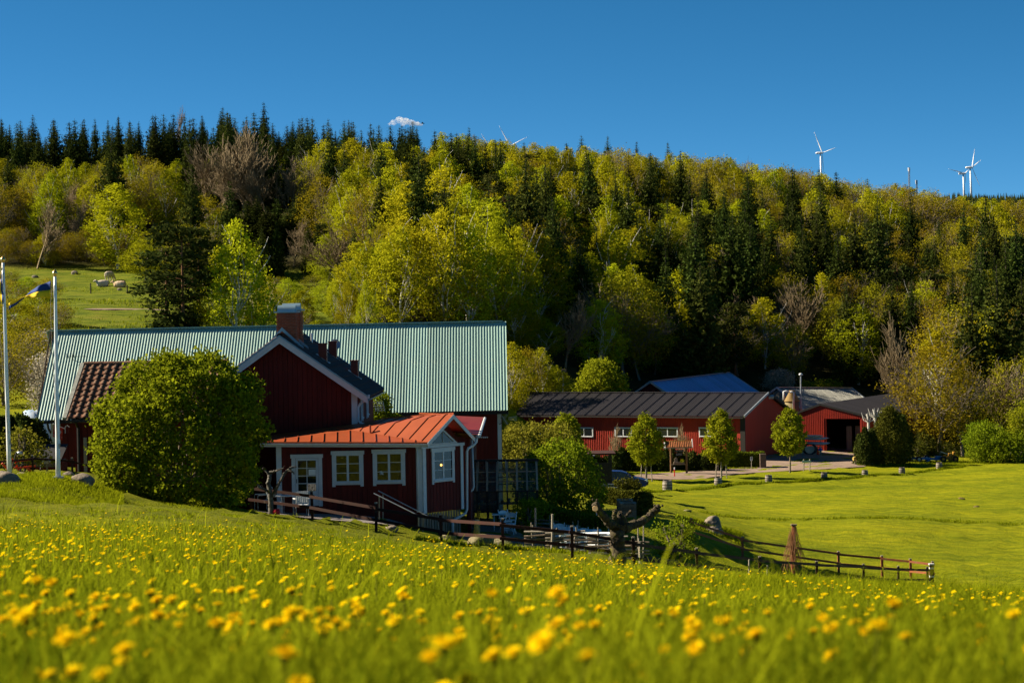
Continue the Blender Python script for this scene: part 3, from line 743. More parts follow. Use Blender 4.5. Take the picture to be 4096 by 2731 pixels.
# rake boards, and the small three-cornered window
for a, b in ((B_, C_), (C_, D_)):
    a2, b2 = a + Vector((0, -.02, -.02)), b + Vector((0, -.02, -.02))
    MB().prism([a2, b2, b2 - Zv * .17, a2 - Zv * .17], fn * -.035).build('rake_board', M_white, ver)
ww0, ww1 = along(f0 + Zv * B_.z, fd, 1722), along(f0 + Zv * B_.z, fd, 1812)
gw = window(ver, f0 + fd * ww0 + Zv * at(1722, 1937, (f0 + fd * ww0).y).z, fd, fn, ww1 - ww0, at(1722, 1795, (f0 + fd * ww0).y).z - at(1722, 1937, (f0 + fd * ww0).y).z, case=0.11)
lm = bpy.data.materials.new('lamp_glow'); lm.use_nodes = True; lb = lm.node_tree.nodes['Principled BSDF']; lb.inputs['Emission Color'].default_value = (1, .55, .12, 1); lb.inputs['Emission Strength'].default_value = 1.2; lb.inputs['Base Color'].default_value = (.9, .6, .2, 1)
lp = f0 + fd * (ww0 + (ww1 - ww0) * .40) + fn * .062 + Zv * at(1753, 1861, 81.5).z
MB().lathe([(0.0, -.05), (.035, -.035), (.05, 0), (.035, .035), (0, .05)], 8, lp).build('lamp', lm, gw)
tw = MB(); s0, s1 = .30, fw * .86; zt0 = ztf(0) + .02
tri = [f0 + fd * s0 + Zv * zt0, f0 + fd * s1 + Zv * zt0, f0 + fd * (s0 + s1) / 2 + Zv * (zt0 + .62)]
cen = (tri[0] + tri[1] + tri[2]) / 3
for i in range(3):
    a, b = tri[i], tri[(i + 1) % 3]
    tw.prism([a + fn * .03, b + fn * .03, b + (cen - b) * .22 + fn * .03, a + (cen - a) * .22 + fn * .03], fn * .05)
tw.beam(tri[2] + (cen - tri[2]) * .2 + fn * .06, (tri[0] + tri[1]) / 2 + fn * .06, .03, .02)
tw = tw.build('gable_window', M_white, ver)
MB().prism([p + (cen - p) * .15 + fn * .036 for p in tri], fn * .01).build('pane', M_pane, tw)
MB().prism([f0 - fd * .12 + fn * .03 + Zv * (zt0 - .13), f1 + fd * .1 + fn * .03 + Zv * (zt0 - .13), f1 + fd * .1 + fn * .03 + Zv * (zt0 - .01), f0 - fd * .12 + fn * .03 + Zv * (zt0 - .01)], fn * .05).build('ledge', M_white, ver)
# underpinning planks and downpipes
clad(ver, f0 + fd * -.3 - fn * .05, f1 - fd * .1 - fn * .05, lambda s: zbase - 1.1, lambda s: zbase - .03, fn, M_wood, bw=.16, gap=.05)
MB().tube([at(1908, 1738, 82.8), at(1905, 1768, 82.7), at(1893, 1781, 82.6), at(1873, 1792, 82.4), at(1868, 1805, 82.4), at(1868, 2035, 82.4), at(1862, 2052, 82.4), at(1815, 2078, 82.2), at(1810, 2088, 82.2), at(1811, 2145, 82.2)], .055, 8).build('downpipe', M_white, ver, True)
MB().tube([at(1887, 1760, 84.5), at(1894, 1945, 84.5), at(1890, 1958, 84.5), at(1879, 1967, 84.4)], .05, 8).build('downpipe', M_white, ver, True)
MB().tube([at(1661, 1770, 80.9), at(1667, 1795, 80.9), at(1670, 1830, 80.93), at(1673, 2045, 80.93)], .04, 8).build('downpipe', M_white, ver, True)
# low corrugated roof running back behind the little gable
ve = Vector((at(1911, 1738, 82.6))); vf = at(1934, 1669, 97.5)
cr = MB(); nw = 40; xin = -1.6
for i in range(nw * 3 + 1):
    t = i / (nw * 3); p = lerp(ve, vf, t); hgt = 0.018 * math.cos(i * 2 * math.pi / 3)
    cr.v += [(p.x, p.y, p.z + hgt), (p.x + xin, p.y, p.z + 0.10 + hgt)]
for i in range(nw * 3): cr.f.append((2 * i, 2 * i + 2, 2 * i + 3, 2 * i + 1))
cr.build('corrugated_roof', mat('red_corrugated_plastic', (0.22, 0.03, 0.02), (0.17, 0.025, 0.018), rough=0.35, spec=.5), ver)
MB().tube([ve + Vector((.06, -.1, -.06)), vf + Vector((.06, .3, -.06))], .07, 8).build('gutter', M_white, ver)
MB().prism([(ve.x - .35, 83.2, vz - 1), (ve.x - .35, 97, vz - 1), (vf.x - .35, 97, vf.z - .05), (ve.x - .35, 83.2, ve.z - .05)], (-.15, 0, 0)).build('wall', M_red, ver)

# steps' steel handrails
hr = thing('stair_railing', 'grey steel stair railing on steps in front of veranda', 'railing', gp(1600, 79))
for pts in ([(1495, 1972, 79), (1672, 2060, 78.4)], [(1513, 1962, 80), (1716, 2066, 79.4)]):
    MB().tube([at(*p) for p in pts], .022, 8).build('handrail', M_galv, hr)
for (px, y0, y1, d) in ((1517, 1986, 2085, 79), (1532, 1974, 2080, 80), (1674, 2062, 2150, 78.4), (1692, 2056, 2150, 79.4)):
    MB().beam(at(px, y1, d), at(px, y0, d), .05, .05, (0, 1, 0)).build('post', M_greywood, hr)

# ------------------------------------------------------------------ tiled wing to the left
Ye = 80.5; Yr = 84.0
ez = at(450, 1675, Ye).z; rz_ = at(450, 1462, Yr).z
xL = at(262, 1675, Ye).x; xR = xL + 5.9
wing = thing('tiled_wing', 'low red outbuilding with orange clay pantile roof left of the big bush', 'outbuilding', Vector((xL + 2, 81, G(xL + 2, 81))))
up = Vector((0, -(rz_ - ez), (Yr - Ye))).normalized(); sl = Vector((0, Yr - Ye, rz_ - ez)); slen = sl.length; su = sl / slen
zbw = G(xL + 2, 81) - 1.6
MB().prism([(xL + .25, Ye + .5, zbw), (xL + .25, Ye + .5, ez + .12), (xL + .25, Yr, rz_ - .2), (xL + .25, 2 * Yr - Ye - .5, ez + .1), (xL + .25, 2 * Yr - Ye - .5, zbw)], (xR - xL - .3, 0, 0)).build('wall', M_red, wing)
clad(wing, (xL + .3, Ye + .5), (xR - .1, Ye + .5), lambda s: zbw, lambda s: ez + .14, (0, -1, 0), M_red, bw=.24)
for sgn in (1, -1):
    MB().prism([(xL, Ye if sgn > 0 else 2 * Yr - Ye, ez - .05), (xR, Ye if sgn > 0 else 2 * Yr - Ye, ez - .05), (xR, Yr, rz_ - .05), (xL, Yr, rz_ - .05)], (0, 0, -.08)).build('roof_deck', M_wood, wing)
tw_, tl = 0.315, slen / 10
V, Fq = [], []
for j in range(4):
    for i in range(9):
        u = i / 8; x = u * (tw_ + .04); h = 0.045 * math.sin(u * 2 * math.pi + 0.4) * (1 if u < .5 else .45) + 0.01
        s = j / 3 * (tl + .08); V.append((x, s, h - s * 0.06 + (0.012 if j == 0 else 0)))
for j in range(3):
    for i in range(8): q = j * 9 + i; Fq.append((q, q + 1, q + 10, q + 9))
b0 = len(V)
for i in range(9): V.append((V[i][0], V[i][1], V[i][2] - .03))
for i in range(8): Fq.append((i, b0 + i, b0 + i + 1, i + 1))
tm = np_mesh('tile', V, quads=Fq, smooth=True); tm.materials.append(M_tile)
Rt = Matrix((Vector((1, 0, 0)), su, up)).transposed().to_4x4()
rg = random.Random(11)
for r in range(10):
    for k in range(18):
        o_ = Vector((xL + .08 + k * tw_, Ye - .05, ez + .02)) + su * (r * tl) + up * (0.045 + rg.uniform(-.008, .008))
        inst('tile', tm, wing, Matrix.Translation(o_) @ Rt @ Matrix.Rotation(rg.uniform(-.02, .02), 4, 'Z'))
for k in range(15):
    x = xL + .05 + k * .40
    MB().tube([(x, Yr, rz_ + .05), (x + .43, Yr, rz_ + .075)], [.13, .115], 10, False).build('ridge_tile', M_tile, wing, True)
MB().beam(Vector((xL - .03, Ye - .08, ez + .05)), Vector((xL - .03, Yr, rz_ + .10)), .16, .10).build('verge', mat('lichen_grey_metal', (0.30, 0.31, 0.28), (0.16, 0.17, 0.15), scale=9, rough=.8), wing)
MB().beam(Vector((xL, Ye - .1, ez - .06)), Vector((xR, Ye - .1, ez - .06)), .12, .08).build('gutter', M_black, wing)
MB().beam(Vector((xL + .35, Ye + .44, ez + .0)), Vector((xR, Ye + .44, ez + .0)), .05, .16).build('frieze_board', M_cream, wing)
MB().box((xL + .22, Ye + .2, ez - .05), (.05, .55, .14)).build('soffit_board', M_cream, wing)
px_ = xL + .42
MB().tube([(px_, Ye - .05, ez - .08), (px_, Ye + .1, ez - .2), (px_, Ye + .40, ez - .35), (px_, Ye + .40, zbw + .4)], .06, 8).build('downpipe', M_black, wing)
MB().box((px_ + .26, Ye + .44, (ez + zbw) / 2 - .25), (.13, .06, ez - zbw - 1.0)).build('corner_board', M_greywood, wing)

# ------------------------------------------------------------------ corrugated barns
def corr_mesh(name, w, L, waves, amp, spw=8, profile='sine', seg=1):
    """one corrugated sheet: x across the ribs, y along them, z out of the sheet"""
    n = waves * spw
    V, Fq = [], []
    for j in range(seg + 1):
        for i in range(n + 1):
            t = i / spw
            if profile == 'sine': h = amp * math.cos(2 * math.pi * t)
            else:
                u = t % 1.0; h = amp * (1 if u < .35 else 1 - (u - .35) / .12 if u < .47 else -1 + 2 * 0 if u < .88 else -1 + (u - .88) / .06)
                h = max(-amp, min(amp, h))
            V.append((w * i / n, L * j / seg, h))
    for j in range(seg):
        for i in range(n):
            q = j * (n + 1) + i; Fq.append((q, q + 1, q + n + 2, q + n + 1))
    return np_mesh(name, V, quads=Fq, smooth=(profile == 'sine'))
def frame_of(o, x, y):                        # placement from origin and two directions
    x = Vector(x).normalized(); y = Vector(y); y = (y - x * y.dot(x)).normalized(); z = x.cross(y)
    M_ = Matrix((x, y, z)).transposed().to_4x4(); M_.translation = Vector(o); return M_
M_green = mat('pale_green_steel_roof', (0.23, 0.36, 0.32), (0.19, 0.31, 0.27), scale=0.5, rough=0.42, spec=0.4, c3=(0.27, 0.36, 0.30), s3=0.8, t3=0.6, objrand=0.12, stretch=(3, .4, 1))
M_blackroof = mat('dark_grey_corrugated_roof', (0.030, 0.028, 0.032), (0.024, 0.022, 0.026), scale=0.4, rough=0.6, c3=(0.07, 0.065, 0.055), s3=0.5, t3=0.70, objrand=0.1, stretch=(4, .5, 1))
M_blueroof = mat('blue_steel_roof', (0.22, 0.48, 0.80), (0.12, 0.32, 0.60), scale=0.7, rough=0.35, spec=.5, metal=.4, objrand=0.1)
M_greyroof = mat('grey_fibre_cement_roof', (0.30, 0.30, 0.27), (0.20, 0.20, 0.18), scale=1.2, rough=0.9, c3=(0.13, 0.13, 0.11), s3=1.0, t3=0.58, stretch=(3, .6, 1))

def roof_side(parent, eave0, eave1, ridge0, npan, waves, amp, mt, profile='sine', spw=8, name='roof_sheet'):
    e = Vector(eave1) - Vector(eave0); s = Vector(ridge0) - Vector(eave0)
    w = e.length / npan
    me = corr_mesh(name, w + 0.01, s.length, waves, amp, spw, profile); me.materials.append(mt)
    for i in range(npan):
        inst(name, me, parent, frame_of(Vector(eave0) + e * (i / npan), e, s))

# --- long barn with the pale green roof
gz_l = at(145, 1680, 102); gz_r = at(2030, 1640, 102)
rl, rr = at(190, 1327, 106.6), at(2020, 1283, 106.6)
barn = thing('green_roof_barn', 'long red barn under a huge pale green corrugated roof behind the house', 'barn', Vector(((gz_l.x + gz_r.x) / 2, 106, G(0, 106))))
es = (rl - gz_l + rr - gz_r) / 2
roof_side(barn, gz_l, gz_r, gz_l + es, 23, 7, 0.014, M_green)
es2 = Vector((es.x, es.y, -es.z))
roof_side(barn, gz_r + es * 1.0 + es2, gz_l + es + es2, gz_r + es, 12, 13, 0.032, M_green, spw=3)
MB().beam(gz_l + es + Vector((-.05, 0, .03)), gz_r + es + Vector((.05, 0, .03)), .30, .06).build('ridge_cap', M_green, barn)
MB().beam(gz_l + Vector((0, .12, -.12)), gz_r + Vector((0, .12, -.12)), .08, .16).build('fascia', M_black, barn)
for e0 in (gz_l, gz_r):
    s = -1 if e0 is gz_l else 1
    MB().prism([e0 + Vector((0, .05, -.05)), e0 + es - Zv * .05, e0 + es + es2 - Zv * .05, e0 + es + es2 - Zv * .25, e0 + es - Zv * .25, e0 + Vector((0, .05, -.25))], (s * .04, 0, 0)).build('verge_board', M_black, barn)
gl, gr = gz_l + Vector((.55, .9, 0)), gz_r + Vector((-.35, .9, 0))
zb_ = min(G(gl.x, gl.y), G(gr.x, gr.y)) - 1
top_l, top_r = gz_l.z + .75, gz_r.z + .75
MB().prism([Vector((gl.x, gl.y, zb_)), Vector((gr.x, gr.y, zb_)), Vector((gr.x, gr.y, top_r)), Vector((gl.x, gl.y, top_l))], (0, 2 * es.y - 1.8, 0)).build('wall', M_red, barn)
for e0 in (gz_l + Vector((.6, 0, 0)), gz_r + Vector((-.4, 0, 0))):
    MB().prism([e0 + Vector((0, .9, -.1)), e0 + es - Zv * .1, e0 + es + es2 + Vector((0, -.9, -.1)), Vector((e0.x, e0.y + 2 * es.y - .9, zb_)), Vector((e0.x, e0.y + .9, zb_))], (.06, 0, 0)).build('gable_wall', M_red, barn)
xa, xb = at(1560, 1700, gl.y).x, gr.x
clad(barn, (xa, gl.y), (xb - .2, gl.y), lambda s: G(xb, gl.y) - .1, lambda s: top_r - .3, (0, -1, 0), M_red, bw=.23)
xa2 = at(270, 1700, gl.y).x
clad(barn, (gl.x + .2, gl.y), (xa2, gl.y), lambda s: zb_ + .5, lambda s: top_l - .3, (0, -1, 0), M_red, bw=.23)
MB().box((gl.x + .1, gl.y - .03, (zb_ + top_l) / 2), (.24, .06, top_l - zb_ - .2)).build('corner_board', M_white, barn)
MB().box((gl.x + .42, gl.y - .04, (zb_ + top_l) / 2), (.12, .05, top_l - zb_ - .2)).build('trim_board', M_white, barn)
MB().box((gr.x - .08, gr.y - .03, (zb_ + top_r) / 2), (.2, .06, top_r - zb_ - .2)).build('corner_board', M_white, barn)
MB().tube([at(190, 1690, 102.2), at(193, 1712, 102.6), at(205, 1735, 102.95), at(206, 1800, 102.95)], .06, 8).build('downpipe', M_black, barn)
# arched window
ac = at(1642, 1690, gl.y - .05); ar = at(1684, 1690, gl.y).x - ac.x
win = MB()
ths = np.linspace(0, math.pi, 17)
for i in range(16):
    p = [ac + Vector((r * math.cos(t), -.02, r * .9 * math.sin(t))) for t, r in ((ths[i], ar), (ths[i + 1], ar), (ths[i + 1], ar * .78), (ths[i], ar * .78))]
    win.prism(p, (0, -.06, 0))
for t in (math.pi * .33, math.pi * .5, math.pi * .67): win.beam(ac + Vector((0, -.04, 0)), ac + Vector((ar * .8 * math.cos(t), -.04, ar * .72 * math.sin(t))), .03, .04)
win.box(ac + Vector((0, -.05, -.35)), (ar * 2, .05, .06)); win.box(ac + Vector((ar * .9, -.05, -.4)), (.12, .05, .8)); win.box(ac + Vector((-ar * .9, -.05, -.4)), (.12, .05, .8))
win = win.build('arched_window', M_cream, barn)
MB().prism([ac + Vector((ar * .8 * math.cos(t), -.03, ar * .72 * math.sin(t))) for t in ths] + [ac + Vector((-ar * .8, -.03, -.8)), ac + Vector((ar * .8, -.03, -.8))], (0, -.01, 0)).build('pane', M_pane, win)
bx = at(1867, 1655, gl.y - .15)
nb = thing('nest_box', 'small red nest box with pale gabled lid under green barn eave', 'nest box', bx - Zv * .3)
MB().box(bx - Zv * .1, (.24, .18, .35)).build('box', M_red, nb)
for s in (-1, 1): MB().beam(bx + Zv * .17, bx + Vector((s * .22, 0, .03)), .3, .03).build('lid', M_cream, nb)
vane = thing('roof_aerial', 'small black aerial fixed on the green roof left of the flagpole', 'aerial', hit_plane(292, 1440, gz_l, Vector((0, -es.z, es.y)).normalized()))
o_ = vane.location
MB().tube([o_, o_ + Vector((0, -.1, .22)), o_ + Vector((.1, -.15, .32))], .02, 5).build('mast', M_black, vane)
MB().tube([o_ + Vector((-.35, -.15, .2)), o_ + Vector((.75, -.15, .18))], .012, 5).build('boom', M_black, vane)
for k in range(5): MB().tube([o_ + Vector((-.3 + k * .1, -.15, .10)), o_ + Vector((-.3 + k * .1, -.15, .34))], .012, 5).build('element', M_black, vane)

# --- long red barn with black roof
th_ = math.radians(30)
bn = Vector((-math.sin(th_), -math.cos(th_), 0)); bdl = Vector((-math.cos(th_), math.sin(th_), 0)); bdb = Vector((math.sin(th_), math.cos(th_), 0))
R0 = at(2972, 1665, 192)
Lb = along(R0, bdl, 2035) + 6
Wb = along(R0, bdb, 3071)
apx = at(3071, 1571, (R0 + bdb * Wb).y); rb = apx.z - R0.z
gzb = G(R0.x, R0.y)
blk = thing('black_roof_barn', 'long red steel barn with dark grey roof and white strip windows', 'barn', Vector((R0.x, R0.y, gzb)))
ovb = 0.35
e_r = R0 + bn * 0.0; e_l = R0 + bdl * Lb
roof_side(blk, e_l, e_r, e_l + bdb * Wb + Zv * rb, 26, 6, 0.035, M_blackroof, spw=4)
roof_side(blk, e_r + bdb * 2 * Wb, e_l + bdb * 2 * Wb, e_r + bdb * Wb + Zv * rb, 13, 12, 0.035, M_blackroof, spw=3)
MB().beam(e_l + bdb * Wb + Zv * (rb + .05), e_r + bdb * Wb + Zv * (rb + .05), .4, .06).build('ridge_cap', M_blackroof, blk)
wr = R0 + bdb * .75 + bdl * .25; wl = wr + bdl * (Lb - .5)
zbb = gzb - 1.5; ztw = R0.z + .0
MB().prism([wr + Zv * (zbb - wr.z), wl + Zv * (zbb - wl.z), wl + Zv * (ztw - wl.z), wr + Zv * (ztw - wr.z)], bdb * (2 * Wb - 1.5)).build('wall', M_redsteel, blk)
# steel cladding in sheets, ribbed
H = ztw - zbb
shw = 1.02; ns = int((Lb - .5) / shw)
cm = corr_mesh('cladding_sheet', shw, H, 5, 0.02, 6, 'trap'); cm.materials.append(M_redsteel)
for i in range(ns):
    p = wl - bdl * (i * shw) - bdb * .03
    inst('cladding_sheet', cm, blk, frame_of(Vector((p.x, p.y, zbb)), -bdl, Zv))
mid = wr + bdb * (Wb - .75)
MB().prism([wr + Zv * (zbb - wr.z) - bdl * .02, wr + bdb * (2 * Wb - 1.5) + Zv * (zbb - wr.z) - bdl * .02, wr + bdb * (2 * Wb - 1.5) + Zv * (.05) - bdl * .02, wr + bdb * (Wb - .75) + Zv * (rb - .05) - bdl * .02, wr + Zv * .05 - bdl * .02], -bdl * .03).build('gable_wall', M_redsteel, blk)
MB().box(wr + Zv * (zbb - wr.z + H / 2) - bdb * .05 + bdl * .1, (.5, .12, H), Matrix.Rotation(-th_, 3, 'Z')).build('corner_trim', M_black, blk)
for s0, s1 in ((0, Wb), (2 * Wb, Wb)):
    a = e_r + bdb * s0 - bdl * .12; b = e_r + bdb * s1 + Zv * rb - bdl * .12
    MB().beam(a + Zv * -.02, b + Zv * -.02, .12, .22).build('verge_board', M_galv if s0 == 0 else M_black, blk)
MB().beam(e_l + bdb * .05 - Zv * .14, e_r + bdb * .05 - Zv * .14, .06, .14).build('fascia', M_black, blk)
lp_ = hit_plane(3085, 1587, e_r + bdb * Wb - bdl * .3, -bdl)
MB().box(lp_, (.5, .35, .25), Matrix.Rotation(.5, 3, 'X')).build('floodlight', M_galv, blk)
pn = -bdb
for (pa, pb) in ((2125, 2197), (2300, 2373), (2460, 2528), (2630, 2712), (2797, 2868)):
    ya, yb = 1710, 1749
    p0 = hit_plane(pa, yb, wr - bdb * .055, bdb); p1 = hit_plane(pb, ya, wr - bdb * .055, bdb)
    L_ = (Vector((p1.x, p1.y, 0)) - Vector((p0.x, p0.y, 0))).length
    zl_ = hit_plane((pa + pb) / 2, 1750, wr - bdb * .055, bdb).z; zh_ = hit_plane((pa + pb) / 2, 1709, wr - bdb * .055, bdb).z
    window(blk, Vector((p0.x, p0.y, zl_)), -bdl, -bdb, L_, zh_ - zl_, cols=2, rows=1, case=.07, glass=M_glass)

# --- red machine shed with a wide open door
S0 = at(3477, 1668, 203); sh_t = math.radians(25)
sdl = Vector((-math.cos(sh_t), math.sin(sh_t), 0)); sdb = Vector((math.sin(sh_t), math.cos(sh_t), 0))
Lgab = along(S0, sdl, 3192)
mt_px = along(S0, sdl, 3283)
g_apex = at(3283, 1618, (S0 + sdl * mt_px).y)
shed = thing('machine_shed', 'red steel shed with black roof and wide dark doorway', 'shed', Vector((S0.x, S0.y, G(S0.x, S0.y))))
zs = G(S0.x, S0.y) - .7
Lsh = 33.0
zl_s = at(3192, 1652, (S0 + sdl * Lgab).y).z
dop = along(S0, sdl, 3304)
dtop = at(3400, 1675, S0.y + .5).z
dt0 = along(S0, sdl, 3450)
FP = lambda t, z: S0 + sdl * t + Zv * (z - S0.z)
zt_s = lambda t: (S0.z + (g_apex.z - S0.z) * t / mt_px) if t < mt_px else (g_apex.z + (zl_s - g_apex.z) * (t - mt_px) / (Lgab - mt_px))
sw_ = 1.0
fr = MB()
for (a, b, zb2) in ((0.0, dt0, None), (dt0, dop, dtop), (dop, Lgab, None)):
    pts = [FP(a, zb2 or zs), FP(b, zb2 or zs), FP(b, zt_s(b) - .06)] + ([FP(mt_px, zt_s(mt_px) - .06)] if a < mt_px < b else []) + [FP(a, zt_s(a) - .06)]
    fr.prism(pts, sdb * .12)
fr.build('front_wall', M_redsteel, shed)
t = 0.0
k = 0
while t < Lgab - .05:                          # ribbed cladding sheets, cut to the gable and above the door
    b = min(t + .95, Lgab)
    for (t0, t1) in ((t, b),):
        zlow = dtop if (t0 + t1) / 2 > dt0 and (t0 + t1) / 2 < dop else zs
        mb = MB(); nr = 10
        for i in range(nr):
            u0, u1 = t0 + (t1 - t0) * i / nr, t0 + (t1 - t0) * (i + 1) / nr
            d0 = .02 if i % 2 else .05
            mb.prism([FP(u0, zlow), FP(u1, zlow), FP(u1, zt_s(u1) - .08), FP(u0, zt_s(u0) - .08)], -sdb * d0)
        mb.build('cladding_sheet', M_redsteel, shed)
    t = b
for (ta, za, tb, zb2) in ((-.3, zt_s(0) - .06, mt_px, g_apex.z + .02), (mt_px, g_apex.z + .02, Lgab + .3, zl_s - .06)):
    MB().beam(FP(ta, za) - sdb * .1, FP(tb, zb2) - sdb * .1, .14, .2).build('verge_board', M_black, shed)
roof_side(shed, FP(-.35, zt_s(0) - .03) - sdb * .15, FP(-.35, zt_s(0) - .03) + sdb * Lsh, FP(mt_px, g_apex.z + .07) - sdb * .15, 33, 4, .03, M_blackroof, spw=4)
roof_side(shed, FP(Lgab + .35, zl_s - .03) + sdb * Lsh, FP(Lgab + .35, zl_s - .03) - sdb * .15, FP(mt_px, g_apex.z + .07) + sdb * Lsh, 33, 4, .03, M_blackroof, spw=4)
MB().prism([FP(.05, zs), FP(.05, S0.z - .1), FP(.05, S0.z - .1) + sdb * Lsh, FP(.05, zs) + sdb * Lsh], sdl * .1).build('side_wall', M_redsteel, shed)
MB().prism([FP(Lgab - .05, zs), FP(Lgab - .05, zl_s - .1), FP(Lgab - .05, zl_s - .1) + sdb * Lsh, FP(Lgab - .05, zs) + sdb * Lsh], -sdl * .1).build('side_wall', M_redsteel, shed)
MB().prism([FP(.1, zs) + sdb * (Lsh - .3), FP(Lgab - .1, zs) + sdb * (Lsh - .3), FP(Lgab - .1, zl_s - .2) + sdb * (Lsh - .3), FP(mt_px, g_apex.z - .2) + sdb * (Lsh - .3), FP(.1, S0.z - .2) + sdb * (Lsh - .3)], sdb * .1).build('back_wall', M_redsteel, shed)
for (a, b, c) in ((3352, 3375, 3.0), (3384, 3420, 3.4)):
    t0, t1 = along(S0, sdl, b), along(S0, sdl, a)
    for i in range(8):
        u0 = t0 + (t1 - t0) * i / 8; u1 = t0 + (t1 - t0) * (i + .85) / 8
        MB().prism([FP(u0, zs + .2) + sdb * c, FP(u1, zs + .2) + sdb * c, FP(u1, dtop - .9) + sdb * c, FP(u0, dtop - .9) + sdb * c], sdb * .04).build('door_plank', M_greywood, shed)

# --- barn with the blue roof behind, grey roofed building behind the shed
def back_barn(name, label, el, er, rl_, rr_, depth_run, mt, waves, amp, cat, spw=4, verge=M_galv, profile='sine'):
    el, er, rl_, rr_ = [Vector(p) for p in (el, er, rl_, rr_)]
    b = thing(name, label, cat, Vector(((el.x + er.x) / 2, el.y, G((el.x + er.x) / 2, el.y))))
    ed = (er - el).normalized(); s = (rl_ - el); s = s - ed * s.dot(ed); s2 = Vector((s.x, s.y, -s.z))
    npan = max(6, int((er - el).length / 1.1))
    roof_side(b, el, er, el + s, npan, waves, amp, mt, profile, spw)
    ed = (er - el).normalized(); s = (rl_ - el); s = s - ed * s.dot(ed); s2 = Vector((s.x, s.y, -s.z))
    roof_side(b, er + s + s2, el + s + s2, er + s, npan // 2, waves * 2, amp, mt, profile, 3)
    zb = min(G(el.x, el.y), G(er.x, er.y)) - 1
    for e, sg in ((el, 1), (er, -1)):
        off = (er - el).normalized() * .25 * sg
        MB().prism([e + off + s * .04 + Zv * -.15, e + off + s - Zv * .1, e + off + s + s2 * .96 - Zv * .15, Vector((*(e + off + s + s2 * .96).xy, zb)), Vector((*(e + off + s * .04).xy, zb))], off * .2).build('gable_wall', M_red if 'blue' in name else M_greywood, b)
        for p0, p1 in ((e, e + s), (e + s, e + s + s2)): MB().beam(p0 - off * .3, p1 - off * .3, .14, .2).build('verge_board', verge, b)
    MB().prism([Vector((*(el + s * .06).xy, zb)), Vector((*(er + s * .06).xy, zb)), er + s * .06 - Zv * .2, el + s * .06 - Zv * .2], (0, .1, 0)).build('wall', M_red, b)
    MB().beam(el + s + Zv * .05, er + s + Zv * .05, .45, .07).build('ridge_cap', verge, b)
    return b
# blue: ridge runs from (2603,1530) back to (2920,1490); eave towards us hidden behind the black roof
b_r0 = at(2603, 1527, 226); b_r1 = at(2915, 1489, 244)
dr = (b_r1 - b_r0); dr.z = 0; perp = Vector((dr.y, -dr.x, 0)).normalized()
run = 5.6
b_e0 = b_r0 + perp * run - Zv * 3.5; b_e1 = Vector((*(b_r1 + perp * run).xy, b_r1.z - 3.5))
back_barn('blue_roof_barn', 'barn with bright blue metal roof rising behind the black roofed barn', b_e0, b_e1, b_r0, b_r1, run, M_blueroof, 2, .03, 'barn', profile='trap', spw=10)
g_r0 = at(3270, 1551, 240); g_r1 = at(3560, 1549, 243)
g_e0 = at(3240, 1660, 231); g_e1 = at(3540, 1660, 235)
back_barn('grey_roof_barn', 'building with weathered grey fibre cement roof behind the machine shed', g_e0, g_e1, g_r0, g_r1, 5, M_greyroof, 6, .03, 'building')
# feed silo
sc = at(3168, 1600, 214); gzs = G(sc.x, 214)
silo = thing('feed_silo', 'round silo with rusty conical top and two bent white pipes', 'silo', Vector((sc.x, 214, gzs)))
zc = at(3168, 1604, 214).z; za = at(3155, 1567, 214).z; rr0 = 31 / F * 214
MB().lathe([(rr0 * .92, gzs - .5 - 0), (rr0 * .92, zc)], 20, (sc.x, 214, 0)).build('body', mat('dull_yellow_silo', (0.20, 0.16, 0.07), (0.15, 0.12, 0.06), rough=.7), silo, True)
MB().lathe([(rr0 * 1.05, zc - .03), (rr0, zc + .05), (.35, za - .1), (.35, za + .15), (.3, za + .15)], 20, (sc.x, 214, 0)).build('cone_top', mat('rusty_cone', (0.24, 0.16, 0.05), (0.16, 0.10, 0.04), scale=2, rough=.8), silo, True)
for (x0, x1, yt, yb) in ((3153, 3135, 1564, 1600), (3160, 3174, 1567, 1640)):
    MB().tube([at(x0, 1570, 213), at(x0, yt + 2, 213), at((x0 + x1) / 2, yt, 213), at(x1, yt + 2, 213), at(x1, yb, 213)], .11, 8).build('pipe', M_white, silo, True)

# half hidden: boat or bales under a tarpaulin left of the green barn
tb = at(110, 1650, 118)
tp = MB(); n_u, n_v = 26, 14
for i in range(n_u + 1):
    for j in range(n_v + 1):
        u = i / n_u; v = j / n_v; a = math.pi * v
        env = math.sin(math.pi * min(1, u * 1.15 + .05)) ** .45 if u < .82 else .93
        w = 1.4 * env; h = (2.15 - .5 * u) * env
        k = .06 * math.sin(i * 1.9 + j * 2.3) + .05 * math.sin(i * .8 - j * 1.4)
        tp.v.append((tb.x - .95 + u * 3.6, tb.y + w * math.cos(a), G(tb.x, tb.y) + 1.6 + (h + k) * math.sin(a)))
for i in range(n_u):
    for j in range(n_v): q = i * (n_v + 1) + j; tp.f.append((q, q + 1, q + n_v + 2, q + n_v + 1))
dzt = at(90, 1637, 118).z - max(p[2] for p in tp.v); tp.v = [(p[0], p[1], p[2] + dzt) for p in tp.v]
low = MB()
tp.v += [(p[0], p[1], G(tb.x, tb.y)) for p in tp.v[:1]]
tp.v.pop()
tarp = tp.top('tarpaulin_stack', mat('white_blue_tarpaulin', (0.55, 0.60, 0.66), (0.22, 0.33, 0.50), scale=1.6, rough=.5), 'stack under crumpled white and blue tarpaulin behind the dark hedge', 'tarpaulin', smooth=True)
bx_ = MB().box((tb.x + .8, tb.y, (G(tb.x, tb.y) + tarp.location.z) / 2 + .1), (3.3, 2.5, tarp.location.z - G(tb.x, tb.y) + .4))
bx_.v = [(p[0] - tarp.location.x, p[1] - tarp.location.y, p[2] - tarp.location.z) for p in bx_.v]
link('load', bx_.mesh('load'), M_wood, tarp)

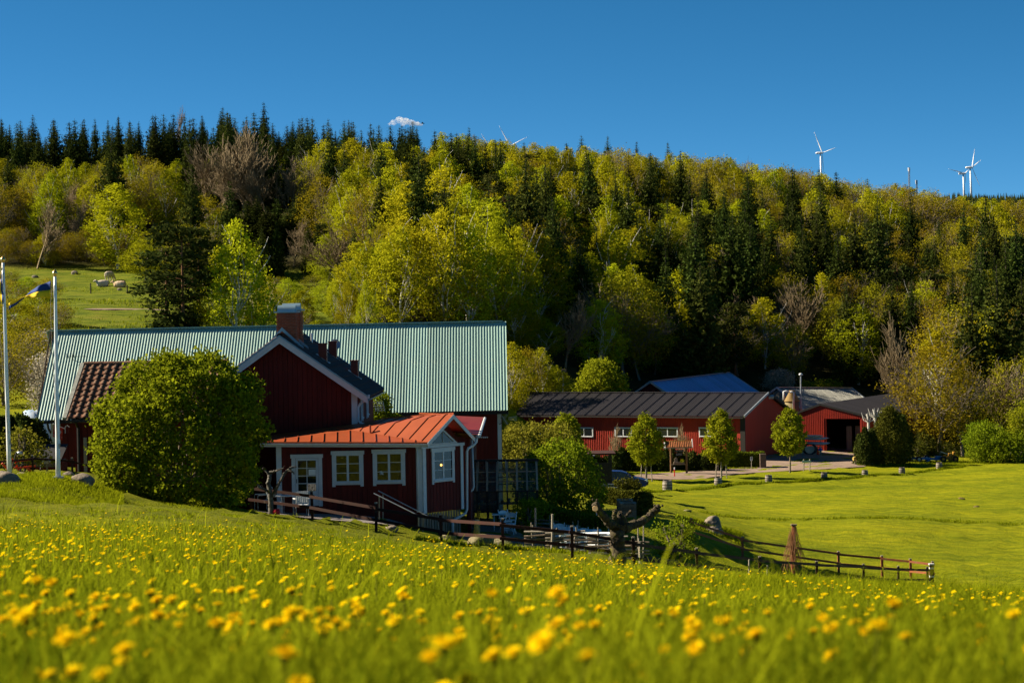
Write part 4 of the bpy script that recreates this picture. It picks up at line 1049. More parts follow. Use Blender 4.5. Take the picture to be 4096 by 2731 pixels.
# ------------------------------------------------------------------ trees
def tube_np(segs, sides=4):
    """many tapered sticks (p0, p1, r0, r1) as one mesh"""
    S = np.array([(*a, *b, r0, r1) for a, b, r0, r1 in segs], float)
    p0, p1, r0, r1 = S[:, :3], S[:, 3:6], S[:, 6], S[:, 7]
    d = p1 - p0; d /= np.linalg.norm(d, axis=1, keepdims=True) + 1e-9
    ref = np.where(np.abs(d[:, 2:3]) < .9, np.array([[0, 0, 1.0]]), np.array([[1.0, 0, 0]]))
    a = np.cross(ref, d); a /= np.linalg.norm(a, axis=1, keepdims=True); b = np.cross(d, a)
    V = np.zeros((len(S), 2, sides, 3))
    for k in range(sides):
        t = 2 * math.pi * k / sides; o = a * math.cos(t) + b * math.sin(t)
        V[:, 0, k] = p0 + o * r0[:, None]; V[:, 1, k] = p1 + o * r1[:, None]
    base = np.arange(len(S))[:, None] * 2 * sides; k = np.arange(sides)[None]; kn = (k + 1) % sides
    Q = np.stack([base + k, base + kn, base + sides + kn, base + sides + k], -1).reshape(-1, 4)
    return V.reshape(-1, 3), Q
def leaves_np(C, size, rng, flat=0.0, aspect=1.6, droop=None):
    """one small rhombic leaf (or spray of leaves) at every point"""
    n = len(C); size = np.broadcast_to(np.asarray(size, float), (n,))
    d = rng.standard_normal((n, 3))
    if droop is not None: d = d * (1 - droop) + np.array([0, 0, -1.0]) * droop * 2
    d /= np.linalg.norm(d, axis=1, keepdims=True) + 1e-9
    u = rng.standard_normal((n, 3)); u[:, 2] += flat * 3
    s = np.cross(d, u); s /= np.linalg.norm(s, axis=1, keepdims=True) + 1e-9
    L = (size * aspect / 2)[:, None]; W = (size / 2)[:, None]
    V = np.stack([C - d * L, C + s * W, C + d * L, C - s * W], 1).reshape(-1, 3)
    Q = np.arange(n * 4).reshape(-1, 4)
    return V, Q
def branch_tree(rng, H, r0, levels, nb, spread, up, len0, fork=0.35, wig=0.12, decay=0.68):
    """a branching skeleton: list of sticks and list of twig ends"""
    segs, tips = [], []
    def grow(p, d, L, r, lev):
        k = 3 if lev == 0 else 2
        q = p; rr = r
        pts = [p]
        for i in range(k):
            d = d + rng.normal(0, wig, 3) + np.array([0, 0, up * 0.15]); d /= np.linalg.norm(d)
            q2 = q + d * L / k; r2 = rr * 0.80
            segs.append((q, q2, rr, r2)); q, rr = q2, r2; pts.append(q)
        if lev >= levels:
            tips.append(q); return
        n = nb[min(lev, len(nb) - 1)]
        for i in range(n):
            t = rng.uniform(fork, 1.0); j = min(int(t * k), k - 1); s = pts[j] + (pts[j + 1] - pts[j]) * (t * k - j)
            a = rng.uniform(0, 2 * math.pi)
            ref = np.array([0, 0, 1.0]) if abs(d[2]) < .9 else np.array([1.0, 0, 0])
            x = np.cross(ref, d); x /= np.linalg.norm(x); y = np.cross(d, x)
            sp = spread * rng.uniform(.7, 1.25)
            nd = d * math.cos(sp) + (x * math.cos(a) + y * math.sin(a)) * math.sin(sp); nd[2] += up * 0.3
            nd /= np.linalg.norm(nd)
            grow(s, nd, L * decay * rng.uniform(.75, 1.15), rr * rng.uniform(.55, .8), lev + 1)
        grow(q, d, L * decay, rr * .9, lev + 1)
    grow(np.zeros(3), np.array([0, 0, 1.0]), len0, r0, 0)
    A = np.array([s[1] for s in segs]); k = H / A[:, 2].max()
    segs = [(a * k, b * k, c, d) for a, b, c, d in segs]; tips = [t * k for t in tips]
    return segs, np.array(tips)
BK = {}
M_bark_dark = mat('spruce_bark', (0.06, 0.045, 0.035), (0.035, 0.028, 0.022), scale=3, rough=.95)
M_bark_pine = mat('pine_bark', (0.22, 0.10, 0.045), (0.12, 0.06, 0.03), scale=2, rough=.95)
M_bark_birch = mat('birch_bark', (0.62, 0.60, 0.54), (0.45, 0.43, 0.38), scale=2.5, rough=.8, c3=(0.04, 0.035, 0.03), s3=2.0, t3=0.60)
M_bark_grey = mat('grey_bark', (0.20, 0.165, 0.12), (0.13, 0.105, 0.08), scale=4, rough=.95)
M_twig = mat('pale_bare_twigs', (0.22, 0.165, 0.09), (0.15, 0.11, 0.06), scale=2, rough=.9)
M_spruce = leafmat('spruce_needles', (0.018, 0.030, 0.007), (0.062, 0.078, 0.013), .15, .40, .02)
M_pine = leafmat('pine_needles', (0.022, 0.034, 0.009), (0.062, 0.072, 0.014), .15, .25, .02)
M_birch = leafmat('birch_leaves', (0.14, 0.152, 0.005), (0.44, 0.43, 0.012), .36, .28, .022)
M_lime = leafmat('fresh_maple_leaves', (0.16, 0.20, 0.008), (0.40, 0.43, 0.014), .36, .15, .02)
M_olive = leafmat('budding_oak_leaves', (0.12, 0.108, 0.007), (0.335, 0.285, 0.012), .30, .2, .022)
M_bloom = leafmat('white_blossom', (0.22, 0.20, 0.13), (0.50, 0.46, 0.36), .3, .1, .01)
def spruce_variant(seed, H=17.0, R=2.9, pine=False, thin=1.0):
    rng = np.random.default_rng(seed)
    segs = [(np.array([0, 0, z]), np.array([0, 0, z + H / 8]), .22 * (1 - z / H) + .02, .22 * (1 - (z + H / 8) / H) + .015) for z in np.linspace(0, H * 7 / 8, 8)]
    tv = tube_np(segs, 6)
    C, S = [], []
    nw = int(46 * thin)
    for i in range(nw):
        z = H * (0.06 + 0.93 * (i + rng.uniform(-.3, .3)) / nw); f = 1 - z / H
        Lb = R * (f ** 0.72) * rng.uniform(.75, 1.15) + 0.12
        nbr = int(5 + 7 * f)
        a0 = rng.uniform(0, 6.28)
        for k in range(nbr):
            a = a0 + 6.283 * k / nbr + rng.uniform(-.25, .25); L = Lb * rng.uniform(.65, 1.15)
            m = max(3, int(L * 5.0))
            t = np.linspace(.12, 1, m)
            zz = z - L * (.30 * t + .10 * np.sin(t * 3.1)) + .16 * L * t * t
            P_ = np.stack([np.cos(a) * L * t, np.sin(a) * L * t, zz], 1) + rng.normal(0, .07, (m, 3))
            C.append(P_); S.append(.36 * (1.05 - .35 * t) * min(1, .30 + 1.9 * f))
            P2 = P_[m // 3:] + rng.normal(0, .16, (len(P_[m // 3:]), 3)) + np.array([0, 0, -.10]); C.append(P2); S.append(np.full(len(P2), .27 * min(1, .3 + 1.9 * f)))
    C = np.concatenate(C); S = np.concatenate(S)
    lv = leaves_np(C, S, rng, flat=.5, aspect=2.0, droop=.3)
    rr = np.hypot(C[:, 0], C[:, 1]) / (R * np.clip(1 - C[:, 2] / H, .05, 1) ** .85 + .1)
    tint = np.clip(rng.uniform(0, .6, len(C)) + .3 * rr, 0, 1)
    return tv, lv, np.repeat(tint, 4)
def pine_variant(seed, H=15.0, R=2.6, lo=.28):
    rng = np.random.default_rng(seed)
    segs = [(np.array([0, 0, z]), np.array([0, 0, z + H / 8]), .2 * (1 - .8 * z / H), .2 * (1 - .8 * (z + H / 8) / H)) for z in np.linspace(0, H * 7 / 8, 8)]
    C, S = [], []
    for i in range(52):
        z = H * rng.uniform(lo, 1.0); f = 1 - z / H; a = rng.uniform(0, 6.28); L = (R * (.35 + .75 * math.sin(math.pi * min(1, (f + .05) * 1.2)) ** .6)) * rng.uniform(.5, 1.05)
        e = np.array([math.cos(a) * L, math.sin(a) * L, z + .12 * L]); segs.append((np.array([0, 0, z - .2]), e, .04, .015))
        n = 46; c = e + rng.normal(0, 1, (n, 3)) * np.array([.55, .55, .26]); C.append(c); S.append(np.full(n, .30))
        n = 16; c = e * np.array([.6, .6, 1]) + rng.normal(0, 1, (n, 3)) * np.array([.45, .45, .22]); C.append(c); S.append(np.full(n, .26))
    C = np.concatenate(C); S = np.concatenate(S)
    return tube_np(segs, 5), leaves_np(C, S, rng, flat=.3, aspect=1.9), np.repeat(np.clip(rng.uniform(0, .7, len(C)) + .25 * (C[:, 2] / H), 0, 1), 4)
def leafy_variant(seed, H, W, kind):
    """birch: tall, drooping, airy; round: maple or oak; bud: mostly twigs with small leaves"""
    rng = np.random.default_rng(seed)
    if kind == 'birch': segs, tips = branch_tree(rng, H, .17, 3, [7, 4, 3], .55, .5, H * .34, fork=.12)
    elif kind == 'round': segs, tips = branch_tree(rng, H, .24, 3, [6, 4, 3], .78, .3, H * .26, fork=.4)
    elif kind == 'bud': segs, tips = branch_tree(rng, H, .20, 4, [5, 4, 3, 2], .62, .35, H * .27, fork=.35)
    else: segs, tips = branch_tree(rng, H, .22, 4, [6, 4, 4, 3], .55, .55, H * .27, fork=.3, wig=.10)
    A = np.array([s[1] for s in segs]); k = W / 2 / max(1e-3, np.percentile(np.hypot(A[:, 0], A[:, 1]), 96))
    sc = np.array([k, k, 1.0]); segs = [(a * sc, b * sc, c, d) for a, b, c, d in segs]; tips = tips * sc
    if kind == 'bare': segs = [(a, b, max(c, .030), max(d, .022)) for a, b, c, d in segs]
    elif kind == 'bud': segs = [(a, b, max(c, .020), max(d, .014)) for a, b, c, d in segs]
    else: segs = [s for s in segs if s[2] > .018]
    tv = tube_np(segs, 4 if kind in ('birch', 'round') else 3)
    if kind == 'bare': return tv, None, None
    # crown: clumps of leaves filling an uneven envelope, denser outside, with gaps between
    n_cl, per, z0, zmax = {'birch': (250, 30, .10, .42), 'round': (230, 34, .12, .50), 'bud': (330, 15, .14, .55)}[kind]
    K = []
    lob = [(rng.uniform(0, 6.28), rng.uniform(.2, .95), rng.uniform(-.38, .30)) for _ in range(9)]
    while len(K) < n_cl:
        f = rng.uniform(z0, 1.0); a = rng.uniform(0, 6.28)
        prof = math.sin(math.pi * (.5 * (f - z0) / (zmax - z0) if f < zmax else .5 + .5 * (f - zmax) / (1 - zmax))) ** .72
        m = 1 + sum(g * math.exp(-((f - fz) / .13) ** 2) * max(0, math.cos(a - fa)) for fa, fz, g in lob)
        if rng.random() > prof + .15: continue
        r = W / 2 * max(.08, prof) * m * rng.uniform(.25, 1.0) ** .5
        K.append((r * math.cos(a), r * math.sin(a), f * H))
    K = np.array(K)
    if kind == 'birch':
        C = np.concatenate([t + np.stack([rng.normal(0, .27, per), rng.normal(0, .27, per), -np.abs(rng.normal(0, .70, per)) + .25], 1) for t in K]); S = rng.uniform(.12, .21, len(C)); asp, dr = 1.5, .35
    elif kind == 'round':
        C = np.concatenate([t + rng.normal(0, 1, (per, 3)) * np.array([.45, .45, .28]) for t in K]); S = rng.uniform(.14, .25, len(C)); asp, dr = 1.3, .1
    else:
        C = np.concatenate([t + rng.normal(0, 1, (per, 3)) * np.array([.42, .42, .40]) for t in K]); S = rng.uniform(.11, .19, len(C)); asp, dr = 1.4, .1
    lv = leaves_np(C, S, rng, aspect=asp, droop=dr)
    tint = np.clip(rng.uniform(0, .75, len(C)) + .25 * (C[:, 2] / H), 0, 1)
    return tv, lv, np.repeat(tint, 4)
LIB = {}
def add_variant(kind, tv, lv, tint, barkm, leafm):
    tm_ = np_mesh(kind + '_trunk', tv[0], quads=tv[1], smooth=True); tm_.materials.append(barkm)
    cm_ = None
    if lv is not None: cm_ = np_mesh(kind + '_crown', lv[0], quads=lv[1], tint=tint); cm_.materials.append(leafm)
    LIB.setdefault(kind, []).append((tm_, cm_))
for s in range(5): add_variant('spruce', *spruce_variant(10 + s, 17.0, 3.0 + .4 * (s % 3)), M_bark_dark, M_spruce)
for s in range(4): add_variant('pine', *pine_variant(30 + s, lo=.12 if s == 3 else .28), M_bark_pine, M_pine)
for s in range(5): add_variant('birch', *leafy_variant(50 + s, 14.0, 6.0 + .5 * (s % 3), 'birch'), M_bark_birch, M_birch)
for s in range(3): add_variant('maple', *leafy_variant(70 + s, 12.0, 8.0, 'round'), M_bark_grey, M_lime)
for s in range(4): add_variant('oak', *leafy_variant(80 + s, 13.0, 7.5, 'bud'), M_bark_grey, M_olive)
for s in range(3): add_variant('bare', *leafy_variant(90 + s, 15.0, 8.0, 'bare'), M_twig, None)
add_variant('blossom', *leafy_variant(99, 7.0, 5.0, 'bud'), M_bark_grey, M_bloom)
_tr = random.Random(21)
NAMES = {'spruce': 'spruce_tree', 'pine': 'pine_tree', 'birch': 'birch_tree', 'maple': 'maple_tree', 'oak': 'oak_tree', 'bare': 'bare_tree', 'blossom': 'blossoming_tree'}
def plant(kind, base, h, w, label, group=None, var=None, base_h={'spruce': 17., 'pine': 15., 'birch': 14., 'maple': 12., 'oak': 13., 'bare': 15., 'blossom': 7.}, base_w={'spruce': 6.4, 'pine': 5.4, 'birch': 6.5, 'maple': 8., 'oak': 7.5, 'bare': 8., 'blossom': 5.}):
    tm_, cm_ = LIB[kind][_tr.randrange(len(LIB[kind])) if var is None else var]
    t = thing(NAMES[kind], label, 'tree', base, group, rz=_tr.uniform(0, 6.28))
    sxy = w / base_w[kind] if w else h / base_h[kind] * _tr.uniform(.85, 1.1)
    t.scale = (sxy, sxy * _tr.uniform(.9, 1.1), h / base_h[kind])
    link('trunk', tm_, None, t)
    if cm_: link('crown', cm_, None, t)
    return t
TREES = []                                     # (px, depth, kind)
def place(kind, px, d, top_py=None, h=None, w=None, label='', group=None, var=None):
    b = gp(px, d, -.1)
    if top_py is not None: h = at(px, top_py, d).z - b.z
    t = plant(kind, b, h, w, label, group, var); TREES.append((px, d, kind)); return t
# trees one can single out
place('birch', 470, 283, top_py=735, w=10.5, label='big bright weeping birch at pasture edge above the resting cows', var=0)
place('maple', 585, 272, top_py=960, w=7.0, label='rounded pale green tree right of the cows beside the pine')
place('maple', 660, 274, top_py=930, w=5.5, label='small lime green maple tucked behind the dark pasture pine')
place('pine', 735, 204, top_py=905, w=6.6, label='big dark pine with orange trunk standing at the foot of the pasture', var=3)
place('pine', 670, 208, top_py=1000, w=6.0, label='second dark pine crowded left of the orange trunked pasture pine', var=3)
place('pine', 800, 214, top_py=960, w=6.0, label='third dark pine crowded right of the orange trunked pasture pine', var=3)
place('birch', 960, 203, top_py=880, w=8.5, label='broad olive birch right of the dark pasture pine, above barn roof', var=1)
place('birch', 885, 209, top_py=985, w=6.5, label='slimmer birch squeezed between pine and broad birch')
place('bare', 880, 310, top_py=490, w=14.0, label='leftmost of the tall brown bare trees on the upper slope', var=0)
place('bare', 985, 308, top_py=500, w=14.0, label='middle one of the tall brown bare trees on the upper slope', var=1)
place('bare', 1095, 305, top_py=560, w=13.0, label='rightmost of the tall brown bare trees on the upper slope', var=2)
place('bare', 930, 306, top_py=560, w=12.0, label='lower bare brown tree in front of the tall bare cluster', var=2)
place('bare', 820, 314, top_py=540, w=11.0, label='bare brown tree at far left of the tall bare cluster', var=1)
place('bare', 1035, 312, top_py=520, w=12.0, label='bare brown tree squeezed between middle and rightmost bare trees', var=0)
place('bare', 1160, 306, top_py=620, w=10.0, label='shorter bare brown tree at right end of the bare cluster', var=1)
for _k, (_px, _d, _tp) in enumerate(((990, 292, 800), (1030, 296, 780), (1070, 290, 820), (1110, 295, 790), (1150, 291, 830), (1190, 296, 780), (1230, 292, 820), (940, 294, 830), (890, 290, 880), (1250, 298, 760))):
    place('spruce', _px, _d, top_py=_tp, w=5.5, label='young spruce in the dark thicket under bare brown trees, %s from left' % ('third', 'fourth', 'fifth', 'sixth', 'seventh', 'eighth', 'ninth', 'second', 'first', 'tenth')[_k], group='young spruces under the bare trees', var=_k % 5)
place('bare', 1175, 280, top_py=860, w=5.5, label='small pale bare tree with white forking limbs beside upper pasture', var=0)
place('bare', 1370, 255, top_py=900, w=10.5, label='wide fan shaped grey bare tree right of the chimney', var=1)
place('maple', 1310, 262, top_py=940, w=5.0, label='bright lime tree glowing behind the fan shaped bare tree')
place('bare', 150, 284, top_py=800, w=8.0, label='bare grey forked tree at the upper left edge of the pasture', var=2)
place('birch', 1300, 320, top_py=560, w=8.5, label='slim yellow birch standing right of the bare brown trees', var=2)
place('birch', 1560, 300, top_py=640, w=11.0, label='large olive yellow birch on slope above the barn ridge', var=3)
place('birch', 1620, 232, top_py=870, w=8.0, label='white stemmed birch directly behind middle of green roof', var=0)
place('birch', 1720, 234, top_py=860, w=7.5, label='tall white stemmed birch right of its twin above green roof', var=1)
place('birch', 1540, 228, top_py=960, w=7.0, label='shorter birch with pale trunk behind green roof near the chimney', var=2)
place('birch', 2065, 226, top_py=1180, w=6.5, label='olive birch rising just past right end of green roof', var=3)
place('birch', 2180, 229, top_py=1270, w=5.5, label='thin young birch behind black roof beside the bare twins', var=4)
place('bare', 2260, 231, top_py=1160, w=7.0, label='pale bare tree between birches behind the black roof', var=0)
place('birch', 2400, 234, top_py=1200, w=8.0, label='wide olive birch behind the black roof left of lime tree', var=0)
place('maple', 2590, 330, top_py=800, w=9.0, label='vivid lime maple high on the slope left of its twin', var=1)
place('maple', 2790, 330, top_py=805, w=8.5, label='vivid lime maple high on the slope right of its twin', var=2)
place('maple', 2690, 330, top_py=830, w=6.5, label='smaller lime maple between the two vivid maples', var=0)
place('birch', 2720, 258, top_py=1080, w=9.0, label='bright birch group leader on dark lower slope above blue roof', var=1)
place('bare', 3200, 262, top_py=1100, w=10.0, label='pale bare tree with white limbs in dark lower slope', var=1)
place('bare', 3120, 262, top_py=1180, w=8.0, label='smaller bare tree left of pale limbed tree on dark slope', var=2)
place('birch', 3060, 258, top_py=1190, w=6.5, label='lone bright birch left of the bare trees on dark slope', var=2)
place('bare', 3680, 214, top_py=1240, w=8.5, label='bare tree with upright limbs behind the conifers by the shed', var=0)
place('oak', 3755, 204, top_py=1370, w=9.5, label='tall budding tree with pale trunk behind the blue conveyor', var=0)
place('oak', 3850, 205, top_py=1480, w=8.0, label='second budding tree with pale trunk right of the conveyor', var=1)
place('birch', 3770, 225, top_py=1310, w=10.0, label='yellow birch glowing behind the two budding trees', var=3)
place('bare', 4000, 214, top_py=1420, w=9.5, label='sprawling bare tree at right edge above the green bushes', var=1)
place('oak', 4090, 212, top_py=1430, w=9.0, label='budding tree cut by right picture edge', var=2)
place('spruce', 3860, 240, top_py=1290, w=7.5, label='dark spruce with tiered branches behind the right budding trees', var=0)
place('spruce', 4020, 246, top_py=1250, w=7.0, label='dark spruce behind the sprawling bare tree at right', var=1)
place('blossom', 3120, 246, top_py=1480, w=4.5, label='white blossoming tree in shade right of the blue roof')
place('spruce', 2900, 320, top_py=790, w=6.5, label='tall tiered spruce standing clear in middle of right slope', var=2)
place('spruce', 1060, 368, top_py=405, w=4.6, label='tallest spruce breaking the skyline above the bare trees', var=3)
place('spruce', 895, 370, top_py=425, w=4.4, label='pointed skyline spruce left of the tallest spruce', var=4)
place('bare', 695, 374, top_py=420, w=4.5, label='dead leafless spruce poking above the skyline', var=2)
place('spruce', 2675, 380, top_py=565, w=3.6, label='single spruce standing alone on the right hand skyline', var=0)
place('spruce', 2330, 376, top_py=540, w=5, label='broad skyline spruce at middle of the ridge', var=1)
place('spruce', 2435, 378, top_py=540, w=3.8, label='slender skyline spruce right of the broad one at ridge middle', var=2)
place('spruce', 1880, 378, top_py=505, w=4, label='skyline spruce left of the half hidden turbine', var=3)
place('spruce', 1655, 372, top_py=480, w=4.6, label='dark skyline spruce below the small white cloud', var=4)
sky_x0 = [1500, 2048, 2500, 2900, 3200]; sky_y0 = [500, 560, 575, 615, 655]
def ordinal(n): return ('%d%s' % (n, 'th' if 10 <= n % 100 <= 20 else {1: 'st', 2: 'nd', 3: 'rd'}.get(n % 10, 'th')))
px, k = -60.0, 0
_sx = [-100, 40, 160, 240, 330, 430, 500, 560, 640, 760, 830, 900, 1000, 1060, 1140, 1250, 1340, 1400, 1520, 1600, 1700, 1800]; _sy = [500, 470, 450, 500, 460, 455, 480, 445, 470, 480, 455, 425, 440, 410, 450, 490, 465, 480, 490, 500, 520, 560]
while px < 1790:
    k += 1; dd = _tr.uniform(362, 384)
    place('spruce', px, dd, top_py=np.interp(px, _sx, _sy) + _tr.choice((_tr.uniform(-14, 20), _tr.uniform(20, 60), _tr.uniform(60, 130))), label='skyline spruce, %s along the dark ridge row from the left edge' % ordinal(k), group='spruces of the ridge row on the left skyline')
    px += _tr.uniform(22, 58)
px, k = 1840.0, 0
while px < 3050:
    k += 1
    place('spruce', px, _tr.uniform(366, 382), top_py=np.interp(px, sky_x0, sky_y0) + _tr.uniform(-20, 40), label='scattered ridge spruce, %s to the right of the small cloud' % ordinal(k), group='scattered spruces on the middle skyline')
    px += _tr.uniform(120, 330)
def shrub(px, d, h, w, kind, label, group=None):
    tm_, cm_ = LIB[kind][_tr.randrange(len(LIB[kind]))]
    t = thing('shrub', label, 'shrub', gp(px, d, -.15 * h), group, rz=_tr.uniform(0, 6.28))
    bh = {'maple': 12., 'birch': 14., 'oak': 13., 'blossom': 7., 'bare': 15.}[kind]; bw = {'maple': 8., 'birch': 6.5, 'oak': 7.5, 'blossom': 5., 'bare': 8.}[kind]
    t.scale = (w / bw, w / bw, h / bh * 1.12)
    link('stem', tm_, None, t)
    if cm_: link('foliage', cm_, None, t)
    TREES.append((px, d, kind)); return t
for i, (px, d, h, w, kd) in enumerate(((1020, 205, 5.0, 4.5, 'birch'), (1090, 200, 4.2, 4.5, 'maple'), (1165, 205, 5.0, 4.0, 'blossom'), (1240, 200, 4.8, 4.5, 'birch'), (1310, 208, 4.0, 4.0, 'maple'), (1380, 200, 4.5, 4.0, 'birch'), (1450, 204, 4.6, 4.0, 'maple'), (1515, 199, 4.2, 4.0, 'birch'),
        (1600, 196, 4.5, 4.2, 'maple'), (1690, 196, 5.0, 4.6, 'oak'), (1780, 195, 4.4, 4.2, 'maple'), (1860, 196, 4.8, 4.0, 'birch'), (1930, 194, 5.0, 3.6, 'blossom'), (1990, 195, 4.4, 3.8, 'oak'), (1095, 232, 3.6, 4.2, 'oak'), (1150, 244, 3.2, 4, 'maple'), (1205, 228, 3.8, 4.4, 'birch'), (1255, 250, 3.0, 4, 'oak'), (1300, 236, 3.6, 4.2, 'maple'), (1180, 216, 3.4, 4, 'oak'), (1270, 214, 3.2, 4, 'birch'), (1120, 256, 2.6, 3.6, 'oak'))):
    shrub(px, d, h, w, kd, '%s shrub just above the green roof ridge, %s from chimney' % ({'birch': 'olive', 'maple': 'fresh green', 'blossom': 'white blossoming', 'oak': 'orange brown'}[kd], ordinal(i + 1)), 'shrubs along the green roof ridge')
for i, (px, d, h, w, kd) in enumerate(((2055, 206, 7.0, 4.5, 'birch'), (2110, 211, 5.5, 4.5, 'oak'), (2165, 213, 6.0, 4.2, 'birch'), (2225, 214, 4.8, 4.5, 'maple'))):
    shrub(px, d, h, w, kd, 'leafy shrub filling the gap right of the green roof, %s from the roof' % ordinal(i + 1), 'shrubs in the gap right of the green roof')
for i, (px, d, h, w, kd) in enumerate(((30, 262, 3.2, 5, 'oak'), (110, 255, 2.6, 4, 'maple'), (190, 248, 2.8, 4.5, 'oak'), (40, 232, 3.8, 5.5, 'oak'), (160, 214, 4.2, 5, 'birch'), (230, 206, 3.4, 5, 'oak'), (60, 205, 4.0, 6, 'birch'), (120, 196, 3.0, 6, 'oak'),
        (20, 182, 4.2, 6, 'bare'), (110, 172, 4.5, 6, 'oak'), (180, 160, 4.0, 5.5, 'blossom'), (60, 158, 5.5, 7, 'oak'), (-30, 165, 6, 7, 'birch'), (140, 146, 5.0, 6, 'oak'), (215, 135, 4.2, 4, 'blossom'), (20, 140, 5.5, 6, 'oak'))):
    shrub(px, d, h, w, kd, 'scrubby %s bush in the rough pasture left of the flagpole, %s going down' % ({'birch': 'yellow green', 'maple': 'fresh green', 'blossom': 'white flowering', 'oak': 'olive', 'bare': 'leafless'}[kd], ordinal(i + 1)), 'bushes in the rough pasture at left')
for i, (px, d, tp, kd) in enumerate(((1000, 262, 960, 'spruce'), (1050, 268, 900, 'spruce'), (1110, 272, 880, 'spruce'), (1235, 276, 880, 'spruce'), (1290, 279, 900, 'pine'), (1420, 248, 900, 'spruce'), (1450, 236, 980, 'birch'), (1340, 226, 1120, 'birch'), (1400, 218, 1130, 'birch'), (1080, 226, 1100, 'birch'), (1010, 222, 1080, 'birch'), (1470, 214, 1120, 'birch'))):
    place(kd, px, d, top_py=tp, label='%s above the chimney and green roof ridge, %s in the gap beside upper pasture' % ({'spruce': 'dark spruce', 'pine': 'dark pine', 'birch': 'low birch'}[kd], ordinal(i + 1)), group='trees in the gap beside the upper pasture')
for i, px in enumerate(range(0, 700, 42)):
    shrub(px + _tr.uniform(-12, 12), 284 + _tr.uniform(0, 8), _tr.uniform(2.5, 5), _tr.uniform(4, 6), _tr.choice(['oak', 'birch', 'oak']), 'undergrowth bush at the wood edge above the pasture, %s from left' % ordinal(i + 1), 'undergrowth along the pasture wood edge')
# the rest of the wood, planted row by row; the mix follows the slope
def mix_at(px, v):                              # v: 0 at the foot of the wood, 1 on the ridge
    r = _tr.random()
    if px < 1700 and v > .72: return 'spruce' if r < .82 else 'birch'
    if 1700 <= px < 2750 and v > .8: return 'birch' if r < .62 else 'oak' if r < .9 else 'spruce'
    if px < 720: return 'oak' if r < .52 else 'birch' if r < .84 else 'bare' if r < .88 else 'maple' if r < .92 else 'spruce'
    if px < 1300: return 'spruce' if r < (.62 if v > .5 else .3) else 'oak' if r < .72 else 'birch' if r < .9 else 'bare'
    if px < 2000: return 'birch' if r < .60 else 'oak' if r < .72 else 'spruce' if r < .95 else 'pine'
    if px < 2750: return ('birch' if r < .52 else 'oak' if r < .68 else 'spruce' if r < .95 else 'pine') if v > .5 else ('pine' if r < .10 else 'spruce' if r < .46 else 'birch' if r < .86 else 'oak')
    if v > .66: return 'oak' if r < .56 else 'birch' if r < .80 else 'bare' if r < .88 else 'spruce'
    if px < 3300: return 'spruce' if r < .40 else 'oak' if r < .60 else 'birch' if r < .74 else 'bare' if r < .88 else 'pine'
    return 'pine' if r < .16 else 'spruce' if r < .54 else 'oak' if r < .82 else 'bare' if r < .88 else 'birch'
WORDS = {'spruce': 'dark green spruce', 'pine': 'dark bushy pine', 'birch': 'yellow green birch', 'maple': 'lime green maple', 'oak': 'olive budding tree', 'bare': 'leafless tree'}
def where(px, v):
    a = 'near left edge' if px < 700 else 'by the bare brown trees' if px < 1300 else 'above the green roof' if px < 2050 else 'above the black roof' if px < 3000 else 'above the machine shed' if px < 3650 else 'near right edge'
    b = 'on the wooded skyline' if v > .82 else 'high on the wooded slope' if v > .5 else 'halfway up the wooded slope' if v > .22 else 'at the foot of the wood'
    return a, b
nfor = 0; ROW = []
d = 204.0
CAPS = {'spruce': 225, 'birch': 250, 'oak': 230, 'pine': 110, 'bare': 90, 'maple': 40}
while d < 390:
    step = 3.5 if d < 260 else 3.2
    x = -0.268 * d
    while x < 0.272 * d:
        xx = x + _tr.uniform(-1.3, 1.3); dd = d + _tr.uniform(-3, 3); x += step * _tr.uniform(.8, 1.3)
        px = CX + F * xx / dd
        if forestmask(np.array([xx]), np.array([dd]))[0] < .6: continue
        if any(abs(px - a) < 60 and abs(dd - b) < 6 for a, b, _k in TREES): continue
        if 720 < px < 1240 and 290 < dd < 322: continue
        v = min(1, max(0, (dd - 215) / 165)); kind = mix_at(px, v)
        if CAPS[kind] <= 0: kind = 'oak' if CAPS['oak'] > 0 else 'birch'
        CAPS[kind] -= 1
        g_ = Vector((xx, dd, G(xx, dd) - .1))
        h = {'spruce': 15.0, 'pine': 9.5, 'birch': 10.8, 'oak': 9.6, 'bare': 8.8, 'maple': 8.5}[kind] * _tr.uniform(.72, 1.18) * np.interp(dd, [205, 240, 300], [1.22, 1.1, 1.0])
        sy = np.interp(px, SKX, SKY)
        if dd > 350: h = max(4.0, at(px, sy + (_tr.uniform(-8, 34) + (0 if kind in ('spruce', 'pine') else 10) if px > 1700 else _tr.uniform(-8, 98) + (0 if kind in ('spruce', 'pine') else 45)), dd).z - g_.z)
        h = min(h, max(3.5, at(px, sy - 10, dd).z - g_.z)) if dd > 300 else h
        if px < 1750 and kind not in ('spruce', 'pine') and dd > 315: h = min(h, max(3.0, at(px, sy + np.interp(px, [1150, 1500], [150, 50]) + _tr.uniform(0, 50), dd).z - g_.z))
        a, b = where(px, v)
        w = h * {'spruce': .40, 'pine': .42, 'birch': .62, 'oak': .74, 'bare': .6, 'maple': .75}[kind] * _tr.uniform(.85, 1.2)
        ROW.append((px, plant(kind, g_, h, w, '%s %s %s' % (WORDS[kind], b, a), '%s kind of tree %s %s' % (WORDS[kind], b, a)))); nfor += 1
    d += 7.2
print('forest trees', nfor, CAPS)
_by = {}
for px, t in ROW: _by.setdefault(t['label'], []).append((px, t))
for lb, L in _by.items():
    if len(L) > 1:
        for k, (px, t) in enumerate(sorted(L, key=lambda q: q[0])): t['label'] = '%s, %s from left' % (lb, ordinal(k + 1))

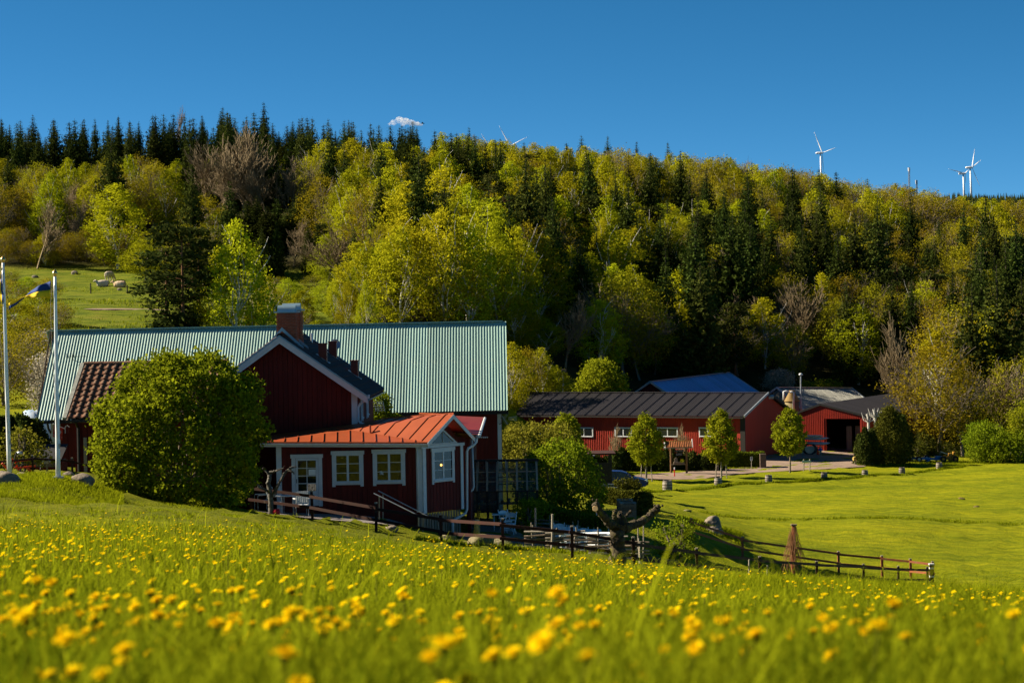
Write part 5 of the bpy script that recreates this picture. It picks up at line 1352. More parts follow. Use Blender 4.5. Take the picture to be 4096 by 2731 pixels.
# ------------------------------------------------------------------ leafy things near the house
def mesh_obj_leaves(name, parent, C, S, rng, mt, aspect=1.5, droop=.05, flat=0.0, tint=None):
    V, Q = leaves_np(C, S, rng, aspect=aspect, droop=droop, flat=flat)
    t = rng.uniform(0, 1, len(C)) if tint is None else tint
    return link(name, np_mesh(name, V - np.array(wloc(parent)), quads=Q, tint=np.repeat(t, 4)), mt, parent)
def blob_points(rng, ells, per=26, spread=.16, inner=.12, dens=9.0):
    """leaf places over a heap of rounded lobes: [(centre, (rx, ry, rz))]; leaves sit in small sprays on the outside, few within"""
    out = []
    for c, r in ells:
        area = 4 * math.pi * ((r[0] * r[1]) ** 1.6 / 3 + (r[0] * r[2]) ** 1.6 / 3 + (r[1] * r[2]) ** 1.6 / 3) ** (1 / 1.6)
        n = int(area * dens)
        d = rng.standard_normal((n, 3)); d /= np.linalg.norm(d, axis=1, keepdims=True)
        k = np.where(rng.random((n, 1)) < inner, rng.uniform(.4, .85, (n, 1)), rng.uniform(.84, 1.10, (n, 1)))
        lump = 1 + .10 * np.sin(d[:, :1] * 7 + c[0]) * np.sin(d[:, 2:] * 6 + 1) + .05 * np.sin(d[:, 1:2] * 15)
        p = np.array(c) + d * k * lump * np.array(r)
        ok = np.ones(n, bool)
        for c2, r2 in ells:
            if c2 is c: continue
            ok &= (((p - np.array(c2)) / np.array(r2)) ** 2).sum(1) > .70
        p = p[ok]
        q = (p[:, None, :] + rng.normal(0, spread, (len(p), per, 3))).reshape(-1, 3)
        out.append(q)
    return np.concatenate(out)
M_lilac = leafmat('lilac_leaves', (0.08, 0.105, 0.006), (0.29, 0.32, 0.012), .45, .05, .005)
M_fresh = leafmat('fresh_green_leaves', (0.08, 0.125, 0.007), (0.24, 0.30, 0.012), .40, .08, .01)
M_apple = leafmat('apple_leaves', (0.13, 0.13, 0.012), (0.27, 0.25, 0.03), .35, .06, .006)
M_thuja = leafmat('thuja_leaves', (0.022, 0.036, 0.008), (0.065, 0.080, 0.014), .15, .15, .012)
M_hedge = leafmat('clipped_hedge_leaves', (0.055, 0.085, 0.008), (0.12, 0.15, 0.010), .3, .08, .008)
M_yew = leafmat('yew_leaves', (0.035, 0.042, 0.008), (0.105, 0.105, 0.012), .2, .1, .01)
def bushy(name, label, cat, base, ells, mt, seed, size=(.07, .12), per=26, spread=.16, dens=9.0, stems=5, part='foliage', group=None, aspect=1.5):
    rng = np.random.default_rng(seed)
    t = thing(name, label, cat, base, group)
    C = blob_points(rng, [(np.array(c), r) for c, r in ells], per, spread, dens=dens)
    g = Gv(C[:, 0], C[:, 1]); C = C[C[:, 2] > g + .02]
    mesh_obj_leaves(part, t, C, rng.uniform(*size, len(C)), rng, mt, aspect=aspect, tint=np.clip(rng.normal(.5, .28, len(C)), 0, 1))
    if stems:
        segs = []
        for k in range(stems):
            c, r = ells[k % len(ells)]; p = np.array(base) + np.array([rng.uniform(-.3, .3) * r[0], rng.uniform(-.3, .3), -.1]); q = np.array(c) + np.array([rng.uniform(-.5, .5) * r[0], rng.uniform(-.4, .4) * r[1], r[2] * .5])
            m = (p + q) / 2 + rng.normal(0, .15, 3); segs += [(p, m, .05, .035), (m, q, .035, .015)]
            for _ in range(3):
                e = q + rng.normal(0, .4, 3) * np.array([r[0], r[1], r[2] * .5]); segs.append((m, e, .02, .008))
        V, Q = tube_np(segs, 5)
        link('stem', np_mesh('stem', V - np.array(wloc(t)), quads=Q), M_bark_grey, t)
    return t
def E(px, py, d, wpx, hpx, ry=None):            # an ellipsoid lobe given as seen: centre, depth, half width, half height
    c = at(px, py, d); k = d / F; return (np.array(c), (wpx * k, ry if ry else wpx * k * .9, hpx * k))
_lr = random.Random(31); _lob = [E(722 + 272 * math.cos(a) * k, 1740 + 270 * math.sin(a) * k, 75 - 2.0 * math.sqrt(max(0, 1 - k * k)) * _lr.uniform(.85, 1.05), r_, r_ * 1.25, r_ / F * 75) for a, k, r_ in [(_lr.uniform(0, 6.283), math.sqrt(_lr.uniform(.05, 1.30)), _lr.uniform(20, 56)) for _ in range(90)]]
bushy('lilac_bush', 'huge rounded lilac bush in front of the red gable', 'bush', gp(730, 75),
      [E(730, 1760, 75, 265, 270, 2.0), E(520, 1770, 75, 140, 195, 1.5), E(650, 1590, 75.5, 165, 140, 1.5), E(805, 1560, 75, 150, 130, 1.4), E(915, 1680, 75, 120, 170, 1.4), E(885, 1890, 74.6, 130, 150, 1.4), E(560, 1920, 74.5, 155, 105, 1.4), E(740, 1910, 73.9, 170, 125, 1.2), E(700, 1500, 75.2, 70, 60, .7), E(860, 1480, 75, 55, 55, .6), E(990, 1700, 75, 60, 85, .7), E(440, 1690, 75, 60, 70, .7), E(1000, 1560, 75.2, 50, 50, .5), E(760, 1470, 75, 50, 45, .5)] + _lob,
      M_lilac, 1, size=(.075, .125), per=26, spread=.13, dens=10, stems=9)
bushy('garden_tree', 'dense fresh green tree beside the greenhouse behind set tables', 'tree', gp(2230, 92),
      [E(2235, 1900, 92, 135, 105, 1.6), E(2165, 1965, 91.5, 90, 80, 1.2), E(2310, 1930, 92, 90, 105, 1.2), E(2260, 1830, 92, 85, 60, 1.0), E(2170, 1870, 92, 70, 55, .9), E(2350, 1990, 91.5, 60, 75, .8)],
      M_fresh, 2, size=(.07, .12), per=24, spread=.15, dens=8, stems=5, part='crown')
bushy('box_hedge', 'bright clipped hedge end at left of the set tables', 'hedge', gp(2105, 87),
      [E(2105, 2060, 87, 50, 60, .5), E(2085, 2090, 87, 40, 40, .4), E(2150, 2055, 87.5, 60, 45, .5)], M_fresh, 3, size=(.05, .09), per=22, spread=.09, dens=16, stems=2)
def box_hedge(name, label, pxa, pxb, d0, d1, h, mt, seed, n=5000, size=(.06, .10), thick=1.0, cat='hedge', group=None, wob=.05):
    rng = np.random.default_rng(seed)
    t = thing(name, label, cat, gp((pxa + pxb) / 2, (d0 + d1) / 2), group)
    a, b = gp(pxa, d0), gp(pxb, d1); L = (b - a).length
    e = (b - a); e.z = 0; e.normalize(); nn = Vector((e.y, -e.x, 0))
    s = rng.random(n) * L; face = rng.random(n)
    off = np.where(face < .45, -thick / 2, np.where(face < .8, rng.uniform(-.5, .5, n) * thick, rng.uniform(-.5, .5, n) * thick))
    zz = np.where(face < .45, rng.random(n) * h, np.where(face < .8, h, rng.random(n) * h))
    s = np.where(face >= .9, np.where(rng.random(n) < .5, 0, L), s)
    x = a.x + e.x * s - nn.x * off * -1; y = a.y + e.y * s - nn.y * off * -1
    x = a.x + e.x * s + nn.x * (-off); y = a.y + e.y * s + nn.y * (-off)
    C = np.stack([x, y, Gv(x, y) + zz + wob * np.sin(s * 2.1)], 1) + rng.normal(0, wob, (n, 3))
    mesh_obj_leaves('foliage', t, C, rng.uniform(*size, n), rng, mt)
    core = MB(); inset = .12
    core.beam(a + Zv * (h * .46), b + Zv * (h * .46), thick - inset * 2, h * .86)
    core.build('inner_branches', M_bark_dark, t)
    return t
box_hedge('clipped_hedge', 'dark clipped hedge in shade behind the set tables', 2110, 2420, 88.5, 88, 1.25, M_hedge, 5, 9000, (.05, .09), 1.2)
box_hedge('clipped_hedge', 'low clipped hedge behind the two wooden planters', 2392, 2590, 121, 118, .85, M_yew, 6, 9000, (.06, .1), 1.0)
box_hedge('clipped_hedge', 'sunlit clipped hedge by the driveway in front of black roofed barn', 2905, 3055, 186, 185.5, 1.35, M_hedge, 7, 9000, (.07, .12), 1.2)
bushy('shrub', 'round olive shrub right of the wooden planters', 'shrub', gp(2570, 108), [E(2565, 2010, 108, 38, 40, .5), E(2545, 2050, 107.5, 40, 35, .5), E(2585, 2050, 108, 30, 30, .4)], M_yew, 8, size=(.06, .1), spread=.1, dens=14, stems=3)
bushy('shrub', 'spreading green shrub behind the old rail fence right of pollard tree', 'shrub', gp(2710, 85), [E(2700, 2150, 85, 50, 65, .6), E(2740, 2120, 85, 35, 50, .5), E(2660, 2130, 85, 40, 50, .5), E(2750, 2190, 84.5, 50, 45, .5), E(2680, 2200, 84.5, 60, 40, .6)], M_fresh, 9, size=(.05, .1), per=16, spread=.13, dens=9, stems=8)
bushy('apple_tree', 'wide blossoming apple tree crown behind the greenhouse', 'tree', gp(2130, 113), [E(2120, 1780, 113, 130, 70, 1.9), E(1990, 1790, 113, 85, 60, 1.4), E(2220, 1770, 113, 90, 70, 1.4), E(2090, 1735, 113, 60, 45, 1), E(1950, 1830, 112.5, 60, 40, 1), E(2250, 1820, 112.5, 70, 60, 1.2), E(2060, 1850, 112, 100, 50, 1.4), E(2200, 1870, 112, 100, 60, 1.4)], M_apple, 10, size=(.07, .13), per=20, spread=.17, dens=7, stems=7, part='crown')
bushy('small_bush', 'dark little bush between red house and green roof', 'bush', gp(1510, 98), [E(1520, 1620, 98, 38, 50, .5), E(1500, 1670, 98, 40, 50, .5), E(1545, 1690, 98, 40, 40, .5), E(1590, 1668, 98.5, 15, 14, .3)], M_fresh, 11, size=(.07, .12), spread=.12, dens=12, stems=3)
bushy('garden_shrub', 'young yellow green shrub at far left behind the fence rail', 'shrub', gp(85, 79), [E(50, 1800, 79, 55, 45, .6), E(110, 1790, 79, 55, 50, .6), E(75, 1755, 79, 30, 40, .4), E(100, 1745, 79, 14, 30, .2), E(140, 1800, 79, 35, 30, .4), E(10, 1810, 79, 30, 50, .4), E(20, 1760, 79, 10, 22, .2), E(155, 1830, 78.8, 40, 25, .4)], M_apple, 12, size=(.06, .11), per=18, spread=.12, dens=9, stems=6)
def thuja(px, d, top_py, w, label, group=None, seed=0, mt=None, name='thuja_tree', rough=.07):
    rng = np.random.default_rng(seed); b = gp(px, d, -.05); h = at(px, top_py, d).z - b.z
    t = thing(name, label, 'conifer', b, group)
    n = int(900 * h * w)
    f = rng.random(n) ** .9; a = rng.uniform(0, 6.283, n)
    prof = np.clip(np.minimum(1, (1.02 - f) * 2.2) ** .7, .05, 1) * (1 + .13 * np.sin(a * 3 + f * 9 + seed) + .08 * np.sin(a * 7 - f * 23))
    r = w / 2 * prof * np.where(rng.random(n) < .2, rng.uniform(.4, .9, n), rng.uniform(.88, 1.06, n))
    C = np.stack([b.x + r * np.cos(a), b.y + r * np.sin(a), b.z + f * h], 1) + rng.normal(0, rough, (n, 3))
    mesh_obj_leaves('crown', t, C, rng.uniform(.07, .13, n), rng, mt or M_thuja, aspect=1.8, droop=-.25, tint=np.clip(rng.normal(.5, .3, n), 0, 1))
    V, Q = tube_np([(np.array(b), np.array(b) + np.array([0, 0, h * .92]), .07, .02)], 6)
    link('trunk', np_mesh('trunk', V - np.array(b), quads=Q), M_bark_dark, t)
    return t
for i in range(9):
    thuja(-20 + i * 21 + _tr.uniform(-4, 4), 98 + _tr.uniform(-1, 1), 1668 + _tr.uniform(-16, 22), 1.15, 'dark columnar conifer %s in the hedge row left of the green barn' % ordinal(i + 1), 'dark conifers left of the green barn', seed=100 + i)

# ------------------------------------------------------------------ fences
def fence(name, label, posts, hh, rails, pm, rm, pw=.10, group=None, rail_w=.035, rail_h=.11, caps=None):
    P0 = [gp(px, d, -.1) for px, d in posts]
    t = thing(name, label, 'fence', P0[0], group)
    tops = []
    rg = random.Random(len(posts))
    for i, p in enumerate(P0):
        q = p + Vector((rg.uniform(-.03, .03), 0, hh + .1)); tops.append((p, q))
        po = MB().beam(p, q, pw, pw, (0, 1, 0)).build('post', pm, t)
        MB().prism([q + Vector((-pw / 2 - .003, -pw / 2 - .003, -.03)), q + Vector((pw / 2 + .003, -pw / 2 - .003, -.03)), q + Vector((pw / 2 + .003, pw / 2 + .003, -.03)), q + Vector((-pw / 2 - .003, pw / 2 + .003, -.03))], (0, 0, .05)).build('cap', M_greywood, po)
    for i in range(len(P0) - 1):
        for k, h in enumerate(rails):
            a = P0[i] + Zv * (h + .1 + rg.uniform(-.02, .02)) + Vector((-.1, -pw / 2 - .02, 0)); b = P0[i + 1] + Zv * (h + .1 + rg.uniform(-.02, .02)) + Vector((.1, -pw / 2 - .02, 0))
            MB().beam(a, b, rail_w, rail_h).build('rail', rm, t)
    return t
fence('rail_fence', 'dark red two rail fence running downhill in front of the house', [(1005, 79.3), (1250, 77.8), (1505, 75.5), (1766, 72.5), (2012, 69.5), (2290, 69), (2537, 70)], 1.12, (.92, .47), M_brownfence, M_brownfence)
fence('rail_fence', 'dark two rail fence along the far edge of dandelion meadow at right', [(2537, 70.3), (2790, 74), (3040, 80), (3270, 86), (3455, 92), (3595, 97), (3712, 101)], 1.0, (.86, .36), M_brownfence, mat('dark_rail', (0.035, 0.02, 0.015), (0.05, 0.03, 0.02), scale=4, rough=.9, objrand=.2))
M_rust = mat('faded_red_timber', (0.36, 0.12, 0.05), (0.26, 0.08, 0.035), scale=5, rough=.85, objrand=.25, c3=(0.25, 0.17, 0.10), s3=2.5, t3=.6)
fence('rail_fence', 'sunlit rusty red fence behind the vine covered post', [(2765, 103), (2970, 105), (3355, 105), (3530, 104.5), (3645, 104), (3731, 103)], 1.12, (.98, .5), M_rust, M_rust, pw=.12)
fence('rail_fence', 'short black rail fence between wattle fence and green shrub', [(2540, 82), (2574, 82), (2700, 84)], 1.0, (.72, .25), M_black, M_black)
fence('rail_fence', 'single brown rail fence behind the boulders at far left', [(-60, 74), (133, 74.5), (290, 75), (480, 75.5)], .72, (.60,), M_brownfence, M_brownfence, pw=.07, rail_h=.07)
gate = thing('gate_post', 'white banded post at right end of the paddock fence', 'post', gp(3727, 101.5))
b_ = gate.location
MB().box(b_ + Zv * .5, (.20, .20, 1.2)).build('post', M_brownfence, gate)
MB().box(b_ + Zv * 1.12, (.26, .26, .07)).build('cap', M_white, gate)
for z in (.92, .5): MB().box(b_ + Zv * z, (.215, .215, .09)).build('band', M_white, gate)
for i, (px, d, h) in enumerate(((2995, 77, .85), (3068, 79, .7))):
    p = gp(px, d)
    MB().tube([p - Zv * .1, p + Vector((.03, 0, h))], [.035, .03], 6).top('wooden_stake', M_greywood, 'thin pale %s stake leaning behind the meadow grass by the paddock fence' % ('taller' if i == 0 else 'shorter'), 'stake')
# round pole fence: stacked poles between paired stakes
def pole_fence(label, runs, rows, seed):
    rg = random.Random(seed)
    a, b, n = runs
    P0 = [gp(a[0] + (b[0] - a[0]) * i / n, a[1] + (b[1] - a[1]) * i / n) for i in range(n + 1)]
    t = thing('pole_fence', label, 'fence', P0[0])
    for p in P0:
        for sy in (-.07, .07):
            MB().tube([p + Vector((rg.uniform(-.05, .05), sy, -.15)), p + Vector((rg.uniform(-.06, .06), sy, .5)), p + Vector((rg.uniform(-.08, .08), sy, 0.85 + rg.uniform(-.1, .25)))], [.035, .03, .02], 6).build('stake', M_greywood, t)
    for i in range(n):
        for r in range(rows):
            z = .10 + r * .15 + rg.uniform(-.03, .03); p, q = P0[i], P0[i + 1]
            m = (p + q) / 2
            MB().tube([p + Vector((-.35, 0, z + rg.uniform(-.05, .05))), m + Vector((0, rg.uniform(-.03, .03), z + .06)), q + Vector((.35, 0, z + .10 + rg.uniform(-.05, .05)))], [.042, .038, .03], 6).build('pole', M_greywood if rg.random() < .4 else M_wood, t)
    return t
pole_fence('grey round pole fence right in front of the set tables', ((2135, 75.0), (2560, 73.0), 5), 5, 3)
pole_fence('shaded round pole fence behind the set tables', ((2120, 87), (2460, 86), 4), 5, 4)
for i, (px, d, t0, nm) in enumerate(((2137, 80.5, 2030, 'grey weathered pole left of the set tables'), (2205, 74.5, 2055, 'tall pale barked pole at corner of round pole fence'), (2308, 86.5, 2080, 'short grey pole behind the blue white chairs'), (2382, 88, 2005, 'tall bluish pole behind the right end of the tables'), (2415, 88, 2075, 'thin bluish pole next to the pollard trunk'), (2430, 87, 2080, 'white pole closest to the pollard trunk'), (2570, 78, 2092, 'first of the knobbly stakes right of pollard trunk'), (2548, 78.6, 2085, 'second of the knobbly stakes right of pollard trunk'))):
    p = gp(px, d, -.2); q = at(px + 4, t0, d)
    MB().tube([p, (p + q) / 2 + Vector((.02, 0, 0)), q], [.055 if i < 2 else .035, .05 if i < 2 else .03, .04 if i < 2 else .026], 7).top('pole', M_greywood if i in (0, 1, 2, 6, 7) else M_white, nm, 'pole')

# ------------------------------------------------------------------ furniture
M_chair = mat('white_plastic_chair', (0.74, 0.76, 0.78), (0.66, 0.68, 0.70), scale=4, rough=.45)
def fold_chair():
    t = thing('folding_chair', 'x', 'chair')
    MB().box((0, 0, .45), (.42, .40, .035)).build('seat', M_chair, t)
    bk = MB(); n = 8
    for (z0, h) in ((.70, .20),):
        V = []
        for i in range(n + 1):
            u = -1 + 2 * i / n; V += [(u * .21, .25 + .02 * (1 - u * u), z0), (u * .21, .27 + .02 * (1 - u * u), z0), (u * .21, .27 + .02 * (1 - u * u), z0 + h * (.72 + .28 * math.cos(u * 1.5))), (u * .21, .25 + .02 * (1 - u * u), z0 + h * (.72 + .28 * math.cos(u * 1.5)))]
        Fq = []
        for i in range(n):
            q = i * 4
            for k in range(4): Fq.append((q + k, q + (k + 1) % 4, q + 4 + (k + 1) % 4, q + 4 + k))
        bk.add(V, Fq + [(0, 1, 2, 3), (n * 4 + 3, n * 4 + 2, n * 4 + 1, n * 4)])
    bk.build('backrest', M_chair, t)
    MB().box((0, .255, .58), (.40, .025, .06)).build('back_slat', M_chair, t)
    for s in (-1, 1):
        MB().beam((s * .225, .29, .93), (s * .225, -.20, 0), .03, .045, (0, 1, 0)).build('leg', M_chair, t)
        MB().beam((s * .195, -.16, .44), (s * .195, .26, 0), .03, .045, (0, 1, 0)).build('leg', M_chair, t)
    MB().beam((-.21, -.12, .17), (.21, -.12, .17), .025, .03).build('stretcher', M_chair, t)
    MB().beam((-.18, .17, .19), (.18, .17, .19), .025, .03).build('stretcher', M_chair, t)
    return t
_ch = [fold_chair()]
def put_chair(px, d, rz, label, group):
    o = _ch[0] if len(_ch) == 1 and 'used' not in globals() else copy_tree(_ch[0])
    globals()['used'] = True; _ch.append(o)
    o.location = gp(px, d, .02); o.rotation_euler = (0, 0, rz); tag(o, label, group=group)
seat_rows = (('rearmost row of bluish chairs', 85.2, (2238, 2290, 2334, 2374), 0), ('bluish row facing us at rear table', 83.6, (2258, 2308, 2360), 0), ('white row with backs to us at rear table', 81.2, (2262, 2314, 2368), math.pi), ('white row facing us at front table', 79.6, (2300, 2345, 2392), 0), ('white front row with backs to us at front table', 77.4, (2265, 2318, 2370, 2412), math.pi))
for nm, d, pxs, rz in seat_rows:
    for k, px in enumerate(pxs): put_chair(px, d + .05 * k, rz + .06 * math.sin(k * 3 + d), 'folding chair, %s from left in %s' % (ordinal(k + 1), nm), 'white folding chairs at the garden tables')
put_chair(2024, 86.0, .5, 'white folding chair standing alone by the greenhouse', 'white folding chairs at the garden tables')
put_chair(2040, 85.2, -.3, 'white folding chair half hidden by the bright hedge end', 'white folding chairs at the garden tables')
M_cloth = mat('white_tablecloth', (0.74, 0.78, 0.80), (0.66, 0.72, 0.75), scale=3, rough=.7)
for nm, pa, pb, d in (('rear long table under white cloth behind the round pole fence', 2222, 2404, 82.4), ('front long table under white cloth behind the round pole fence', 2240, 2440, 78.6)):
    a, b = gp(pa, d), gp(pb, d); z = max(a.z, b.z) + .72
    t = thing('garden_table', nm, 'table', (a + b) / 2)
    MB().box(((a.x + b.x) / 2, d, z), (b.x - a.x, .75, .03)).build('tabletop', M_wood, t)
    cl = MB(); n = 40; V = []
    for i in range(n + 1):
        x = a.x - .02 + (b.x - a.x + .04) * i / n; w = .025 * math.sin(i * 1.3)
        V += [(x, d - .40 + w, z - .22 + .02 * math.sin(i * 2.2)), (x, d - .39, z + .018), (x, d + .39, z + .018), (x, d + .40 - w, z - .22)]
    cl.add(V, [(i * 4 + k, i * 4 + 4 + k, i * 4 + 5 + k, i * 4 + 1 + k) for i in range(n) for k in range(3)])
    cl.build('tablecloth', M_cloth, t)
    for x in (a.x + .25, b.x - .25):
        for y in (d - .28, d + .28): MB().beam((x, y, G(x, y)), (x, y, z), .05, .05, (0, 1, 0)).build('leg', M_chair, t)
p = gp(1996, 86); tb_ = thing('side_table', 'small white table beside the lone chair at the greenhouse', 'table', p)
MB().box(p + Zv * .73, (.55, .55, .035)).build('tabletop', M_chair, tb_)
for sx in (-.2, .2):
    for sy in (-.2, .2): MB().beam(p + Vector((sx, sy, 0)), p + Vector((sx, sy, .72)), .03, .03, (0, 1, 0)).build('leg', M_chair, tb_)
# metal garden chairs and table by the veranda door
def metal_chair(px, d, rz, label):
    p = gp(px, d, .03); t = thing('garden_chair', label, 'chair', p, 'metal garden chairs by the veranda door', rz)
    L = lambda pts, nm, r=.013, m=None: link(nm, MB().tube(pts, r, 6).mesh(nm), m or M_galv, t)
    for s in (-1, 1):
        L([(s * .27, -.25, 0), (s * .27, -.25, .62), (s * .27, -.2, .66), (s * .27, .22, .66)], 'arm')
        L([(s * .25, .25, 0), (s * .25, .23, .45), (s * .25, .36, .95)], 'leg')
        link('armrest', MB().box((s * .27, 0, .675), (.06, .45, .025)).mesh('armrest'), M_chair, t)
    L([(-.25, .36, .95), (.25, .36, .95)], 'top_rail'); L([(-.27, -.25, .4), (.27, -.25, .4)], 'front_rail')
    for k in range(6):
        x = -.2 + k * .08
        link('back_slat', MB().beam((x, .25, .52), (x, .355, .97), .05, .015, (0, 1, 0)).mesh('back_slat'), M_chair, t)
    for k in range(6):
        link('seat_slat', MB().box((0, -.2 + k * .08, .43), (.48, .06, .02)).mesh('seat_slat'), M_chair, t)
metal_chair(1205, 79.2, math.pi + .3, 'white slatted metal armchair right in front of the veranda door')
metal_chair(1100, 79.4, math.pi * .5 + .2, 'white slatted metal armchair left of the veranda door')
metal_chair(1050, 80.0, -1.2, 'white slatted armchair half hidden at dark left end of the patio')
p = gp(1148, 79.9, .03); t = thing('patio_table', 'round white metal table between chairs at the veranda door', 'table', p)
MB().lathe([(.0, .70), (.38, .70), (.40, .715), (.38, .73), (0, .73)], 20, p).build('tabletop', M_chair, t)
for k in range(3): a = k * 2.09; MB().tube([p + Vector((.3 * math.cos(a), .3 * math.sin(a), 0)), p + Vector((.22 * math.cos(a), .22 * math.sin(a), .7))], .013, 6).build('leg', M_galv, t)
p = gp(1105, 78.2)
MB().lathe([(.0, 0), (.12, .0), (.16, .10), (.13, .22), (0, .23)], 10, p).top('red_pot', mat('red_plastic', (.45, .02, .03), rough=.4), 'small red pot on the shaded patio under the gnarled tree', 'pot', smooth=True)

# ------------------------------------------------------------------ gnarled little tree by the door and the pollard
def gnarled(name, label, limbs, mt, seed, twigs=0, knob=True):
    rg = random.Random(seed); t = thing(name, label, 'tree', Vector(limbs[0][0][0]))
    for i, (pts, r) in enumerate(limbs):
        P_, R_ = [], []
        n = max(8, len(pts) * 9)
        for k in range(n + 1):
            u = k / n * (len(pts) - 1); j = min(int(u), len(pts) - 2); f = u - j
            p = Vector(pts[j]) * (1 - f) + Vector(pts[j + 1]) * f; rr = r[j] * (1 - f) + r[j + 1] * f
            P_.append(p + Vector((rg.uniform(-1, 1), rg.uniform(-1, 1), rg.uniform(-1, 1))) * rr * .14); R_.append(rr * rg.uniform(.94, 1.08))
        tb2 = MB().tube(P_, R_, 14); tb2.v = [tuple(Vector(q) + Vector((rg.gauss(0, 1), rg.gauss(0, 1), rg.gauss(0, 1))) * .011) for q in tb2.v]; tb2.build('trunk' if i == 0 else 'limb', mt, t, True)
        if knob and i:
            for _ in range(7):
                p = P_[-1] + Vector((rg.uniform(-1, 1), rg.uniform(-1, 1), rg.uniform(-.6, 1))) * R_[-1]
                MB().lathe([(0, -.04), (.035, -.02), (.045, .01), (.02, .05), (0, .055)], 6, p).build('burr', mt, t, True)
        if i:
            for _ in range(5 + twigs):
                p = P_[rg.randrange(2, len(P_))]
                MB().tube([p, p + Vector((rg.uniform(-.08, .08), rg.uniform(-.08, .08), rg.uniform(.02, .14)))], [R_[-1] * .4, R_[-1] * .25], 5).build('stub', mt, t)
    return t
A4 = lambda *q: [at(*p) for p in q]
M_pollard = mat('mossy_pollard_bark', (0.085, 0.066, 0.04), (0.028, 0.022, 0.015), scale=7, rough=.95, stretch=(3, 3, .8), bump=1.0, bscale=9, c3=(0.15, 0.14, 0.02), s3=3.0, t3=.58)
g0 = gp(2470, 69.5, -.1)
pol = gnarled('pollard_tree', 'stout leafless pollard tree with two thick raised arms by the fence', [
    ([g0, at(2472, 2190, 69.5), at(2470, 2140, 69.5), at(2476, 2085, 69.5)], [.33, .25, .24, .27]),
    (A4((2455, 2110, 69.4), (2425, 2075, 69.2), (2395, 2040, 69), (2380, 2012, 69)), [.17, .14, .12, .13]),
    (A4((2490, 2115, 69.6), (2525, 2100, 69.8), (2565, 2088, 70), (2595, 2065, 70.2), (2612, 2045, 70.3), (2635, 2033, 70.3)), [.19, .16, .14, .12, .11, .13]),
    (A4((2462, 2090, 69.5), (2456, 2060, 69.4), (2462, 2047, 69.4)), [.1, .07, .07]),
    (A4((2490, 2080, 69.6), (2505, 2062, 69.7), (2522, 2047, 69.8)), [.06, .04, .025]),
    (A4((2480, 2085, 69.9), (2484, 2062, 70.1), (2480, 2050, 70.2)), [.1, .08, .07])], M_pollard, 4)
cp_ = at(2381, 2033, 68.86)
MB().lathe([(0, 0), (.10, 0), (.11, .02), (0, .03)], 14).v
ck = MB(); ck.lathe([(0.001, .02), (.09, .02), (.10, .0), (.10, -.05), (0.001, -.05)], 14)
Rk = Matrix.Rotation(math.radians(80), 3, 'X') @ Matrix.Rotation(-.2, 3, 'Y'); ck.v = [tuple(Rk @ Vector(p) + cp_) for p in ck.v]
ck.build('cut_end', mat('fresh_sawn_wood', (.62, .42, .20), (.5, .3, .14), rough=.8), pol)
M_lichen = mat('lichen_bark', (0.13, 0.12, 0.105), (0.05, 0.045, 0.04), scale=6, rough=.95, c3=(0.30, 0.31, 0.28), s3=3.5, t3=.6)
gnarled('gnarled_tree', 'small lichen covered leafless tree on the patio left of the door', [
    (A4((1085, 2062, 78.2), (1083, 1990, 78.2), (1074, 1930, 78.2), (1082, 1885, 78.2)), [.11, .09, .085, .07]),
    (A4((1090, 1985, 78.2), (1112, 1940, 78.1), (1140, 1890, 78), (1165, 1868, 78), (1186, 1866, 78)), [.07, .055, .045, .035, .02]),
    (A4((1078, 1965, 78.2), (1040, 1950, 78.1), (1010, 1920, 78), (995, 1900, 78)), [.05, .04, .03, .02]),
    (A4((1080, 1890, 78.2), (1105, 1882, 78.1), (1133, 1872, 78)), [.05, .03, .015]),
    (A4((1078, 1900, 78.2), (1062, 1880, 78.2), (1050, 1872, 78.2)), [.045, .03, .015]),
    (A4((1150, 1880, 78), (1168, 1885, 77.9), (1178, 1895, 77.9)), [.03, .02, .012])], M_lichen, 6, knob=False)
# vine covered post
p = gp(3172, 92, -.1); q = at(3175, 2098, 92)
vp = thing('vine_post', 'brown post wrapped in a dry hanging vine behind the paddock fence', 'post', p)
MB().tube([p, (p + q) / 2, q], [.10, .095, .10], 8).build('post', M_rust, vp)
MB().box(q, (.26, .26, .06)).build('cap', M_wood, vp)
rg = np.random.default_rng(8); segs = []
for k in range(240):
    z0 = rg.uniform(.35, 1.0); a = rg.uniform(0, 6.28); s = np.array(p) + (np.array(q) - np.array(p)) * z0
    L = rg.uniform(.3, .8); r = (.14 + .50 * (1 - z0)) * rg.uniform(.3, 1.5)
    m = s + np.array([math.cos(a) * r * .7, math.sin(a) * r * .7, rg.uniform(-.05, .12)]); e = m + np.array([math.cos(a) * r * .5, math.sin(a) * r * .4, -L])
    e[2] = max(e[2], p.z + .1); segs += [(s, m, .010, .008), (m, e, .008, .005)]
V, Q = tube_np(segs, 3); link('vine', np_mesh('vine', V - np.array(p), quads=Q), mat('dry_vine', (.30, .15, .07), (.18, .09, .04), rough=.9), vp)

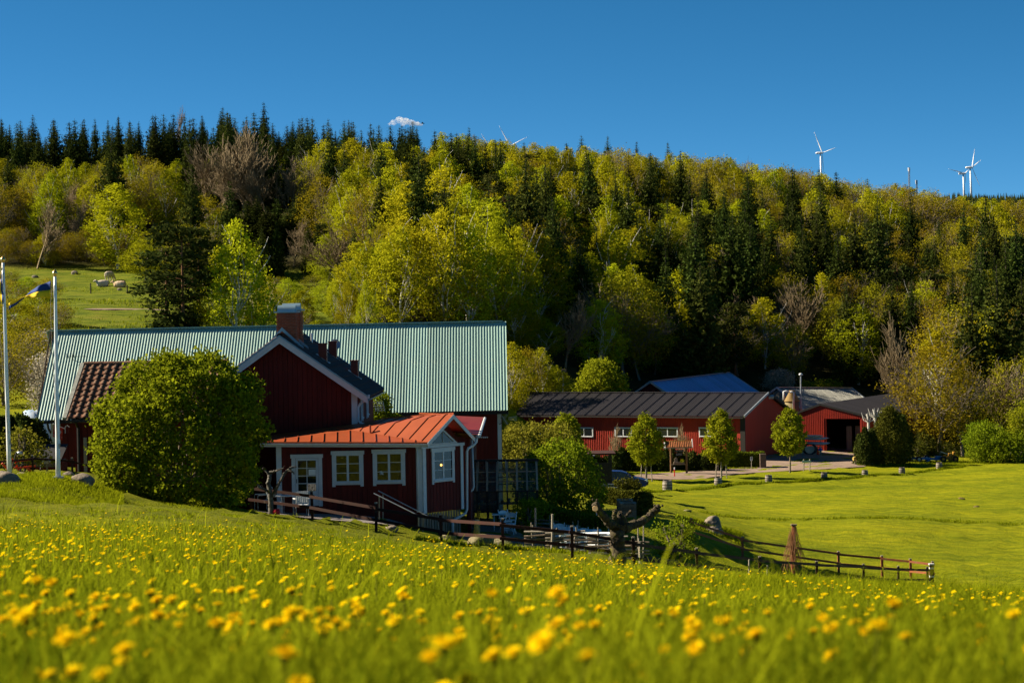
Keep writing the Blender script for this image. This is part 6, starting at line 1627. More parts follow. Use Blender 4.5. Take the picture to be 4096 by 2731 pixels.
# ------------------------------------------------------------------ boulders
M_rock = mat('granite_boulder', (0.24, 0.195, 0.15), (0.14, 0.115, 0.09), scale=3, rough=.9, bump=.5, c3=(0.13, 0.13, 0.10), s3=2.2, t3=.6)
M_moss = mat('mossy_boulder', (0.24, 0.20, 0.11), (0.13, 0.115, 0.07), scale=4, rough=.95, bump=.6, c3=(0.11, 0.13, 0.02), s3=2.4, t3=.55)
import bmesh
def boulder(px, d, wpx, hpx, label, seed, mt=None, sink=.25, name='boulder', group=None, ry=None):
    rg = np.random.default_rng(seed); bm = bmesh.new(); bmesh.ops.create_icosphere(bm, subdivisions=4, radius=1.0)
    k = d / F; w, h = wpx * k / 2, hpx * k
    ph = rg.uniform(0, 6, 12)
    for v in bm.verts:
        x, y, z = v.co
        n = .16 * math.sin(2.1 * x + ph[0]) * math.sin(1.9 * y + ph[1]) + .12 * math.sin(2.7 * z + ph[2] + x) + .07 * math.sin(5 * x + ph[3]) * math.sin(5.5 * y + 4 * z + ph[4]) + .03 * math.sin(11 * y + ph[5]) * math.sin(12 * x + 9 * z + ph[6])
        f = 1 + n; v.co = Vector((x * f * w, y * f * (ry or w * .75), max(z * f, -.6) * h * .74 / (1 + .6 * sink)))
    me = bpy.data.meshes.new(name); bm.to_mesh(me); bm.free()
    for p_ in me.polygons: p_.use_smooth = True
    o = link(name, me, mt or M_rock); g = gp(px, d); o.location = (g.x, g.y, g.z + h * .12)
    return tag(o, label, 'boulder', group)
boulder(10, 68.5, 125, 72, 'large granite boulder cut by the left edge below flagpoles', 1)
boulder(325, 71.0, 112, 46, 'broad pale boulder right of the flagpole foot', 2)
boulder(268, 72.0, 60, 30, 'small flat rock behind the flagpole foot', 3)
boulder(85, 73, 44, 20, 'little pale rock under the red implement', 4)
boulder(185, 73, 34, 18, 'little pale rock under the bird feeder post', 14)
boulder(2852, 113, 78, 55, 'taller back one of two granite boulders on the mown field', 5)
boulder(2862, 110, 70, 40, 'lower front one of two granite boulders on the mown field', 6)
boulder(1915, 75.0, 120, 58, 'long mossy boulder below the downpipe at the fence', 7, M_moss)
boulder(2000, 77.0, 110, 46, 'shaded boulder right of the long mossy one', 8, M_moss)
boulder(1790, 78.5, 70, 40, 'shaded stone under the veranda corner', 9, M_moss)
boulder(1560, 77.0, 60, 26, 'flat stone at foot of the stair railing', 10, M_rock)
boulder(3482, 188, 26, 16, 'pale rock between columnar conifers by the shed', 11)
p = gp(1905, 83); lg = thing('log_post', 'short thick upright log beside the veranda downpipes', 'log', p)
MB().tube([p - Zv * .1, p + Vector((.02, 0, .3)), p + Vector((0, 0, .62))], [.14, .13, .13], 10).build('log', M_moss, lg, True)
MB().lathe([(0.001, .015), (.13, .012), (.14, -.05), (.001, -.05)], 12, p + Zv * .63).build('cut_top', M_greywood, lg)

# ------------------------------------------------------------------ old greenhouse of timber and glass
ghx0, ghx1 = at(1868, 2000, 88.6).x, at(2150, 2000, 88.6).x
ez_ = at(2000, 1963, 88.6).z; rz2 = at(2000, 1846, 90.6).z; gbz = G((ghx0 + ghx1) / 2, 88.6)
gh = thing('greenhouse', 'old timber greenhouse with leaning glass roof beside the green garden tree', 'greenhouse', Vector(((ghx0 + ghx1) / 2, 88.6, gbz)))
M_ghwood = mat('peeling_brown_timber', (0.50, 0.31, 0.20), (0.36, 0.20, 0.13), scale=5, rough=.85, stretch=(2, 2, 2), objrand=.25, c3=(.32, .26, .2), s3=4, t3=.62)
M_ghdark = mat('dark_timber', (0.045, 0.028, 0.022), (0.03, 0.02, 0.016), rough=.85)
M_ghglass = glassmat('dusty_glass', tint=(.16, .16, .12), alpha=.28, rough=.35)
for nd in M_ghglass.node_tree.nodes:
    if nd.type == 'MATH': nd.inputs[1].default_value = 0.0
    if nd.type == 'FRESNEL': nd.inputs[0].default_value = 1.12
nb_ = 7
for sgn in (1, -1):
    for i in range(nb_ + 1):
        x = ghx0 + (ghx1 - ghx0) * i / nb_; y0 = 88.6 if sgn > 0 else 92.6
        MB().beam((x, y0, ez_), (x, 90.6, rz2), .085, .09).build('rafter', M_ghwood, gh)
        MB().beam((x, y0, gbz), (x, y0, ez_), .06, .06, (0, 1, 0)).build('post', M_ghdark, gh)
    for f in (.0, .33, .66):
        y = (88.6 if sgn > 0 else 92.6); yy = y + (90.6 - y) * f; z = ez_ + (rz2 - ez_) * f
        MB().beam((ghx0, yy, z - .02), (ghx1, yy, z - .02), .04, .05).build('purlin', M_ghwood if f else M_ghdark, gh)
    for i in range(nb_):
        xa_, xb_ = ghx0 + (ghx1 - ghx0) * i / nb_ + .03, ghx0 + (ghx1 - ghx0) * (i + 1) / nb_ - .03; y0 = 88.6 if sgn > 0 else 92.6
        for f in (0, .33, .66):
            f2 = f + .33; q = lambda ff, x: Vector((x, y0 + (90.6 - y0) * ff, ez_ + (rz2 - ez_) * ff - .02))
            MB().poly([q(f, xa_), q(f, xb_), q(f2, xb_), q(f2, xa_)]).build('pane', M_ghglass, gh)
        for (z0, z1) in ((.45, .98), (.02, .43)):
            zA, zB = gbz + (ez_ - gbz) * z0, gbz + (ez_ - gbz) * z1
            MB().poly([(xa_, y0, zA), (xb_, y0, zA), (xb_, y0, zB), (xa_, y0, zB)]).build('pane', M_ghglass, gh)
    MB().beam((ghx0, 88.58 if sgn > 0 else 92.62, gbz + (ez_ - gbz) * .44), (ghx1, 88.58 if sgn > 0 else 92.62, gbz + (ez_ - gbz) * .44), .05, .07).build('transom', M_ghdark, gh)
MB().beam((ghx0 - .1, 90.6, rz2 + .05), (ghx1 + .1, 90.6, rz2 + .05), .18, .12).build('ridge_beam', M_black, gh)
for i in (1, 3):                                   # two roof vents ajar
    xa_, xb_ = ghx0 + (ghx1 - ghx0) * i / nb_, ghx0 + (ghx1 - ghx0) * (i + 1) / nb_
    v = MB()
    for x in (xa_ + .05, xb_ - .05): v.beam((x, 90.45, rz2 + .03), (x, 89.95, rz2 - .42), .05, .05)
    v.beam((xa_ + .05, 89.95, rz2 - .42), (xb_ - .05, 89.95, rz2 - .42), .05, .05); v.build('roof_vent', M_ghwood, gh)
shelf = MB(); shelf.box(((ghx0 + ghx1) / 2, 91.5, gbz + .75), (ghx1 - ghx0 - .3, .6, .05)); shelf.build('shelf', M_ghwood, gh)
rg_ = random.Random(3)
for k in range(9):
    x = ghx0 + .3 + k * .31; h = rg_.uniform(.1, .22)
    MB().lathe([(.05, 0), (.08, h), (.07, h), (0, h - .02)], 10, (x, 91.4 + rg_.uniform(-.1, .1), gbz + .78)).top('plant_pot', mat('grey_pot', (.25, .24, .23), rough=.8) if k % 2 else mat('terracotta', (.32, .12, .06), rough=.85), '%s plant pot, %s from left on greenhouse shelf' % ('grey' if k % 2 else 'terracotta', ordinal(k + 1)), 'plant pot', 'plant pots inside the greenhouse')
# wooden planters
for px, d, nm in ((2512, 103, 'front one of two raised wooden pallet planters'), (2500, 106, 'rear one of two raised wooden pallet planters')):
    p = gp(px, d); t = thing('planter_box', nm, 'planter', p)
    w, dp_, h = .82, 1.0, .78
    for sx in (-1, 1):
        MB().box(p + Vector((sx * (w / 2 - .09), 0, h)), (.19, dp_, .03)).build('rim_board', M_greywood, t)
        for sy in (-1, 1): MB().box(p + Vector((sx * (w / 2 - .06), sy * (dp_ / 2 - .06), h / 2)), (.09, .09, h - .03)).build('leg', M_greywood, t)
    for sy in (-1, 1): MB().box(p + Vector((0, sy * (dp_ / 2 - .06), h + .002)), (w - .39, .11, .03)).build('rim_board', M_greywood, t)
    for k in range(4):
        z = .16 + k * .165
        for sy in (-1, 1): MB().box(p + Vector((0, sy * (dp_ / 2 - .02), z)), (w - .04, .025, .145)).build('side_plank', M_wood, t)
        for sx in (-1, 1): MB().box(p + Vector((sx * (w / 2 - .01), 0, z)), (.025, dp_ - .06, .145)).build('side_plank', M_wood, t)
    MB().box(p + Vector((0, 0, h - .16)), (w - .1, dp_ - .1, .2)).build('soil', mat('soil', (.16, .08, .035), (.10, .05, .025), scale=12, rough=1, bump=.8), t)
# dark timber shelter and sleepers
a, b = gp(2305, 137), gp(2452, 136); zt = at(2380, 1818, 136.5).z
sh = thing('dark_shelter', 'black timber shelter with flat dark red roof left of the parked car', 'shelter', (a + b) / 2)
MB().box(((a.x + b.x) / 2, 138, zt + .04), (b.x - a.x + .5, 3.4, .1)).build('roof', M_brownfence, sh)
for i in range(16):
    x = a.x + (b.x - a.x) * (i + .5) / 16
    MB().box((x, 136.6, (a.z + zt) / 2 - .32), ((b.x - a.x) / 16 - .012, .03, zt - a.z - .45)).build('board', M_black, sh)
MB().box(((a.x + b.x) / 2, 136.72, (a.z + zt) / 2 - .32), (b.x - a.x, .1, zt - a.z - .5)).build('wall', M_black, sh)
for x in (a.x + .05, (a.x + b.x) / 2 - .7, b.x - .07):
    for y in (136.65, 139.3): MB().box((x, y, (a.z + zt) / 2), (.12, .12, zt - a.z)).build('post', M_black, sh)
for k in range(3):
    p0, p1 = at(2385 - k * 4, 1938 + k * 13, 131 - k * 1.5), at(2455 + k * 14, 1940 + k * 13, 131 - k * 1.5)
    p0.z = max(p0.z, G(p0.x, p0.y) + .08); p1.z = max(p1.z, G(p1.x, p1.y) + .08)
    MB().beam(p0, p1, .22, .16).top('timber_sleeper', mat('blue_grey_timber', (.10, .13, .15), (.07, .09, .10), rough=.7), '%s blue grey sleeper of the steps below the dark shelter' % ('upper', 'middle', 'lower')[k], 'sleeper')

# ------------------------------------------------------------------ flagpoles and their pennants
M_pole = mat('white_flagpole', (0.78, 0.80, 0.82), (0.72, 0.74, 0.76), rough=.35, spec=.5)
M_blue = mat('flag_blue', (0.012, 0.045, 0.20), (0.010, 0.038, 0.17), rough=.8); M_yellow = mat('flag_yellow', (0.72, 0.50, 0.012), (0.64, 0.44, 0.010), rough=.8)
M_gold = mat('gilt', (0.75, 0.50, 0.18), (0.6, 0.38, 0.12), rough=.25, metal=.9)
def flagpole(pb, pt, d, label, foot=True):
    b_, t_ = at(*pb, d), at(*pt, d)
    if not foot: b_ = t_ + (b_ - t_) * ((t_.z - G(b_.x, d)) / (t_.z - b_.z))
    t = thing('flagpole', label, 'flagpole', b_)
    n = 8; MB().tube([b_ + (t_ - b_) * (i / n) for i in range(n + 1)], [.088 - .038 * i / n for i in range(n + 1)], 14).build('pole', M_pole, t, True)
    MB().lathe([(.02, -.02), (.06, .0), (.045, .03), (.10, .09), (.085, .14), (.02, .24), (.0, .25)], 12, t_).build('finial', M_gold, t, True)
    MB().box(b_ + Zv * .03, (.34, .34, .06)).build('foot_plate', M_galv, t)
    cl = b_ + (t_ - b_) * .16 + Vector((.07, -.05, 0)); MB().box(cl, (.03, .06, .16)).build('cleat', M_galv, t)
    ex = [t_ + Vector((-.06, -.05, -.05)), at(pt[0] - 18, pt[1] + 110, d), at(pt[0] - 14, pt[1] + 260, d), b_ + (t_ - b_) * .2 + Vector((.0, -.1, 0))]
    MB().tube(ex, .008, 5).build('halyard', M_greywood, t)
    return t
flagpole((233, 1912), (220, 1105), 70, 'white flagpole standing on the grassy mound in front of green barn')
flagpole((38, 1890), (12, 1050), 74, 'white flagpole at the far left picture edge', False)
def pennant(label, keys, d, colours=True):
    """keys: (top px, top py, bottom px, bottom py, depth offset) along the cloth"""
    t = thing('pennant', label, 'flag', at(keys[0][0], keys[0][1], d))
    n = 60; K = np.array(keys, float); u = np.linspace(0, len(K) - 1, n + 1)
    kk = np.stack([np.interp(u, np.arange(len(K)), K[:, j]) for j in range(5)], 1)
    for j in range(5):                          # ease the corners
        for _ in range(4): kk[1:-1, j] = (kk[:-2, j] + 2 * kk[1:-1, j] + kk[2:, j]) / 4
    tops = [at(r[0], r[1], d + r[4] + .05 * math.sin(i * .35)) for i, r in enumerate(kk)]; bots = [at(r[2], r[3], d - r[4] + .05 * math.sin(i * .35 + 1)) for i, r in enumerate(kk)]
    for nm, f0, f1, m_ in (('blue_half', 0, .5, M_blue), ('yellow_half', .5, 1, M_yellow)):
        V, Fq = [], []
        for a_, b_ in zip(tops, bots):
            for f in np.linspace(f0, f1, 4): V.append(a_ + (b_ - a_) * f + Vector((0, .03 * math.sin(len(V) * .11), 0)))
        for i in range(n):
            for c in range(3): q = i * 4 + c; Fq.append((q, q + 1, q + 5, q + 4))
        o = link(nm, np_mesh(nm, np.array([tuple(p) for p in V]) - np.array(wloc(t)), quads=Fq, smooth=True), m_, t)
        md = o.modifiers.new('thickness', 'SOLIDIFY'); md.thickness = .006; md.offset = 0
    return t
pennant('blue over yellow pennant streaming left from the flagpole on the mound', [(204, 1124, 199, 1194, 0), (160, 1140, 150, 1190, .05), (125, 1162, 112, 1192, .15), (100, 1188, 96, 1186, .25), (75, 1212, 70, 1196, .1), (50, 1228, 40, 1210, .05), (36, 1238, 32, 1216, 0)], 69.9)
pennant('blue and yellow pennant hanging against the far left flagpole', [(10, 1056, 8, 1075, 0), (6, 1080, 2, 1105, .1), (8, 1120, -4, 1128, -.1), (10, 1150, -2, 1158, .15), (14, 1185, 2, 1180, -.1), (15, 1222, 8, 1228, .1)], 73.9)

# ------------------------------------------------------------------ little things round the left end
M_orangered = mat('red_orange_paint', (0.62, 0.06, 0.012), (0.5, 0.05, 0.012), rough=.5)
p = gp(75, 76); im = thing('farm_implement', 'old red painted horse implement standing behind the left fence rail', 'implement', p)
for a_, b_, w in (((40, 1846), (122, 1838), .06), ((55, 1872), (142, 1864), .07), ((108, 1868), (128, 1892), .09), ((35, 1822), (62, 1850), .05), ((8, 1852), (45, 1890), .07), ((65, 1858), (75, 1878), .05)):
    MB().beam(at(*a_, 76), at(*b_, 76.2), .06, w).build('beam', M_orangered, im)
for cx_, cy_, r in ((98, 1872, 17), (28, 1866, 15)):
    c = at(cx_, cy_, 76.3); k = r / F * 76; ring = [c + Vector((k * math.cos(a), .02 * math.sin(a), k * math.sin(a))) for a in np.linspace(0, 2 * math.pi, 17)]
    wh = MB().tube(ring, .015, 6, False).build('wheel', M_black, im)
    for a in range(6): MB().tube([c, ring[int(a * 16 / 6)]], .008, 5).build('spoke', M_black, wh)
MB().tube([at(66, 1806, 75.5), at(45, 1886, 75.6)], .028, 7).build('lever', M_black, im)
MB().tube([at(68, 1813, 75.6), at(90, 1812, 75.6)], .075, 12).build('tank', M_galv, im, True)
p = gp(190, 75.5); bf = thing('bird_feeder', 'little house shaped bird feeder on a post left of flagpole', 'bird feeder', p)
MB().beam(p, at(186, 1850, 75.5), .06, .06, (0, 1, 0)).build('post', M_wood, bf)
c = at(186, 1846, 75.5); MB().box(c + Zv * -.02, (.16, .14, .10)).build('house', M_greywood, bf)
for s in (-1, 1): MB().beam(c + Zv * .13, c + Vector((s * .15, 0, .0)), .2, .018).build('roof', M_galv, bf)
bh = at(269, 1712, 80.7); nb = thing('nest_box', 'small white edged nest box on the corner of tiled wing', 'nest box', bh - Zv * .25)
for s in (-1, 1): MB().beam(bh + Zv * .12, bh + Vector((s * .09, 0, .04)), .16, .02).build('roof', M_white, nb)
MB().box(bh - Zv * .08, (.12, .12, .24)).build('box', M_red, nb); MB().box(bh + Vector((-.07, -.065, -.08)), (.02, .02, .26)).build('trim', M_white, nb)
# ice cream flag on its slanting rod
fo = at(276, 1721, 80.8); fe = at(213, 1695, 80.6)
fl = thing('shop_flag', 'red ice cream flag with white heart on slanting rod behind flagpole', 'flag', fo)
MB().tube([fo, fe], .014, 7).build('rod', M_white, fl); MB().lathe([(0, -.02), (.025, 0), (0, .03)], 8, fe).build('knob', M_white, fl)
f0_, f1_ = at(215, 1699, 80.6), at(252, 1713, 80.65); dn = Vector((-.05, 0, -.46))
nx, nz = 14, 8; V = []; FP2 = lambda u, v, o=0.0: f0_ + (f1_ - f0_) * u + dn * v + Vector((.02 * u * v, .02 * math.sin(u * 6) * v - o, -.03 * u * v))
for i in range(nx + 1):
    for j in range(nz + 1): V.append(FP2(i / nx, j / nz))
Fq = [(i * (nz + 1) + j, (i + 1) * (nz + 1) + j, (i + 1) * (nz + 1) + j + 1, i * (nz + 1) + j + 1) for i in range(nx) for j in range(nz)]
MB().add(V, Fq).build('cloth', mat('flag_red', (.42, .03, .015), (.38, .025, .012), rough=.8), fl)
for k in (1.0, .55):
    P_ = []
    for a in np.linspace(0, 2 * math.pi, 33):
        hx, hy = 16 * math.sin(a) ** 3, 13 * math.cos(a) - 5 * math.cos(2 * a) - 2 * math.cos(3 * a) - math.cos(4 * a)
        P_.append(FP2(.5 + hx / 16 * .30 * k, .44 - hy / 16 * .24 * k, .008))
    MB().tube(P_, .013 if k == 1 else .008, 5, False).build('heart_mark', M_white, fl)
def text(s, size, M_, mt, parent, name='lettering', ex=.003):
    cu = bpy.data.curves.new(name, 'FONT'); cu.body = s; cu.size = size; cu.extrude = ex; cu.align_x = 'CENTER'; cu.align_y = 'CENTER'
    tmp = bpy.data.objects.new(name, cu); COL.objects.link(tmp); bpy.context.view_layer.update()
    me = bpy.data.meshes.new_from_object(tmp.evaluated_get(bpy.context.evaluated_depsgraph_get())); bpy.data.objects.remove(tmp); me.materials.clear(); me.materials.append(mt)
    o = bpy.data.objects.new(name, me); o.parent = parent; o.matrix_basis = Matrix.Translation(-wloc(parent)) @ M_; COL.objects.link(o); return o
ctr = FP2(.5, .80, .012); ux = (f1_ - f0_).normalized()
text('GB GLACE!', .075, frame_of(ctr, ux, Zv), M_white, fl)
sg = at(218, 1770, 102.9); si = thing('camera_notice', 'small white notice with a camera symbol on green barn wall', 'sign', sg)
MB().box(sg, (.14, .02, .18)).build('plate', M_white, si); MB().beam(sg + Vector((-.03, -.014, .02)), sg + Vector((.045, -.014, .06)), .01, .04).build('camera_symbol', M_black, si); MB().beam(sg + Vector((-.01, -.014, -.01)), sg + Vector((.0, -.014, .02)), .01, .012).build('camera_symbol', M_black, si)
sf = at(146, 1770, 90); sfl = thing('small_flag', 'tiny blue flag with yellow cross on a short stick by dark conifers', 'flag', gp(160, 90))
MB().tube([gp(160, 90), at(170, 1780, 90), at(142, 1764, 90)], .012, 5).build('stick', M_white, sfl)
q0, q1 = at(146, 1766, 90), at(162, 1775, 90)
MB().prism([q0, q1, q1 - Zv * .10, q0 - Zv * .12], (0, .006, 0)).build('cloth', M_blue, sfl)
MB().prism([q0 + (q1 - q0) * .35, q0 + (q1 - q0) * .5, q0 + (q1 - q0) * .5 - Zv * .11, q0 + (q1 - q0) * .35 - Zv * .115], (0, -.004, 0)).build('cross', M_yellow, sfl)
MB().prism([q0 - Zv * .045, q1 - Zv * .04, q1 - Zv * .065, q0 - Zv * .075], (0, -.0045, 0)).build('cross', M_yellow, sfl)
# low shed roof and sawn planks behind the flagpole
a, b = at(150, 1775, 97), at(272, 1775, 97)
ls = thing('low_shed', 'low shed with dark felt roof behind the bird feeder', 'shed', Vector(((a.x + b.x) / 2, 97, G(a.x, 97))))
MB().prism([a, b, b + Vector((0, -1.6, -.68)), a + Vector((0, -1.6, -.68))], (0, 0, -.06)).build('roof', mat('dark_felt', (.035, .035, .038), (.02, .02, .022), scale=12, rough=.95), ls)
MB().prism([a + Vector((.2, -1.4, -.70)), b + Vector((0, -1.4, -.70)), b + Vector((0, -1.4, -1.6)), a + Vector((.2, -1.4, -1.6))], (0, 1.2, 0)).build('wall', M_red, ls)
MB().beam(a + Vector((.1, -1.62, -.86)), b + Vector((0, -1.62, -.86)), .04, .30).build('fascia', M_wood, ls)

# tv aerials on the green barn's right corner
p = at(2003, 1690, 102.8); ta = thing('tv_aerial', 'cluster of tv aerials on a mast at right corner of green barn', 'aerial', p)
MB().tube([at(1993, 1698, 102.9), at(2010, 1690, 102.7), at(2012, 1655, 102.7)], .02, 6).build('mast', M_black, ta)
MB().tube([at(2002, 1672, 102.6), at(2034, 1673, 102.6)], .015, 6).build('boom', M_black, ta)
for k, (y0, y1) in enumerate(((1669, 1665), (1673, 1673), (1677, 1681))): MB().tube([at(2034, y0, 102.6), at(2068, y1, 102.6)], .016, 6).build('arm', M_cream, ta)
MB().tube([at(2008, 1662, 102.5), at(2030, 1697, 102.5)], .014, 6).build('boom', M_galv, ta)
for k in range(8):
    c = at(2011 + k * 2.5, 1667 + k * 4, 102.5); MB().tube([c + Vector((-.09, 0, -.03)), c + Vector((.09, 0, .03))], .008, 5).build('element', M_galv, ta)
gr_ = MB(); c0 = at(2018, 1662, 102.5)
for k in range(6): gr_.tube([c0 + Vector((-.08 + k * .03, 0, -.15 + k * .05)), c0 + Vector((.10 + k * .03, 0, -.10 + k * .05))], .009, 5)
gr_.build('reflector', M_galv, ta)
# bunting under the eave of the house extension
for k in range(4):
    a = at(1921 + k * 8, 1746, 84.2); MB().prism([a, a + Vector((.085, 0, 0)), a + Vector((.042, 0, -.075))], (0, .006, 0)).build('bunting', M_white, ver)
pale = at(1515, 1625, 94); la = thing('roof_aerial', 'blue grey grid aerial on the red house side wall', 'aerial', pale)
for k in range(5): MB().tube([pale + Vector((-.25 + k * .02, 0, .2 - k * .10)), pale + Vector((.20 + k * .02, 0, .22 - k * .10))], .012, 5).build('element', M_galv, la)
for k in range(4): MB().tube([pale + Vector((-.22 + k * .14, 0, .24)), pale + Vector((-.14 + k * .14, 0, -.24))], .012, 5).build('element', M_galv, la)
MB().tube([pale + Vector((-.55, 0, .0)), pale + Vector((.0, 0, .0))], .015, 5).build('bracket', M_galv, la)

# ------------------------------------------------------------------ along the driveway and the field
M_street = leafmat('street_tree_leaves', (0.125, 0.15, 0.008), (0.33, 0.34, 0.014), .42, .06, .008)
def egg_crown(seed, n_cl=420, per=22):
    rng = np.random.default_rng(seed); K = []
    while len(K) < n_cl:
        f = rng.uniform(0, 1); a = rng.uniform(0, 6.283)
        prof = math.sin(math.pi * (f ** .72)) ** .62 * (1 - .18 * f)
        r = prof * (1 + .10 * math.sin(3 * a + 5 * f + seed) + .07 * math.sin(7 * a - 9 * f)) * math.sqrt(rng.uniform(.2, 1))
        if rng.random() > prof + .1: continue
        K.append((.5 * r * math.cos(a), .5 * r * math.sin(a), f))
    return np.array(K)
def street_tree(px, d, pyb, pyt, ctop_frac, wpx, label, seed, stakes=True):
    rng = np.random.default_rng(seed); b = gp(px, d, -.05); top = at(px, pyt, d).z; H = top - b.z
    t = thing('street_tree', label, 'tree', b, 'young trees along the driveway')
    c0 = H * ctop_frac; w = wpx / F * d
    K = egg_crown(seed); K = K[(np.sin(K[:, 0] * 17 + seed) * np.sin(K[:, 2] * 13 + seed * 2) * np.sin(K[:, 1] * 15 + 1)) < .38] * np.array([w, w, H - c0]) + np.array([b.x, b.y, b.z + c0])
    C = (K[:, None] + rng.normal(0, .13, (len(K), 22, 3))).reshape(-1, 3)
    mesh_obj_leaves('crown', t, C, rng.uniform(.09, .16, len(C)), rng, M_street, tint=np.clip(rng.normal(.5, .28, len(C)), 0, 1))
    B = np.array(b); segs = [(B, B + np.array([.03, 0, c0 * .6]), .09, .075), (B + np.array([.03, 0, c0 * .6]), B + np.array([0, 0, c0 + (H - c0) * .8]), .075, .02)]
    for k in range(12):
        z = c0 + (H - c0) * rng.uniform(.02, .6); a = rng.uniform(0, 6.28); segs.append((B + np.array([0, 0, z]), B + np.array([math.cos(a) * w * .35, math.sin(a) * w * .35, z + w * .35]), .03, .01))
    V, Q = tube_np(segs, 6); link('trunk', np_mesh('trunk', V - B, quads=Q), M_bark_grey, t)
    if stakes:
        for k in range(3):
            a = k * 2.1 + .4; p = b + Vector((.55 * math.cos(a), .55 * math.sin(a), 0)); MB().tube([p, p + Vector((-.12 * math.cos(a), -.12 * math.sin(a), c0 * 1.05))], .045, 7).build('stake', M_greywood, t)
    return t
street_tree(2585, 167, 1925, 1655, .26, 152, 'egg shaped young tree with stakes left of the sign shelter', 1)
street_tree(2885, 171, 1910, 1642, .24, 145, 'egg shaped young tree with stakes right of the sign shelter', 2)
street_tree(3160, 178, 1886, 1630, .30, 138, 'rightmost egg shaped young tree by the driveway bend', 3, False)
street_tree(2262, 176, 1880, 1655, .2, 165, 'young yellow green tree behind the apple tree before black barn', 4)
# conifers in front of the black roofed barn
_px = 2462; _i = 0
while _px < 2890:
    _i += 1
    thuja(_px, 181 + _tr.uniform(-1, 1), 1800 + _tr.uniform(-10, 14) + (6 if _px > 2700 else 0), 1.05, 'columnar conifer, %s from the car in the screen before black barn' % ordinal(_i), 'conifer screen before the black roofed barn', seed=300 + _i)
    _px += _tr.uniform(24, 34)
for i, px in enumerate((2330, 2360, 2392, 2422)):
    thuja(px, 183, 1812 + 5 * i, 1.0, 'columnar conifer, %s from right end in the screen left of the car' % ordinal(4 - i), 'conifer screen before the black roofed barn', seed=340 + i)
for i, (px, d, tp, w) in enumerate(((3440, 189, 1738, 1.0), (3462, 188, 1710, 1.2), (3488, 188.5, 1718, 1.3), (3508, 190, 1722, 1.3))):
    thuja(px, d, tp, w, 'narrow upright conifer beside shed doorway, %s from the doorway' % ordinal(i + 1), 'narrow conifers by the shed doorway', seed=350 + i)
thuja(3560, 190, 1635, 3.0, 'tall bushy dark golden conifer right of the shed', seed=360, mt=M_yew, rough=.2)
thuja(3598, 194, 1665, 2.4, 'darker conifer crowding behind the bushy golden one', seed=361, mt=M_thuja, rough=.2)
for i, (px, d, top, w) in enumerate(((3690, 203, 1740, 3.4), (3735, 204, 1765, 3.0), (3800, 206, 1775, 3.2), (3650, 201, 1770, 2.4))):
    bushy('thicket_bush', 'dark thicket bush behind the blue conveyor, %s from left' % ordinal((2, 3, 4, 1)[i]), 'bush', gp(px, d), [E(px, (top + 1845) / 2, d, 50, (1845 - top) / 2, 1.0)], M_yew, 370 + i, size=(.08, .14), spread=.25, dens=5, stems=4, group='thicket bushes behind the conveyor')
for i, (px, py, d, w, h) in enumerate(((3960, 1770, 192, 85, 70), (4040, 1790, 191, 80, 60), (3920, 1740, 193, 55, 45), (4085, 1700, 192, 45, 90))):
    bushy('field_bush', ('broad bright green bush at right field edge', 'low bright green bush by the right picture edge', 'small rounded bush left of the broad bright one', 'lime coloured bush cut by the right picture edge')[i], 'bush', gp(px, d), [E(px, py, d, w, h, w / F * d * .8), E(px - w * .5, py + h * .4, d - .3, w * .6, h * .6), E(px + w * .5, py + h * .35, d - .3, w * .6, h * .6)], M_fresh if i < 3 else M_street, 380 + i, size=(.09, .15), per=22, spread=.22, dens=5.5, stems=4)
bushy('background_tree', 'lime tree glowing between the silo and grey roof', 'tree', gp(3250, 250), [E(3240, 1590, 250, 60, 60, 1.6), E(3290, 1565, 251, 45, 35, 1.2), E(3340, 1555, 252, 30, 25, .8)], M_street, 390, size=(.12, .2), per=20, spread=.3, dens=4, stems=4, part='crown')
bushy('lime_tree', 'round lime green tree peeping over left end of black roof', 'tree', gp(2405, 209), [E(2405, 1520, 209, 72, 62, 1.9), E(2360, 1540, 209, 45, 45, 1.2), E(2450, 1535, 209, 48, 48, 1.3), E(2400, 1480, 209, 48, 38, 1.2), E(2340, 1560, 209, 35, 35, 1.0), E(2470, 1560, 209, 35, 35, 1.0), E(2405, 1590, 209, 70, 45, 1.6)], M_street, 391, size=(.12, .2), per=22, spread=.25, dens=5.5, stems=5, part='crown')
# barrels
M_barrel = mat('weathered_oak_barrel', (0.30, 0.27, 0.23), (0.17, 0.15, 0.13), scale=4, rough=.85, stretch=(5, 5, .6), objrand=.15)
M_hoop = mat('rusty_hoop', (.05, .04, .035), (.07, .045, .03), rough=.7)
for i, (px, d, hpx) in enumerate(((2670, 156, 46), (2873, 161, 36), (3075, 165, 33), (3297, 170, 30), (3460, 174, 29), (3608, 178, 29), (3757, 185, 29))):
    b = gp(px, d, -.04); h = hpx / F * d; r = h * .44
    t = thing('wooden_barrel', 'old wooden barrel on the field edge, %s' % ('leftmost near the blue car', 'second from the left, before the staked tree', 'third from the left', 'fourth from the left, middle of the row', 'fifth from the left', 'sixth from the left', 'rightmost by the blue conveyor')[i], 'barrel', b, 'barrels lining the field edge')
    prof = [(r * .86, 0), (r * .97, h * .25), (r, h * .5), (r * .97, h * .75), (r * .86, h), (r * .80, h), (r * .80, h - .05), (0.001, h - .05)]
    MB().lathe(prof, 18, b).build('staves', M_barrel, t)
    for f in (.08, .38, .62, .93):
        rr = np.interp(f, [0, .25, .5, .75, 1], [.86, .97, 1, .97, .86]) * r
        MB().lathe([(rr + .012, h * f - .03), (rr + .016, h * f), (rr + .012, h * f + .03)], 18, b).build('hoop', M_hoop, t)
